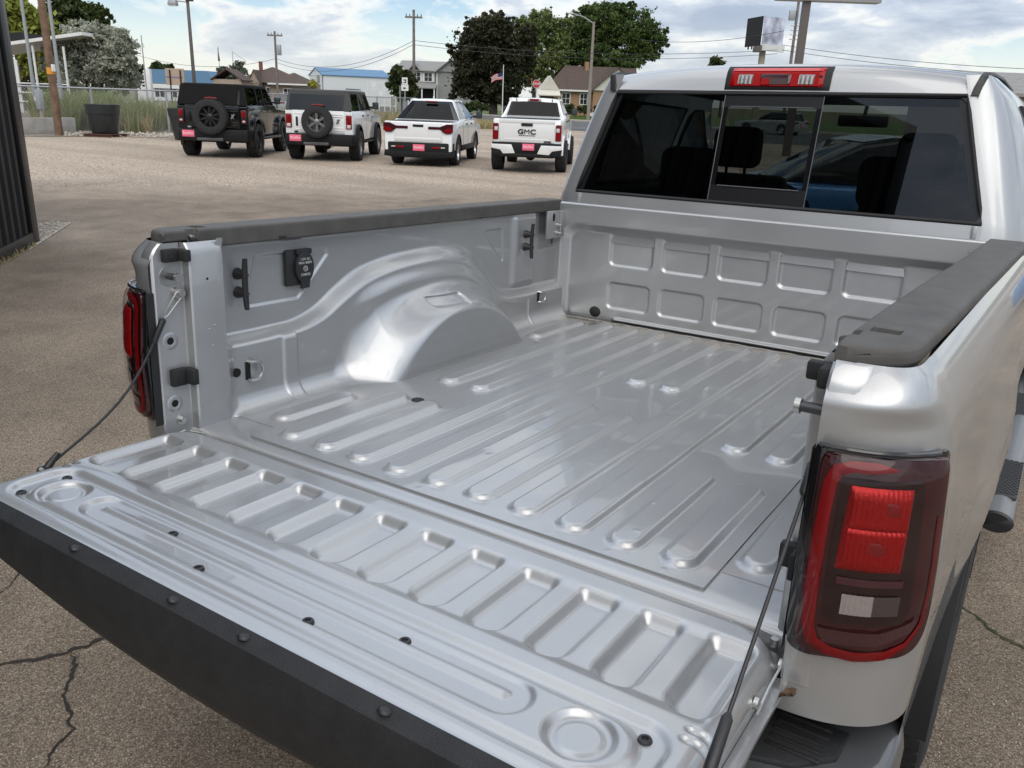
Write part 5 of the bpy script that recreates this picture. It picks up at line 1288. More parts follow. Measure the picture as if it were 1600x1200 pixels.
for s in (-1, 1):
    b = MB(); o_ = [(.955, 1.13), (.955, .93), (.88, .885), (.74, .885), (.60, .985), (.28, .985), (.28, 1.055), (.60, 1.055), (.78, 1.13)]
    b.prism([(s * x, z) for x, z in o_], 'y', -1.045, -.985, .008, 1); o2 = b.build('tail_lamp', mat('dark_red_lamp_%d' % s, (0.045, 0.006, 0.009), rough=.2, coat=.3), k, 30)
    b = MB(); b.prism([(s * .945, 1.02), (s * .945, .945), (s * .87, .905), (s * .76, .905), (s * .70, .95), (s * .80, 1.01)], 'y', -1.052, -1.04, .005, 1); b.build('lamp_red', LITRED, o2)
    b = MB(); b.box(*sorted((s * .905, s * .955)), -1.0, -.90, 1.04, 1.10, .01); b.build('lamp_clear', LITCLEAR, o2)
    b = MB(); b.box(*sorted((s * .38, s * .62)), -1.045, -1.02, .485, .535, .008); b.build('bumper_reflector', LITRED, k)
    b = MB(); b.box(*sorted((s * .63, s * .74)), -1.045, -1.02, .50, .53, .006); b.build('fog_lamp', LITCLEAR, k)
b = MB(); b.prism([(-.95, -.72), (-.945, -.95), (-.80, -1.02), (.80, -1.02), (.945, -.95), (.95, -.72), (.9, -.6), (-.9, -.6)], 'z', .27, .64, .03); b.build('rear_bumper', CLAD, k, 40)
b = MB(); b.prism([(-.95, .27), (-.93, .40), (.93, .40), (.95, .27), (.70, .235), (-.70, .235)], 'y', -1.035, -.9, .02); b.build('bumper_lower', CLAD, k, 40)
b = MB(); b.prism([(0.0, 1.77), (.0, 1.80), (-.05, 1.86), (-.07, 1.86), (.0, 1.77)], 'x', -.012, .012) if False else b.box(-.015, .015, 1.0, 1.12, 1.765, 1.83, .008); b.build('roof_fin', WHITE, k)
# larger white pickup with bold lettering
C2 = dict(r=.43, wb=3.337, hw=.915, zb=.62, rail=1.40, hood=1.36, yr=-1.02, yn=4.15, cab=(.62, .80, 2.1, 2.95, 1.95), rise=.10, roofhw=.70, bp=1.60, postm=WHITE, trim=CLAD, flarem=WHITE, fw=.060, sill=.03, tr=1.78, tw=.30, rim=RIMBLK, spk=8, px=.06, py=-1.115, pz=.69)
k = pickup('large_pickup', 'white pickup with bold black three letter badge on its tailgate, right end of the row', (-10.363, 16.749), 0.467, 0.922, C2)
b = MB()
for s in (-1, 1): b.poly([(s * .87, .585, 1.47), (s * .80, .586, 1.47), (s * .66, .763, 1.85), (s * .70, .764, 1.85)])
b.build('rear_corner_panel', WHITE, k, 0)
b = MB(); b.box(-.19, .19, .74, .80, 1.865, 1.925, .012); o = b.build('high_brake_lamp', LITRED, k)
for s in (-1, 1):
    b = MB(); b.box(*sorted((s * .125, s * .185)), .732, .745, 1.872, 1.915, .004); b.build('lamp_clear', LITCLEAR, o)
    b = MB(); b.box(*sorted((s * .50, s * .52)), .735, .78, 1.865, 1.925, .002); b.build('roof_joint', CLAD, k)
b = MB(); b.box(-.745, .745, -1.045, -1.01, .80, 1.39, .015); b.box(-.745, .745, -1.06, -1.03, 1.30, 1.40, .018)
b.box(-.60, .60, -1.052, -1.035, .86, .895, .012); tgp = b.build('tailgate', WHITE, k)
b = MB(); b.box(-.155, .155, -1.070, -1.04, 1.225, 1.30, .012); b.build('tailgate_handle', RIMBLK, k)
MT = lambda x, y, z: Matrix(((1, 0, 0, x), (0, 0, -1, y), (0, 1, 0, z), (0, 0, 0, 1)))
text_mesh('badge_lettering', 'G', .175, .008, RIMBLK, tgp, MT(-.165, -1.056, 1.075), bold=.005, sx=1.25); text_mesh('badge_lettering', 'M', .175, .008, RIMBLK, tgp, MT(0.0, -1.056, 1.075), bold=0.0, sx=1.22); text_mesh('badge_lettering', 'C', .175, .008, RIMBLK, tgp, MT(.165, -1.056, 1.075), bold=.005, sx=1.25)
b = MB()
for q in range(8): b.box(-.215 + q * .056, -.215 + q * .056 + .042, -1.056, -1.044, .972, .990, .002)
b.build('badge_bar', RIMBLK, tgp)
text_mesh('badge_lettering', 'AT4X', .055, .004, RIMBLK, tgp, MT(.56, -1.056, .835), bold=.004, sx=1.4)
for s in (-1, 1):
    x0, x1 = sorted((s * .765, s * .925))
    b = MB(); b.box(x0, x1, -1.055, -.92, .86, 1.28, .03, 3); o = b.build('tail_lamp', LITRED, k, 40)
    b = MB(); b.box(*sorted((s * .785, s * .875)), -1.064, -1.05, 1.09, 1.19, .01); b.build('lamp_clear', LITCLEAR, o)
    b = MB(); b.box(*sorted((s * .775, s * .90)), -1.060, -1.05, 1.225, 1.26, .008); b.build('lamp_trim', RIMBLK, o)
    b = MB(); b.prism([(s * .94, .745), (s * .40, .745), (s * .30, .52), (s * .62, .50), (s * .70, .60), (s * .94, .64)], 'y', -1.12, -.92, .015); b.build('bumper_wing', WHITE, k, 40)
    b = MB(); b.prism([(s * .95, .64), (s * .70, .60), (s * .62, .50), (s * .70, .44), (s * .93, .47)], 'y', -1.10, -.80, .015); b.build('bumper_corner', CLAD, k, 40)
    b = MB(); b.box(s * .22 - .04, s * .22 + .04, -1.06, -1.02, .42, .47, .01); b.build('tow_hook', LITRED, k)
b = MB(); b.box(-.93, .93, -1.09, -.80, .50, .80, .03); b.box(-.75, .75, -1.1, -.85, .42, .52, .02); b.build('rear_bumper', CLAD, k)
# blue saloon and a silver estate far ahead, glimpsed through the cab
def saloon(name, label, pos, hd, m, est=False):
    root = empty(name, (pos[0], pos[1], gz(pos[0], pos[1])), hd); tagp(root, label, 'car')
    r = .33; prof = arch_profile(-.95, 3.65, .25, .9, (0, 2.75), r + .05, r, [(3.70, .50), (3.66, .72), (3.3, .80), (2.3, .93), (-.70, .98), (-.93, .92), (-.97, .60)])
    b = MB(); b.prism(prof, 'x', -.90, .90, .05, 3); b.build('body', m, root, 35)
    ro = [(-.75, .97), (-.55 if est else .05, 1.40), (.4, 1.46), (1.1, 1.44), (2.25, .94)]
    b = MB(); b.prism(ro, 'x', -.70, .70, .06, 3); b.build('glasshouse', PRIVACY, root, 35)
    b = MB(); b.grid([[(x, y, z) for x in (-.62, .62)] for y, z in ((ro[1][0] + .02, 1.415), (.4, 1.470), (1.05, 1.452))]); b.build('roof', m, root, 0)
    for s in (-1, 1):
        b = MB(); b.prism([(s * .45, .78), (s * .88, .74), (s * .89, .86), (s * .50, .90)], 'y', -.99, -.90, .01); b.build('tail_lamp', LITRED, root)
        b = MB(); b.box(*sorted((s * .70, s * .89)), 3.6, 3.7, .62, .74, .02); b.build('head_lamp', LITCLEAR, root)
        mirror(root, s, 1.7, .98, .86, m)
    wheels(root, 2.75, 1.56, r, .22, CHROME, 5, lugs=0 or 2)
    plate(root, 0, -.985, .60)
p = base_at(1315, 10.5); saloon('blue_car', 'bright blue saloon car seen through the cab of the silver pickup', (p.x, p.y), R_(-62), BLUE)
p = base_at(1232, 62); saloon('silver_estate_car', 'pale silver estate car on the far road, seen through the cab', (p.x, p.y), R_(75), SILVERCAR, True)
# ================================================================== LAND, ROAD, LAWN
DIRT = ground_mat('dry_dirt', [(0, (0.17, 0.14, 0.105)), (.5, (0.26, 0.22, 0.17)), (1, (0.38, 0.34, 0.28))], None, 28, bump=.6)
ROADM = ground_mat('road_asphalt', [(0, (0.10, 0.10, 0.10)), (.5, (0.145, 0.145, 0.145)), (1, (0.20, 0.20, 0.20))], None, 40, bump=.3)
LAWN = mat('lawn_green', (0.085, 0.135, 0.030), rough=0.9, var=0.35, vscale=0.9, bump=0.8, bscale=9)
FIELD = mat('dry_field', (0.13, 0.13, 0.055), rough=0.95, var=0.35, vscale=0.12)
CONC = mat('concrete', (0.36, 0.34, 0.31), rough=0.9, var=0.2, vscale=3, bump=0.3, bscale=30)
def sheet(name, pts, m, dz, label):
    b = MB(); b.poly([(p[0], p[1], gz(p[0], p[1]) + dz) for p in pts]); o = b.build(name, m, None, 0); tagp(o, label, kind='structure'); return o
def og(u, v): p = on_ground(u, v); return (p.x, p.y)
def far(u, D): p = base_at(u, D); return (p.x, p.y)
sheet('dirt_verge', [og(-120, 216), og(30, 214), og(150, 214), og(290, 209), og(450, 204), og(620, 196), og(700, 192), far(700, 75), far(560, 110), far(300, 130), far(-100, 120)], DIRT, .010, 'bare tan dirt strip along the fence')
sheet('field', [far(-500, 90), far(300, 128), far(640, 95), far(900, 78), far(1300, 74), far(2300, 74), far(2300, 2400), far(1600, 2400), far(800, 2400), far(0, 2400), far(-500, 2400)], FIELD, .014, 'dry open ground behind the houses')
sheet('road', [far(660, 62), far(760, 59), far(900, 53), far(1100, 47), far(1700, 44), far(2300, 42), far(2300, 64), far(1700, 66), far(1100, 70), far(900, 77), far(760, 87), far(600, 120), far(560, 118)], ROADM, .018, 'grey asphalt street beyond the lot')
sheet('lawn', [far(760, 90), far(900, 79.2), far(1100, 72.2), far(1700, 68), far(2300, 66), far(2300, 150), far(1600, 160), far(900, 150), far(720, 125)], LAWN, .020, 'green lawn beyond the street')
b = MB()
kp = [far(640, 112), far(760, 88), far(900, 78), far(1100, 71), far(1700, 67), far(2300, 65)]
rows = []
for (dx, z) in ((0, .02), (0, .15), (.9, .17), (.9, .02)):
    rows.append([(p[0] + HEAD.x * dx, p[1] + HEAD.y * dx, gz(*p) + z) for p in kp])
b.grid(rows); o = b.build('pavement', CONC, None, 30); tagp(o, 'pale kerb and footpath along the street', kind='structure')

# ================================================================== FENCE, WALL, WEEDS
GALV = mat('galvanised_steel', (0.36, 0.37, 0.38), rough=0.5, metal=0.6)
fp = [on_ground(-60, 207), on_ground(22, 206.5), on_ground(265, 208), on_ground(613, 190), on_ground(646, 187)]
F = empty('chain_link_fence', (fp[2].x, fp[2].y, gz(fp[2].x, fp[2].y))); tagp(F, 'galvanised chain link fence along the weedy edge of the lot', 'fence')
def L3(p): return Vector((p.x - F.location.x, p.y - F.location.y, gz(p.x, p.y) - F.location.z))
mesh_b = MB(); top = MB(); FH = 1.52
pm = None
for a_, b_ in zip(fp, fp[1:]):
    n_ = max(1, round((b_ - a_).length / 3.0)); a, c = L3(a_), L3(b_)
    top.tube([a + Vector((0, 0, FH)), c + Vector((0, 0, FH))], .030, 7)
    for k in range(n_ + (1 if b_ is fp[-1] else 0)):
        p = a.lerp(c, k / n_)
        if pm is None:
            q = MB(); q.cyl((0, 0, 0), (0, 0, FH + .04), .038, n=8); pmo = q.build('fence_post', GALV, F); pm = pmo.data; pmo.location = p
        else:
            o = bpy.data.objects.new('fence_post', pm); COL.objects.link(o); o.parent = F; o.location = p
    d = (c - a); Ln = d.length; d.normalize(); nw = int(Ln / .11)
    for k in range(-15, nw + 1):
        for sg in (-1, 1):
            s0, z0_ = k * .11, .03; s1, z1_ = s0 + 1.46, 1.49
            if sg < 0: s0, s1 = s1, s0
            # clip to the run
            def clipz(sx, za, sy, zb_): 
                t = 0 if sx == sy else 0
                return za
            pts = []
            for t in (0, 1):
                pts.append((s0 + (s1 - s0) * t, z0_ + (z1_ - z0_) * t))
            (xa, za), (xb, zb_) = pts
            for lim in (0, Ln):
                if (xa < 0 and xb < 0) or (xa > Ln and xb > Ln): break
                if xa < 0: za += (0 - xa) / (xb - xa) * (zb_ - za); xa = 0
                if xb < 0: zb_ = za + (0 - xa) / (xb - xa) * (zb_ - za); xb = 0
                if xa > Ln: za += (Ln - xa) / (xb - xa) * (zb_ - za); xa = Ln
                if xb > Ln: zb_ = za + (Ln - xa) / (xb - xa) * (zb_ - za); xb = Ln
            else:
                if abs(xa - xb) > .02:
                    r0 = a + d * xa + Vector((0, 0, za)); r1 = a + d * xb + Vector((0, 0, zb_)); w = Vector((0, 0, .005))
                    mesh_b.face([mesh_b.v(r0 + w), mesh_b.v(r1 + w), mesh_b.v(r1 - w), mesh_b.v(r0 - w)])
top.build('top_rail', GALV, F); o = mesh_b.build('fence_mesh', GALV, F, 0, normals=False); tagp(o, kind='stuff')
a, b2 = on_ground(36, 210), on_ground(120, 208); b = MB(); d = (b2 - a); an = math.atan2(d.y, d.x)
b.box(0, d.length, 0, .25, -.1, .52, .01); o = b.build('concrete_wall', CONC); o.location = (a.x, a.y, gz(a.x, a.y)); o.rotation_euler = (0, 0, an); tagp(o, 'low grey concrete wall behind the brown utility pole', 'wall')

def blades(name, label, cnt, place, h0, h1, w, m, lean=.42):
    Q_ = [place() for _ in range(cnt)]; P = np.array([q[:3] for q in Q_]); H = RNG.uniform(h0, h1, cnt) * np.array([q[3] if len(q) > 3 else 1 for q in Q_]); A = RNG.uniform(0, 6.283, cnt); L = RNG.uniform(-lean, lean, (cnt, 2))
    V = np.zeros((cnt, 5, 3)); c, s = np.cos(A) * w, np.sin(A) * w
    V[:, 0] = P + np.stack([c, s, 0 * c], -1); V[:, 1] = P - np.stack([c, s, 0 * c], -1)
    mid = P + np.stack([L[:, 0] * H * .35, L[:, 1] * H * .35, H * .6], -1)
    V[:, 2] = mid - np.stack([c, s, 0 * c], -1) * .9; V[:, 3] = mid + np.stack([c, s, 0 * c], -1) * .9
    V[:, 4] = P + np.stack([L[:, 0] * H, L[:, 1] * H, H], -1)
    i = np.arange(cnt)[:, None] * 5
    Fc = np.concatenate([np.stack([i[:, 0], i[:, 0] + 1, i[:, 0] + 2], -1), np.stack([i[:, 0], i[:, 0] + 2, i[:, 0] + 3], -1), np.stack([i[:, 0] + 3, i[:, 0] + 2, i[:, 0] + 4], -1)])
    o = np_tris(name, V.reshape(-1, 3), Fc, m, None, 0); tagp(o, label, kind='stuff'); return o
def leafmat(name, c0_, c1_, sc=1.2, rough=.6):
    m = bpy.data.materials.new(name); m.use_nodes = True; n = m.node_tree.nodes; l = m.node_tree.links; b = n['Principled BSDF']
    b.inputs['Roughness'].default_value = rough; b.inputs['Specular IOR Level'].default_value = .25
    t = n.new('ShaderNodeTexCoord'); nz = n.new('ShaderNodeTexNoise'); nz.inputs['Scale'].default_value = sc; nz.inputs['Detail'].default_value = 6; nz.inputs['Roughness'].default_value = .7
    l.new(t.outputs['Object'], nz.inputs[0]); mr = n.new('ShaderNodeMapRange'); mr.inputs[1].default_value = .35; mr.inputs[2].default_value = .65; l.new(nz.outputs[0], mr.inputs[0])
    mm = n.new('ShaderNodeMixRGB'); mm.inputs[1].default_value = (*c0_, 1); mm.inputs[2].default_value = (*c1_, 1); l.new(mr.outputs[0], mm.inputs[0]); l.new(mm.outputs[0], b.inputs['Base Color'])
    tr = n.new('ShaderNodeBsdfTranslucent'); l.new(mm.outputs[0], tr.inputs[0]); ms = n.new('ShaderNodeMixShader'); ms.inputs[0].default_value = .28
    l.new(b.outputs[0], ms.inputs[1]); l.new(tr.outputs[0], ms.inputs[2]); l.new(ms.outputs[0], n['Material Output'].inputs[0]); return m
WEED = leafmat('weed_green', (0.14, 0.185, 0.06), (0.26, 0.30, 0.11), 1.4)
DRYW = leafmat('weed_dry', (0.30, 0.24, 0.12), (0.44, 0.37, 0.20), 1.4)
CLMP = [(random.uniform(60, 690), random.uniform(-4, 16), random.uniform(.25, 1.0)) for _ in range(420)]
def strip(u0, u1, d0, d1):
    def f():
        while True:
            cu, cd, ch = random.choice(CLMP)
            if u0 < cu < u1 and d0 < cd < d1: break
        u = cu + random.gauss(0, 5); dd = cd + random.gauss(0, .35); t = (u - 265) / 348; Df = 35.6 + max(0, t) * 23 + (0 if u > 22 else 0)
        p = base_at(u, Df + dd); return (p.x, p.y, p.z, ch)
    return f
blades('weeds', 'tall green weeds behind the chain link fence', 16000, strip(60, 300, .2, 9), .4, 1.7, .020, WEED)
blades('weeds', 'dry tan weeds mixed in behind the fence', 9000, strip(60, 300, .1, 9), .3, 1.5, .020, DRYW)
blades('weeds', 'low dry weeds beyond the parked vehicles', 14000, strip(300, 680, -4, 16), .2, .85, .026, DRYW)
blades('weeds', 'green weeds beyond the parked vehicles', 6000, strip(300, 680, -3, 16), .2, .75, .026, WEED)
blades('weeds', 'weeds on the dirt verge by the street', 2500, lambda: tuple(base_at(random.uniform(690, 790), random.uniform(50, 57))), .15, .5, .03, DRYW)
blades('weeds', 'tufts of dry weed at the foot of the dark wall', 60, lambda: (lambda t: (c0.x + wd.x * t + wn_.x * .06, c0.y + wd.y * t + wn_.y * .06, gz(c0.x, c0.y)))(random.uniform(.2, 1.6)), .03, .09, .006, DRYW)
blades('grass', 'lawn grass blades by the brick house', 5000, lambda: tuple(base_at(random.uniform(880, 1000), random.uniform(81, 108))), .05, .16, .05, LAWN)
o = scatter_stones('rubble', 700, lambda: tuple(base_at(random.uniform(100, 330), random.uniform(32, 35))), .03, .10, STONE); tagp(o, 'pale rubble at the edge of the lot by the black tub', kind='stuff')

# ================================================================== THINGS AT THE LEFT EDGE OF THE LOT
WOOD = mat('weathered_wood', (0.16, 0.10, 0.065), rough=.9, var=.35, vscale=6, bump=.5, bscale=30)
GREYWOOD = mat('grey_pole_wood', (0.17, 0.15, 0.13), rough=.9, var=.25, vscale=5)
WHITEM = mat('white_painted', (0.68, 0.68, 0.66), rough=.6, var=.1)
ORNG = mat('orange_band', (0.65, 0.27, 0.02), rough=.6)
GREYM = mat('grey_painted_metal', (0.33, 0.35, 0.36), rough=.5, metal=.3)
BRNM = mat('brown_painted_steel', (0.10, 0.085, 0.075), rough=.5)
def thing(name, label, cat, p, rz=0, group=None):
    o = empty(name, (p[0], p[1], gz(p[0], p[1])), rz); tagp(o, label, cat, group); return o
p = on_ground(93, 212); t = thing('utility_pole', 'brown wooden utility pole with an orange band at the left edge of the lot', 'utility pole', p)
b = MB(); b.cyl((0, 0, 0), (0, 0, 9.5), .125, .10, 14); b.build('pole', WOOD, t)
b = MB(); b.cyl((0, 0, 1.92), (0, 0, 2.12), .128, .127, 14, cap=False); b.build('marker_band', ORNG, t)
b = MB(); b.box(.13, .20, -.05, .06, 2.0, 2.22, .01); b.build('tag_plate', WHITEM, t)
for (u, v, lab) in ((61.5, 200, 'grey steel mast left of the brown utility pole'), (103, 203, 'grey steel mast just right of the brown utility pole')):
    p = on_ground(u, v); t = thing('steel_mast', lab, 'mast', p, 0, 'grey masts by the utility pole'); b = MB(); b.cyl((0, 0, 0), (0, 0, 9), .065, .05, 10); b.build('mast_tube', GREYM, t)
    b = MB(); b.cyl((0, 0, .0), (0, 0, 1.9), .075, .075, 8); b.build('mast_sleeve', GALV, t)
p = base_at(68, 34); t = thing('meter_box', 'grey electric meter box on a short post beside the brown pole', 'meter box', p)
b = MB(); b.cyl((0, 0, 0), (0, 0, .9), .04, n=8); b.build('post', GALV, t)
b = MB(); b.box(-.13, .13, -.08, .08, .78, 1.42, .02); b.build('cabinet', GREYM, t)
b = MB(); b.lathe([(0, .06), (.08, .05), (.10, 0)], (-.20, -.02, 1.15), 'y', 12); b.build('meter_dial', WHITEM, t)
# black tub on a pallet
p = on_ground(165, 213.5); t = thing('black_tub', 'large tapered black plastic tub standing on a pallet by the fence', 'tub', p)
TUBM = mat('tub_plastic', (0.016, 0.019, 0.021), rough=.45, var=.2)
b = MB(); b.lathe([(0, .12), (.49, .12), (.52, .16), (.635, .88), (.66, .895), (.70, 1.215), (.705, 1.26), (.68, 1.265), (.65, 1.20), (.60, .9), (.48, .2), (0, .2)], n=40); b.build('tub', TUBM, t, 40); t.scale = (.78, .78, .82)
PALW = mat('pallet_wood', (0.10, 0.05, 0.035), rough=.9)
pl_ = thing('pallet', 'dark wooden pallet under the black tub', 'pallet', p, .4); pl_.scale = (.8, .8, .9)
for k in range(5):
    b = MB(); b.box(-.62, .62, -.6 + k * .27, -.6 + k * .27 + .14, .085, .108); b.build('plank', PALW, pl_)
for y in (-.55, 0, .5):
    b = MB(); b.box(-.6, .6, y, y + .09, 0.0, .084); b.build('bearer', PALW, pl_)
p = base_at(291, 31); t = thing('black_tub', 'second black tub half hidden behind the black off-road SUV', 'tub', p)
b = MB(); b.lathe([(0, .02), (.49, .02), (.635, .88), (.66, .895), (.70, 1.215), (.68, 1.23), (0.6, 1.0), (0, .9)], n=32); b.build('tub', TUBM, t, 40); t.scale = (.78, .78, .82)
# open shelter behind the fence
D = 46; p = base_at(75, D); t = thing('open_shelter', 'open shelter with a white edged flat roof on thin white posts', 'shelter', p, math.atan2(SIDE.y, SIDE.x))
sp = D / FPX
b = MB(); b.box(-3.2, 2.2, -.1, 3.4, 0, .14); b.xf(Matrix.Translation((0, 0, zpx(75, 70, D))) @ Matrix.Rotation(R_(-9), 4, 'Y')); b.build('roof', WHITEM, t)
b = MB(); b.box(-3.2, -.6, -.02, 3.2, 0.15, .5); b.xf(Matrix.Translation((0, 0, zpx(75, 72, D))) @ Matrix.Rotation(R_(-6), 4, 'Y')); b.build('upper_roof', CHARC, t)
for x in (-1.35, -.25, .55, 1.15):
    b = MB(); b.cyl((x, .1, 0), (x, .1, zpx(75, 72, D) - gz(p.x, p.y)), .055, n=8); b.build('post', WHITEM, t)
for x in (-1.9, -1.45):
    b = MB(); b.box(x, x + .32, .2, .3, .3, 2.6, .01); b.build('panel', WHITEM, t)
for z in (.8, 1.2, 1.6):
    b = MB(); b.cyl((-1.9, .15, z), (1.2, .15, z), .03, n=6); b.build('rail', WHITEM, t)

# ================================================================== TREES
def kpx(u, v, D): q = at(u, v, D) - CAM; return (q.x * AX[2][0] + q.y * AX[2][1] + q.z * AX[2][2]) / FPX
BARK = mat('bark', (0.075, 0.06, 0.05), rough=.95, bump=.6, bscale=20)
def tree(name, label, u, D, blobs, cnt, leaf, lm, group='trees around the lot', clump=.16, trunk=.25, gap=1.0):
    p = base_at(u, D); t = thing(name, label, 'tree' if 'tree' in name else 'shrub', p, 0, group); s = kpx(u, blobs[0][1], D)
    C_ = []
    for (bu, bv, ru, rv) in blobs:
        q = at(bu, bv, D) - t.location; C_.append((q.x + HEAD.x * random.uniform(-.4, .4) * ru * s, q.y + HEAD.y * random.uniform(-.4, .4) * ru * s, q.z, ru * s, rv * s))
    for (bx, by, bz, br, bh) in list(C_):
        for _ in range(3):
            th = random.uniform(0, 6.28); ph = random.uniform(-.5, 1.0); C_.append((bx + br * .85 * math.cos(th) * math.cos(ph), by + br * .85 * math.sin(th) * math.cos(ph), bz + bh * .85 * math.sin(ph), br * random.uniform(.22, .42), bh * random.uniform(.2, .42)))
    C_ = np.array(C_); vol = C_[:, 3] ** 2 * C_[:, 4]; nb = len(C_)
    C_[:, 3:] *= .93; ncl = max(12, int(cnt / 62)); pick = RNG.choice(nb, ncl, p=vol ** .75 / (vol ** .75).sum())
    dirs = RNG.normal(size=(ncl, 3)); dirs /= np.linalg.norm(dirs, axis=1)[:, None]; rad = (RNG.random(ncl) ** .42)[:, None]
    cc = C_[pick]; ctr = cc[:, :3] + dirs * rad * np.stack([cc[:, 3], cc[:, 3], cc[:, 4]], -1)
    per = cnt // ncl; ci = np.repeat(np.arange(ncl), per); N_ = len(ci)
    cr = clump * np.repeat(np.sqrt(cc[:, 3] * cc[:, 4]) * RNG.uniform(.55, 1.35, ncl), per)[:, None]
    off = RNG.normal(size=(N_, 3)) * cr; off[:, 2] *= .7
    c = ctr[ci] + off
    nrm = RNG.normal(size=(N_, 3)) + np.array([0, 0, .6]); nrm /= np.linalg.norm(nrm, axis=1)[:, None]
    a = np.cross(nrm, RNG.normal(size=(N_, 3))); a /= np.linalg.norm(a, axis=1)[:, None]; bb = np.cross(nrm, a)
    sz = leaf * RNG.uniform(.6, 1.4, N_)[:, None]
    V = np.stack([c - a * sz, c + bb * sz * .55, c + a * sz, c - bb * sz * .55], 1).reshape(-1, 3)
    cr_o = np_tris('crown', V, np.arange(N_ * 4).reshape(-1, 4), lm, t, 0)
    zc_ = float(C_[:, 2].mean()); b = MB(); b.cyl((0, 0, -.1), (0, 0, zc_ * .75), trunk, trunk * .55, 9)
    for k in range(min(nb, 6)):
        q = C_[k]; b.tube([(0, 0, zc_ * .35), (q[0] * .4, q[1] * .4, zc_ * .35 + (q[2] - zc_ * .35) * .5), (q[0], q[1], q[2])], [trunk * .55, trunk * .35, trunk * .12], 6)
    b.build('trunk', BARK, t, 50); return t
DARKL = leafmat('dark_leaf', (0.024, 0.029, 0.015), (0.066, 0.066, 0.034), .35)
MAPLE = leafmat('maple_leaf', (0.045, 0.078, 0.023), (0.125, 0.17, 0.05), .30)
LIME = leafmat('pale_green_leaf', (0.105, 0.14, 0.043), (0.20, 0.24, 0.08), .35)
OLIVE = leafmat('silver_olive_leaf', (0.27, 0.285, 0.215), (0.50, 0.51, 0.42), .9)
WILL = leafmat('willow_leaf', (0.16, 0.19, 0.030), (0.32, 0.35, 0.075), .6)
DEEP = leafmat('deep_green_leaf', (0.032, 0.048, 0.016), (0.080, 0.105, 0.032), .5)
JUN = leafmat('juniper_leaf', (0.070, 0.085, 0.060), (0.145, 0.165, 0.115), .6)
tree('dark_tree', 'big very dark leaved tree behind the flagpole', 770, 96, [(766, 80, 52, 54), (738, 112, 34, 42), (800, 118, 30, 42), (770, 48, 40, 26), (724, 78, 22, 34), (808, 80, 24, 36), (760, 140, 46, 22), (716, 120, 14, 26), (745, 40, 18, 16), (795, 34, 16, 14), (826, 100, 10, 26), (706, 150, 10, 14), (770, 30, 22, 14), (822, 62, 16, 30), (790, 148, 34, 18)], 56000, .17, DARKL, clump=.12, trunk=.5)
tree('poplar_tree', 'pale green loose tree between the dark tree and the maple', 832, 118, [(825, 55, 26, 30), (800, 46, 16, 20), (848, 40, 24, 28), (842, 90, 26, 40), (866, 62, 16, 34), (815, 34, 12, 12), (858, 122, 20, 26), (836, 24, 8, 12), (860, 26, 8, 14), (872, 90, 22, 40), (826, 120, 18, 30), (880, 40, 14, 20)], 32000, .16, LIME, clump=.13, trunk=.3)
tree('maple_tree', 'broad green maple tree rising over the brick house', 950, 122, [(940, 40, 46, 34), (985, 52, 44, 40), (902, 56, 30, 42), (1018, 68, 26, 26), (955, 18, 34, 16), (930, 84, 46, 26), (1000, 84, 30, 14), (890, 90, 24, 34), (1035, 62, 11, 16), (920, 22, 20, 16), (975, 12, 20, 12), (1040, 44, 6, 8), (890, 30, 12, 14), (1010, 46, 14, 14), (872, 74, 18, 40), (1024, 88, 16, 12), (960, 96, 50, 14)], 62000, .19, MAPLE, clump=.11, trunk=.5)
tree('silver_tree', 'round silver grey leaved tree behind the fence', 155, 47, [(150, 90, 52, 50), (186, 102, 35, 38), (114, 98, 34, 44), (142, 58, 36, 26), (174, 70, 34, 30), (204, 116, 16, 28), (120, 124, 30, 22), (176, 128, 32, 20)], 44000, .07, OLIVE, clump=.10, trunk=.2)
tree('willow_tree', 'yellow green willow tree at the far left', 45, 62, [(42, 40, 34, 42), (70, 76, 32, 46), (28, 92, 26, 44), (80, 118, 24, 30), (12, 40, 26, 46)], 14000, .17, WILL, clump=.18, trunk=.3)
tree('walnut_tree', 'dark green tree standing behind the silver tree', 120, 72, [(104, 18, 36, 26), (140, 30, 30, 24), (84, 40, 26, 30), (168, 52, 20, 20), (190, 86, 22, 30), (120, 60, 40, 34), (178, 44, 9, 10), (206, 110, 12, 30)], 15000, .20, DEEP, clump=.17, trunk=.35)
tree('young_tree', 'bushy green tree behind the white road sign', 628, 66, [(628, 118, 16, 14), (622, 132, 20, 14), (642, 130, 13, 18), (630, 146, 20, 12)], 6000, .15, DEEP, clump=.2, trunk=.12)
tree('juniper_tree', 'grey green conifer beside the brown house', 368, 108, [(352, 116, 12, 12), (372, 112, 13, 15), (364, 124, 17, 10)], 3500, .22, JUN, clump=.2)
tree('distant_tree', 'small far tree top over the blue roof', 250, 165, [(247, 103, 11, 7), (262, 106, 9, 5)], 1600, .35, DEEP, clump=.22)
tree('distant_tree', 'small far tree top left of the billboard', 1122, 150, [(1122, 100, 12, 9), (1130, 108, 12, 9)], 1200, .35, DEEP, clump=.22)
tree('garden_shrub', 'yellow flowering shrub by the brown house', 485, 80, [(486, 134, 7, 7)], 700, .12, leafmat('yellow_leaf', (.25, .26, .03), (.38, .36, .06)), 'garden shrubs', clump=.25, trunk=.04)
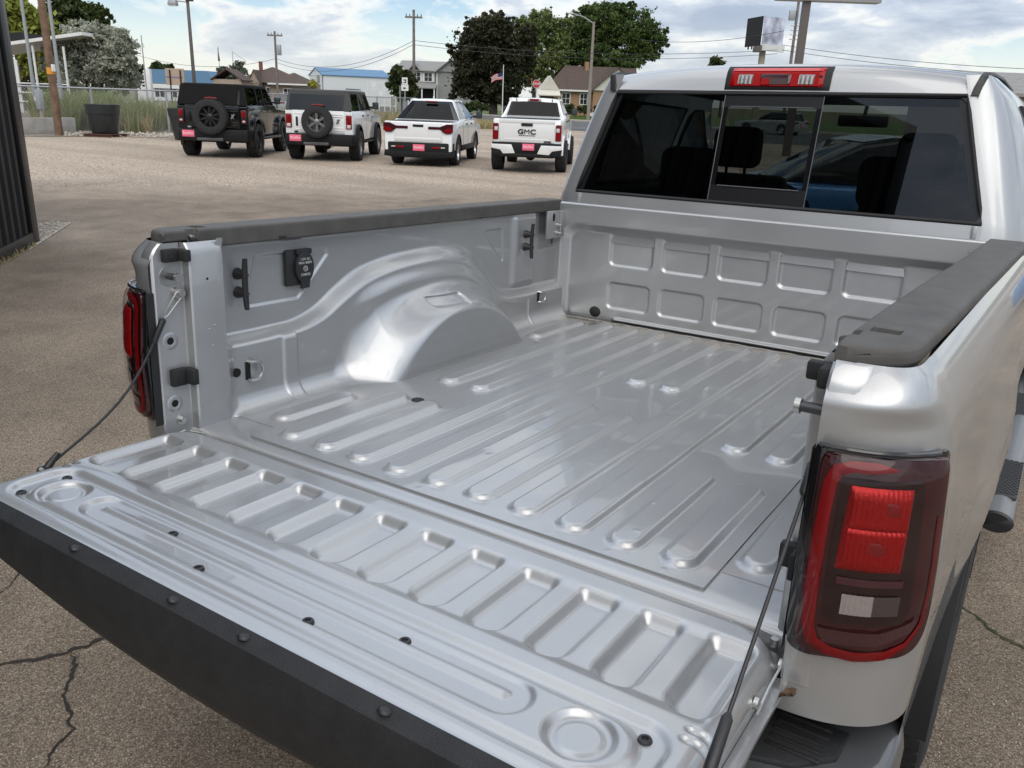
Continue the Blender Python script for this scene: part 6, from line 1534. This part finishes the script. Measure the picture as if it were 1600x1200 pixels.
for i, (u, v, r, D, lab) in enumerate(((752, 166, 14, 92, 'dark shrub under the dark tree'), (728, 168, 12, 92, 'low shrub left of the dark tree trunk'), (886, 170, 8, 106, 'clipped shrub under the first window of the brick house'), (912, 171, 9, 106, 'shrub under the second window of the brick house'), (936, 172, 8, 106, 'shrub by the street light foot'))):
    tree('garden_shrub', lab, u, D, [(u, v, r, 7), (u + 6, v + 2, r * .6, 5)], 1500, .14, DEEP, 'garden shrubs', clump=.24, trunk=.05)

# ================================================================== BUILDINGS BEYOND
def wallmat(name, col, kind='siding', sc=7.0):
    m = mat(name, col, rough=.85, var=.08); n = m.node_tree.nodes; l = m.node_tree.links; b = n['Principled BSDF']
    t = n.new('ShaderNodeTexCoord')
    if kind == 'brick':
        bt = n.new('ShaderNodeTexBrick'); bt.inputs['Scale'].default_value = 4.2; bt.inputs['Color1'].default_value = (*col, 1); bt.inputs['Color2'].default_value = (col[0] * .72, col[1] * .66, col[2] * .6, 1); bt.inputs['Mortar'].default_value = (.32, .28, .24, 1); bt.inputs['Mortar Size'].default_value = .018
        mp = n.new('ShaderNodeMapping'); mp.inputs['Rotation'].default_value = (R_(90), 0, 0); l.new(t.outputs['Object'], mp.inputs[0]); l.new(mp.outputs[0], bt.inputs[0]); l.new(bt.outputs[0], b.inputs['Base Color'])
    else:
        wv = n.new('ShaderNodeTexWave'); wv.bands_direction = 'Z' if kind == 'siding' else 'X'; wv.inputs['Scale'].default_value = sc; l.new(t.outputs['Object'], wv.inputs[0])
        bp = n.new('ShaderNodeBump'); bp.inputs['Strength'].default_value = .4; bp.inputs['Distance'].default_value = .03; l.new(wv.outputs[0], bp.inputs['Height']); l.new(bp.outputs[0], b.inputs['Normal'])
    return m
BRICK = wallmat('orange_brick', (0.36, 0.20, 0.095), 'brick'); CREAM = wallmat('cream_siding', (0.60, 0.57, 0.50)); GREYS = wallmat('grey_siding', (0.26, 0.265, 0.26)); TANS = wallmat('tan_stucco', (0.36, 0.29, 0.23)); WHITES = wallmat('white_steel_siding', (0.66, 0.68, 0.70), 'ribs', 3)
SHING = mat('brown_shingle', (0.085, 0.060, 0.050), rough=.95, var=.25, vscale=5, bump=.6, bscale=20); SHINGG = mat('grey_shingle', (0.24, 0.235, 0.225), rough=.95, var=.2, vscale=5, bump=.5, bscale=20)
BLUEROOF = wallmat('blue_steel_roof', (0.12, 0.23, 0.36), 'ribs', 2.5)
WINM = mat('house_window_glass', (0.02, 0.025, 0.03), rough=.05)
def house(name, label, cat, u, D, rz=0.0):
    p = base_at(u, D); t = thing(name, label, cat, p, math.atan2(SIDE.y, SIDE.x) + rz); return t, kpx(u, 150, D)
def hbox(t, nm, m, *a, **k): b = MB(); b.box(*a, **k); return b.build(nm, m, t)
def window(t, x, y, z, w, h, cols=2, rows_=2):
    f = hbox(t, 'window', WHITEM, x - w / 2 - .08, x + w / 2 + .08, y - .06, y + .02, z - h / 2 - .08, z + h / 2 + .08)
    for i in range(cols):
        for j in range(rows_):
            hbox(f, 'pane', WINM, x - w / 2 + w * i / cols + .03, x - w / 2 + w * (i + 1) / cols - .03, y - .075, y - .055, z - h / 2 + h * j / rows_ + .03, z - h / 2 + h * (j + 1) / rows_ - .03)
    return f
def gable(t, nm, m, x0, x1, y0_, y1_, ze, zr, over=.3, along='x', th=.16):
    b = MB()
    if along == 'x':
        ym = (y0_ + y1_) / 2; sl = (zr - ze) / (ym - y0_); b.prism([(y0_ - over, ze - over * sl), (ym, zr), (y1_ + over, ze - over * sl), (y1_ + over, ze - over * sl + th), (ym, zr + th), (y0_ - over, ze - over * sl + th)], 'x', x0 - over, x1 + over)
    else:
        xm = (x0 + x1) / 2; sl = (zr - ze) / (xm - x0); b.prism([(x0 - over, ze - over * sl), (xm, zr), (x1 + over, ze - over * sl), (x1 + over, ze - over * sl + th), (xm, zr + th), (x0 - over, ze - over * sl + th)], 'y', y0_ - over, y1_ + over)
    return b.build(nm, m, t, 0)
# brick house
t, k = house('brick_house', 'low orange brick house with a brown roof and cream gables', 'house', 915, 112, .10); t.scale = (1, 1, .93)
X = lambda u: (u - 915) * k
hbox(t, 'wall', BRICK, X(862), X(1000), 0, 8.5, -.2, 3.35)
b = MB(); b.prism([(-.5, 3.2), (4.25, 6.35), (9, 3.2), (9, 3.36), (4.25, 6.55), (-.5, 3.36)], 'x', X(884), X(1000)); b.build('roof', SHING, t, 0)
b = MB(); e0, e1 = X(846), X(884.5); b.grid([[(e0, -.5, 3.25), (e1, 4.25, 6.5), (e0, 9, 3.25)], [(e1 + .02, -.5, 3.30), (e1 + .02, 4.25, 6.53), (e1 + .02, 9, 3.30)]]); b.build('hip_roof', SHING, t, 0)
b = MB(); b.prism([(X(920), 3.36), (X(958), 6.25), (X(996), 3.36)], 'y', -1.0, 2.0); b.build('gable_wall', CREAM, t, 0)
gable(t, 'gable_roof', SHING, X(920), X(996), -1.0, 4.5, 3.36, 6.25, .25, 'y')
hbox(t, 'wing_wall', BRICK, X(922), X(994), -.8, .0, -.2, 3.34)
b = MB(); b.prism([(X(838), 3.2), (X(853), 5.0), (X(868), 3.2)], 'y', -1.4, 1.5); b.build('porch_gable', CREAM, t, 0)
b = MB(); b.prism([(-2.6, 2.55), (-1.2, 3.25), (.3, 3.25), (.3, 3.1), (-1.2, 3.1), (-2.6, 2.42)], 'x', X(833), X(868)); b.build('porch_roof', CREAM, t, 0)
hbox(t, 'porch_shade_wall', mat('porch_shade_wood', (.10, .06, .045), rough=.9), X(842), X(861), .3, 1.2, 0, 3.1)  # shade under the porch is put into this wall's dark brown
for u in (836, 866): hbox(t, 'porch_post', WHITEM, X(u) - .06, X(u) + .06, -2.4, -2.28, 0, 2.5)
window(t, X(881), 0, 2.2, 1.0, 1.35); window(t, X(909), 0, 2.2, .9, 1.35)
hbox(t, 'chimney', BRICK, X(916), X(922), 3.4, 4.2, 5.5, 7.1)
hbox(t, 'fascia', WHITEM, X(858), X(922), -.52, -.48, 3.12, 3.34)
# grey two storey house
t, k = house('grey_house', 'grey two storey house with white window frames and a porch', 'house', 668, 120, -.05); t.scale = (1, 1, .80)
X = lambda u: (u - 668) * k
hbox(t, 'wall', GREYS, X(622), X(684), 0, 9, -.2, 6.2)
hbox(t, 'side_wall', GREYS, X(684), X(745), -.6, 9, -.2, 6.2)
b = MB(); b.prism([(-.4, 6.05), (4.5, 7.75), (9.4, 6.05), (9.4, 6.2), (4.5, 7.9), (-.4, 6.2)], 'x', X(618), X(748)); b.build('roof', SHINGG, t, 0)
b = MB(); b.prism([(X(684) - .1, 6.1), (X(706), 8.0), (X(728), 6.1)], 'y', -.8, 3.0); b.build('gable_wall', GREYS, t, 0)
gable(t, 'gable_roof', SHINGG, X(684), X(728), -.9, 4.4, 6.15, 8.0, .3, 'y')
gable(t, 'dormer', SHINGG, X(640), X(656), -.5, 3, 6.2, 7.2, .1, 'y')
hbox(t, 'corner_board', WHITEM, X(683), X(684.6), -.66, -.58, 0, 6.1)
for u in (651, 669):
    window(t, X(u), 0, 5.2, 1.05, 1.35); 
    for s in (-1, 1): hbox(t, 'shutter', WHITEM, X(u) + s * .72 - .13, X(u) + s * .72 + .13, -.05, .01, 4.45, 5.95)
b = MB(); b.prism([(-2.2, 3.5), (0, 4.3), (0, 4.15), (-2.2, 3.35)], 'x', X(640), X(684)); b.build('porch_roof', SHINGG, t, 0)
hbox(t, 'porch_shade_wall', CHARC, X(642), X(683), -.03, -.01, .1, 3.3)  # thin near-black sheet over the grey siding, painting the shade under the porch roof
for u in (642, 663, 682): hbox(t, 'porch_post', WHITEM, X(u) - .08, X(u) + .08, -2.1, -1.94, 0, 3.4)
# white warehouse
t, k = house('warehouse', 'long white steel warehouse with a blue roof', 'warehouse', 540, 135, .45); t.scale = (1, 1, .80)
hbox(t, 'wall', WHITES, -3.2, 7.2, 0, 9.0, -.2, 5.2)
gable(t, 'roof', BLUEROOF, -3.2, 7.2, 0, 9.0, 5.2, 6.5, .15, 'x', .14)
b = MB(); b.prism([(0, 5.2), (4.5, 6.45), (9.0, 5.2)], 'x', -3.25, -3.0); b.build('gable_wall', WHITES, t, 0)
hbox(t, 'window', WINM, -3.30, -3.21, 2.2, 3.7, 3.9, 5.1)
b = MB(); b.box(-3.28, -3.20, -.05, 0.02, 0, 5.2); b.build('corner_trim', CHARC, t)
# brown roofed house
t, k = house('brown_house', 'tan bungalow with a brown hipped roof and brick chimney', 'house', 430, 96, .06); t.scale = (1, 1, .90)
X = lambda u: (u - 430) * k
hbox(t, 'wall', TANS, X(398), X(486), 0, 7, -.2, 2.75)
def hip(t, nm, m, x0, x1, y0_, y1_, ze, zr, o=.35):
    x0 -= o; x1 += o; y0_ -= o; y1_ += o; ym = (y0_ + y1_) / 2; h = (y1_ - y0_) / 2; b = MB()
    A = [b.v(q) for q in ((x0, y0_, ze), (x1, y0_, ze), (x1, y1_, ze), (x0, y1_, ze))]; a, c = b.v((min(x0 + h, (x0 + x1) / 2 - .1), ym, zr)), b.v((max(x1 - h, (x0 + x1) / 2 + .1), ym, zr))
    for f in ((A[0], A[1], c, a), (A[1], A[2], c), (A[2], A[3], a, c), (A[3], A[0], a), (A[3], A[2], A[1], A[0])): b.face(f)
    return b.build(nm, m, t, 0)
hip(t, 'roof', SHING, X(372), X(468), -.2, 7, 2.75, 4.55); hip(t, 'wing_roof', SHING, X(430), X(488), -1.5, 4.5, 2.70, 3.95)
hbox(t, 'wing_wall', TANS, X(430), X(487), -1.2, 1, -.2, 2.7)
b = MB(); b.prism([(X(397), 2.6), (X(406), 4.0), (X(415), 2.6)], 'y', -1.3, 1.0); b.build('front_gable', TANS, t, 0); hbox(t, 'bay_wall', TANS, X(398), X(414), -1.25, 0.5, -.2, 2.65)
gable(t, 'gable_roof', SHING, X(397), X(415), -1.3, 2.0, 2.6, 4.0, .12, 'y', .10)
hbox(t, 'chimney', mat('red_brick', (.20, .075, .055), rough=.9), X(402.5), X(407), 2.2, 2.7, 3.5, 5.1)
hbox(t, 'fascia', WHITEM, X(428), X(490), -1.9, -1.86, 2.55, 2.72)
window(t, X(425), -.0, 1.8, .7, .8); window(t, X(456), -1.2, 1.75, .8, .8)
t2, k = house('garden_shed', 'small cream gabled shed left of the brown house', 'shed', 357, 92)
hbox(t2, 'wall', TANS, -1.2, 1.6, 0, 3, -.1, 2.6); gable(t2, 'roof', SHING, -1.2, 1.6, 0, 3, 2.6, 3.5, .2, 'y', .12)
# blue roofed shop and its neighbours
t, k = house('blue_roof_shop', 'white shop with a large bright blue roof behind the fence', 'shop', 284, 122, -.05); t.scale = (1, 1, .80)
X = lambda u: (u - 284) * k
hbox(t, 'wall', WHITES, X(236), X(338), 0, 10, -.2, 3.0)
b = MB(); b.prism([(X(226), 2.6), (X(347), 2.6), (X(333), 4.75), (X(228), 4.75)], 'y', -.4, 10, 0.0); b.build('roof', BLUEROOF, t, 0)
hbox(t, 'sign_band', mat('lime_sign', (.28, .46, .05), rough=.5), X(292), X(322), -.46, -.41, 1.2, 2.55); hbox(t, 'sign_band', WHITEM, X(243), X(288), -.46, -.41, 1.9, 2.55)
for u in (247, 255, 275): hbox(t, 'shop_window', WINM, X(u), X(u + 6), -.05, -.01, .6, 1.8)
t, k = house('white_sign_tower', 'white sign tower with small black marks left of the blue roof', 'sign', 231, 112)
hbox(t, 'tower', WHITEM, -.85, .85, 0, .6, 0, 3.6, bev=.02)
for z in (3.2, 2.8, 2.45, 2.1, 1.75): hbox(t, 'sign_mark', RIMBLK, -.12 - .1 * ((z * 7) % 2), .16, -.02, -.005, z - .1, z + .1)
t, k = house('roadside_billboard', 'tan billboard on two dark posts in front of the blue roof', 'billboard', 280, 100)
TANB = mat('tan_board', (.42, .32, .24), rough=.8, var=.1)
hbox(t, 'board', TANB, -.95, 1.0, 0, .1, 1.9, 3.55); hbox(t, 'board_stripe', mat('mauve_stripe', (.24, .18, .26), rough=.8), -.9, .8, -.02, -.005, 2.6, 2.75)
for x in (-.45, .65): hbox(t, 'post', CHARC, x - .06, x + .06, -.12, -.03, 0, 3.4)
# building glimpsed at the right edge
t, k = house('tan_house', 'tan house with a grey roof at the right edge behind the cab', 'house', 1640, 50)
X = lambda u: (u - 1640) * k
hbox(t, 'wall', TANS, X(1540), X(1780), 0, 9, -.2, 2.7); gable(t, 'roof', SHINGG, X(1540), X(1780), 0, 9, 2.7, zpx(1590, 122, 54), .4)
# yard with stacked frames in front of the warehouse
t, k = house('scaffold_rack', 'white steel racks stacked in the yard in front of the warehouse', 'rack', 595, 92)
for x in np.linspace(-1.3, 1.6, 6): hbox(t, 'rack_post', WHITEM, x - .04, x + .04, 0, .1, 0, 3.0)
for z in (.6, 1.4, 2.2, 2.9): hbox(t, 'rack_rail', WHITEM, -1.3, 1.6, .02, .08, z - .04, z + .04)
for x, z in ((-.9, 2.4), (.4, 2.35), (1.0, 2.4), (-.2, 1.6)): hbox(t, 'rack_panel', WHITEM, x, x + .5, .03, .07, z, z + .45)
p = base_at(452, 72); saloon('parked_far_car', 'pale grey car parked beyond the fence by the brown house', (p.x, p.y), R_(60), SILVERCAR, True)

# ================================================================== POLES, LAMPS, SIGNS
def lamp_pole():
    D = 47; p = base_at(309.5, D); t = thing('lot_lamp', 'dark lot lamp pole with two box heads behind the black off-road SUV', 'lamp post', p, math.atan2(SIDE.y, SIDE.x)); zt = zpx(298, 2, D) - t.location.z
    b = MB(); b.box(-.075, .075, -.075, .075, 0, zt, .01, taper=(.8, .8)); b.build('pole', BRNM, t)
    b = MB(); b.cyl((0, 0, zt - .05), (-.55, 0, zt), .03, n=8); b.cyl((0, 0, zt - .05), (.1, 0, zt + .05), .03, n=8); b.build('arm', GREYM, t)
    b = MB(); b.box(-.95, -.50, -.18, .18, zt - .20, zt + .06, .04, taper=(.8, .8)); h = b.build('lamp_head', GREYM, t); hbox(h, 'lamp_glass', WHITEM, -.92, -.53, -.15, .15, zt - .24, zt - .205)
    b = MB(); b.box(-.08, .25, -.16, .16, zt + .0, zt + .14, .03); b.build('lamp_head', BRNM, t)
lamp_pole()
def util(name, label, u, D, vtop, vx=None, r=.13, arm=1.1, box=False, m=GREYWOOD):
    p = base_at(u, D); t = thing(name, label, 'utility pole', p, math.atan2(SIDE.y, SIDE.x), 'utility poles'); zt = zpx(u - 4, vtop, D) - t.location.z
    b = MB(); b.cyl((0, 0, 0), (0, 0, zt), r, r * .7, 9); b.build('pole', m, t)
    if arm:
        z = zt - .5 if D < 80 else zt - .35
        hbox(t, 'crossarm', m, -arm, arm, -.06, .06, z - .06, z + .06)
        for x in (-arm + .08, -arm * .45, arm * .45, arm - .08):
            b = MB(); b.cyl((x, 0, z + .06), (x, 0, z + .22), .035, .025, 7); b.build('insulator', CHARC, t)
    if box: hbox(t, 'transformer', GREYM, .16, .50, -.18, .18, zt - 2.0, zt - 1.1, bev=.05)
    return t, zt
U1, z1 = util('utility_pole', 'tall grey utility pole with one crossarm, left of the grey house', 647, 66, 15, arm=.62)
U2, z2 = util('utility_pole', 'utility pole with a crossarm and transformer over the brown house', 437, 84, 49, arm=.68, box=True)
U3, z3 = util('utility_pole', 'dark utility pole beside the silver tree', 219, 92, 63, arm=.65)
hbox(U3, 'crossarm', GREYWOOD, -.3, .8, -.05, .05, z3 - 1.2, z3 - 1.1)
U4, z4 = util('utility_pole', 'leaning thin utility pole with a transformer beside the brown sign column', 1222, 62, -30, r=.12, arm=.9)
zz = zpx(1226, 24, 62) - U4.location.z; hbox(U4, 'transformer', GREYM, -.5, -.12, -.15, .15, zz - .3, zz + .3, bev=.03)
for q in range(4):
    b = MB(); b.cyl((-.3, 0, zz - .6 - q * .28), (.3, 0, zz - .6 - q * .28), .05, n=7); b.build('insulator', WHITEM, U4)
p = base_at(235, 62); t = thing('radio_mast', 'thin grey mast in front of the blue roof', 'mast', p); b = MB(); b.cyl((0, 0, 0), (0, 0, zpx(229, 58, 62)), .05, .03, 7); b.build('mast_tube', GREYM, t)
# flags
def cloth(nx, nz, f): b = MB(); b.grid([[f(i / nx, j / nz) for i in range(nx + 1)] for j in range(nz + 1)]); return b
p = base_at(784, 82); t = thing('flagpole', 'white flagpole with a small striped flag in front of the dark tree', 'flagpole', p, math.atan2(SIDE.y, SIDE.x)); zt = zpx(781, 103, 82) - t.location.z
b = MB(); b.cyl((0, 0, 0), (0, 0, zt), .05, .035, 8); b.build('pole', WHITEM, t); b = MB(); b.lathe([(0, .12), (.06, .06), (0, 0)], (0, 0, zt), n=8); b.build('finial', WHITEM, t)
fz0, fz1 = zt - 1.15, zt - .58; REDC = mat('flag_red', (.35, .02, .03), rough=.8); WHC = mat('flag_white', (.6, .55, .55), rough=.8); BLC = mat('flag_blue', (.02, .03, .12), rough=.8)
fo = bpy.data.objects.new('flag', None); COL.objects.link(fo); fo.parent = t
for s_ in range(9):
    def f(a, c, s_=s_): x = -.06 - a * 1.02; z = fz1 - (s_ + c) * (fz1 - fz0) / 9 - a * a * .35 - .03 * math.sin(a * 7); return (x, .07 * math.sin(a * 8), z)
    cloth(8, 1, f).build('flag_stripe', REDC if s_ % 2 == 0 else WHC, fo, 0)
cloth(4, 3, lambda a, c: (-.06 - a * .42, .07 * math.sin(a * .42 / 1.02 * 8) - .012, fz1 - c * (fz1 - fz0) * .55 - (a * .42 / 1.02) ** 2 * .35)).build('flag_canton', BLC, fo, 0)
p = base_at(350, 112); t = thing('flagpole', 'far flagpole with a hanging dark flag over the juniper', 'flagpole', p); zt = zpx(346, 73, 112) - t.location.z
b = MB(); b.cyl((0, 0, 0), (0, 0, zt), .05, .03, 7); b.build('pole', GREYM, t); cloth(3, 8, lambda a, c: (-.1 + .35 * a * c - .1 * c, .05 * a, zt - .1 - c * 1.5)).build('flag', CHARC, t, 0)
p = base_at(371, 112); t = thing('bracket_mast', 'thin mast with a triangular bracket beside the dark flag', 'mast', p, math.atan2(SIDE.y, SIDE.x)); zt = zpx(368, 81, 112) - t.location.z
b = MB(); b.cyl((0, 0, 0), (0, 0, zt), .045, .035, 7); b.build('mast_tube', GREYM, t); b = MB(); b.tube([(0, 0, zt), (1.6, 0, zt - 1.0)], .03, 5); b.tube([(0, 0, zt - 1.0), (1.6, 0, zt - 1.0)], .03, 5); b.build('bracket', GREYM, t)
# street light
D = 79; p = base_at(918, D); t = thing('street_light', 'grey street light with one curved arm before the brick house', 'street light', p, math.atan2(SIDE.y, SIDE.x)); zt = zpx(927, 34, D) - t.location.z
b = MB(); b.cyl((0, 0, 0), (0, 0, zt), .17, .11, 10); b.build('pole', mat('concrete_pole', (.25, .22, .19), rough=.85), t)
b = MB(); b.tube([(0, 0, zt - .15), (-.9, 0, zt + .35), (-1.9, 0, zt + .62)], .05, 7); b.build('arm', GREYM, t)
b = MB(); b.box(-2.35, -1.85, -.13, .13, zt + .56, zt + .70, .04); b.build('lamp_head', WHITEM, t)
# stop sign
D = 84; p = base_at(835.5, D); t = thing('stop_sign', 'red octagonal stop sign beyond the large white pickup', 'road sign', p, math.atan2(SIDE.y, SIDE.x)); zc_ = zpx(834.5, 131, D) - t.location.z
b = MB(); b.cyl((0, .03, 0), (0, .03, zc_ + .3), .035, n=7); b.build('post', GALV, t)
def octo(r): return [(r * math.cos(R_(22.5 + 45 * q)), zc_ + r * math.sin(R_(22.5 + 45 * q))) for q in range(8)]
b = MB(); b.prism(octo(.40), 'y', -.02, 0); pn = b.build('sign_plate', WHITEM, t, 0); b = MB(); b.prism(octo(.365), 'y', -.028, -.021); b.build('sign_face', mat('stop_red', (.42, .02, .035), rough=.5), pn, 0)
text_mesh('sign_lettering', 'STOP', .27, .003, WHITEM, pn, Matrix(((1, 0, 0, 0), (0, 0, -1, -.033), (0, 1, 0, zc_), (0, 0, 0, 1))), bold=.006)
hbox(t, 'side_plate', mat('street_plate', (.45, .12, .12), rough=.6), -.50, -.44, -.2, .2, zc_ - .1, zc_ + .5)
# road signs by the young tree
D = 60; p = base_at(633, D); t = thing('road_sign', 'white rectangular road sign with smaller plates below it', 'road sign', p, math.atan2(SIDE.y, SIDE.x)); k = D / FPX; g0 = t.location.z
hbox(t, 'post', GALV, -.03, .03, 0, .05, 0, zpx(632, 122, D) - g0)
z = zpx(632, 127, D) - g0; hbox(t, 'sign_plate', WHITEM, -.19, .19, -.03, -.005, z - .24, z + .24); hbox(t, 'sign_mark', RIMBLK, -.09, .10, -.036, -.031, z + .05, z + .12); hbox(t, 'sign_mark', RIMBLK, .03, .10, -.036, -.031, z - .1, z + .05); hbox(t, 'sign_mark', RIMBLK, -.09, .02, -.036, -.031, z - .12, z - .05)
z = zpx(632, 137, D) - g0; hbox(t, 'lower_plate', WHITEM, -.24, .24, -.03, -.005, z - .20, z + .20); hbox(t, 'sign_mark', CHARC, -.10, .06, -.036, -.031, z - .08, z + .02)
hbox(t, 'side_post', GALV, -.36, -.30, 0, .04, 0, zpx(625, 134, D) - g0)
# brown column with its sign above the frame
D = 34; p = base_at(1234, D); t = thing('sign_column', 'thick brown steel column carrying a large sign above the cab roof', 'sign', p, math.atan2(SIDE.y, SIDE.x)); zb_ = zpx(1248, 1, D) - t.location.z
hbox(t, 'column', BRNM, -.13, .13, -.10, .10, 0, zb_ + .6)
hbox(t, 'sign_box', GREYM, -1.1, 2.55, -.25, .25, zb_ - .02, zb_ + 2.4, bev=.02); 
hbox(t, 'sign_face', WHITEM, -1.0, 2.45, -.262, -.252, zb_ + .08, zb_ + 2.3)
# two faced billboard
D = 72; p = base_at(1178, D); t = thing('tall_billboard', 'two sided billboard on a single post with a pale mottled face', 'billboard', p, math.atan2(SIDE.y, SIDE.x)); k = D / FPX; g0 = t.location.z
hbox(t, 'post', mat('tan_post', (.33, .28, .22), rough=.7), -.2, .2, 0, .4, 0, zpx(1180, 70, D) - g0)
bm_ = mat('faded_print', (.44, .45, .55), rough=.6, var=.55, vscale=1.1); zt, zb_ = zpx(1190, 26, D) - g0, zpx(1190, 72, D) - g0
b = MB(); b.box(0, 2.5, -.1, 0, zb_, zt); f1 = b.build('face_panel', bm_, t); f1.location = (-.35, -.5, 0); f1.rotation_euler = (0, 0, R_(38))
b = MB(); b.box(0, 2.5, -.35, -.1, zb_ - .35, zb_ + .12); a1 = b.build('catwalk', WHITEM, t); a1.location = (-.35, -.5, 0); a1.rotation_euler = (0, 0, R_(38))
b = MB(); b.box(0, 2.5, -.1, 0, zb_, zt); f2 = b.build('back_panel', CHARC, t); f2.location = (-.48, -.45, 0); f2.rotation_euler = (0, 0, R_(102))
for q in range(4):
    b = MB(); b.box(.3 + q * .6, .36 + q * .6, -.2, -.1, zb_ - .2, zt); s_ = b.build('frame_bar', BRNM, f2)
b = MB(); b.box(-.75, -.30, -.6, .3, zb_ - .45, zb_ - .05); b.build('cross_beam', BRNM, t)
# overhead wires
def top_of(t, z, x=0): a = t.rotation_euler.z; return Vector((t.location.x + math.cos(a) * x, t.location.y + math.sin(a) * x, t.location.z + z))
WIRE = mat('cable_black', (.03, .03, .032), rough=.6)
def wire(label, a, c, sag, r=.016):
    pts = [a.lerp(c, i / 24) - Vector((0, 0, sag * 4 * (i / 24) * (1 - i / 24))) for i in range(25)]
    o = a.copy(); b = MB(); b.tube([q - o for q in pts], r, 5); w = b.build('overhead_wire', WIRE, None, 60); w.location = o; tagp(w, label, 'wire', 'overhead wires')
zq = zpx(640, 63, 66) - U1.location.z
A1 = top_of(U1, zq); B1 = top_of(U2, z2 - 2.3)
wire('upper wire from the tall grey pole down to the transformer pole', A1, B1, 1.2); wire('lower wire from the tall grey pole down to the transformer pole', A1 - Vector((0, 0, .25)), B1 - Vector((0, 0, .3)), 1.25)
E1 = at(1215, 78, 66); wire('upper wire from the tall grey pole to the leaning pole', A1, E1, .55); wire('lower wire from the tall grey pole to the leaning pole', A1 - Vector((0, 0, .28)), E1 - Vector((0, 0, .25)), .62)
wire('upper wire running right from the leaning pole', at(1222, 70, 62), at(1900, 112, 58), .5); wire('lower wire running right from the leaning pole', at(1222, 78, 62), at(1900, 122, 58), .5)
wire('wire from the transformer pole leftwards', B1, top_of(U3, z3 - 1.2), .9)
wire('wire from the leaning pole to the billboard side', at(1225, 48, 62), at(1000, 62, 75), .4)
# stones by the flagpole and verge rocks
for i, (u, v, D, s) in enumerate(((800, 171, 92, .5), (792, 172, 93, .38), (812, 171.5, 91, .42), (925, 172, 104, .55))):
    p = base_at(u, D); b = MB(); bmesh.ops.create_icosphere(b.bm, subdivisions=2, radius=s)
    for q in b.bm.verts: q.co = Vector((q.co.x * 1.3, q.co.y, q.co.z * .7)) * random.uniform(.85, 1.12)
    o = b.build('garden_rock', STONE, None, 0); o.location = (p.x, p.y, p.z + s * .3); tagp(o, ['pale boulder by the flagpole', 'smaller boulder left of the flagpole boulder', 'flat boulder right of the flagpole boulder', 'pale boulder beneath the brick house windows'][i], 'rock', 'garden rocks')
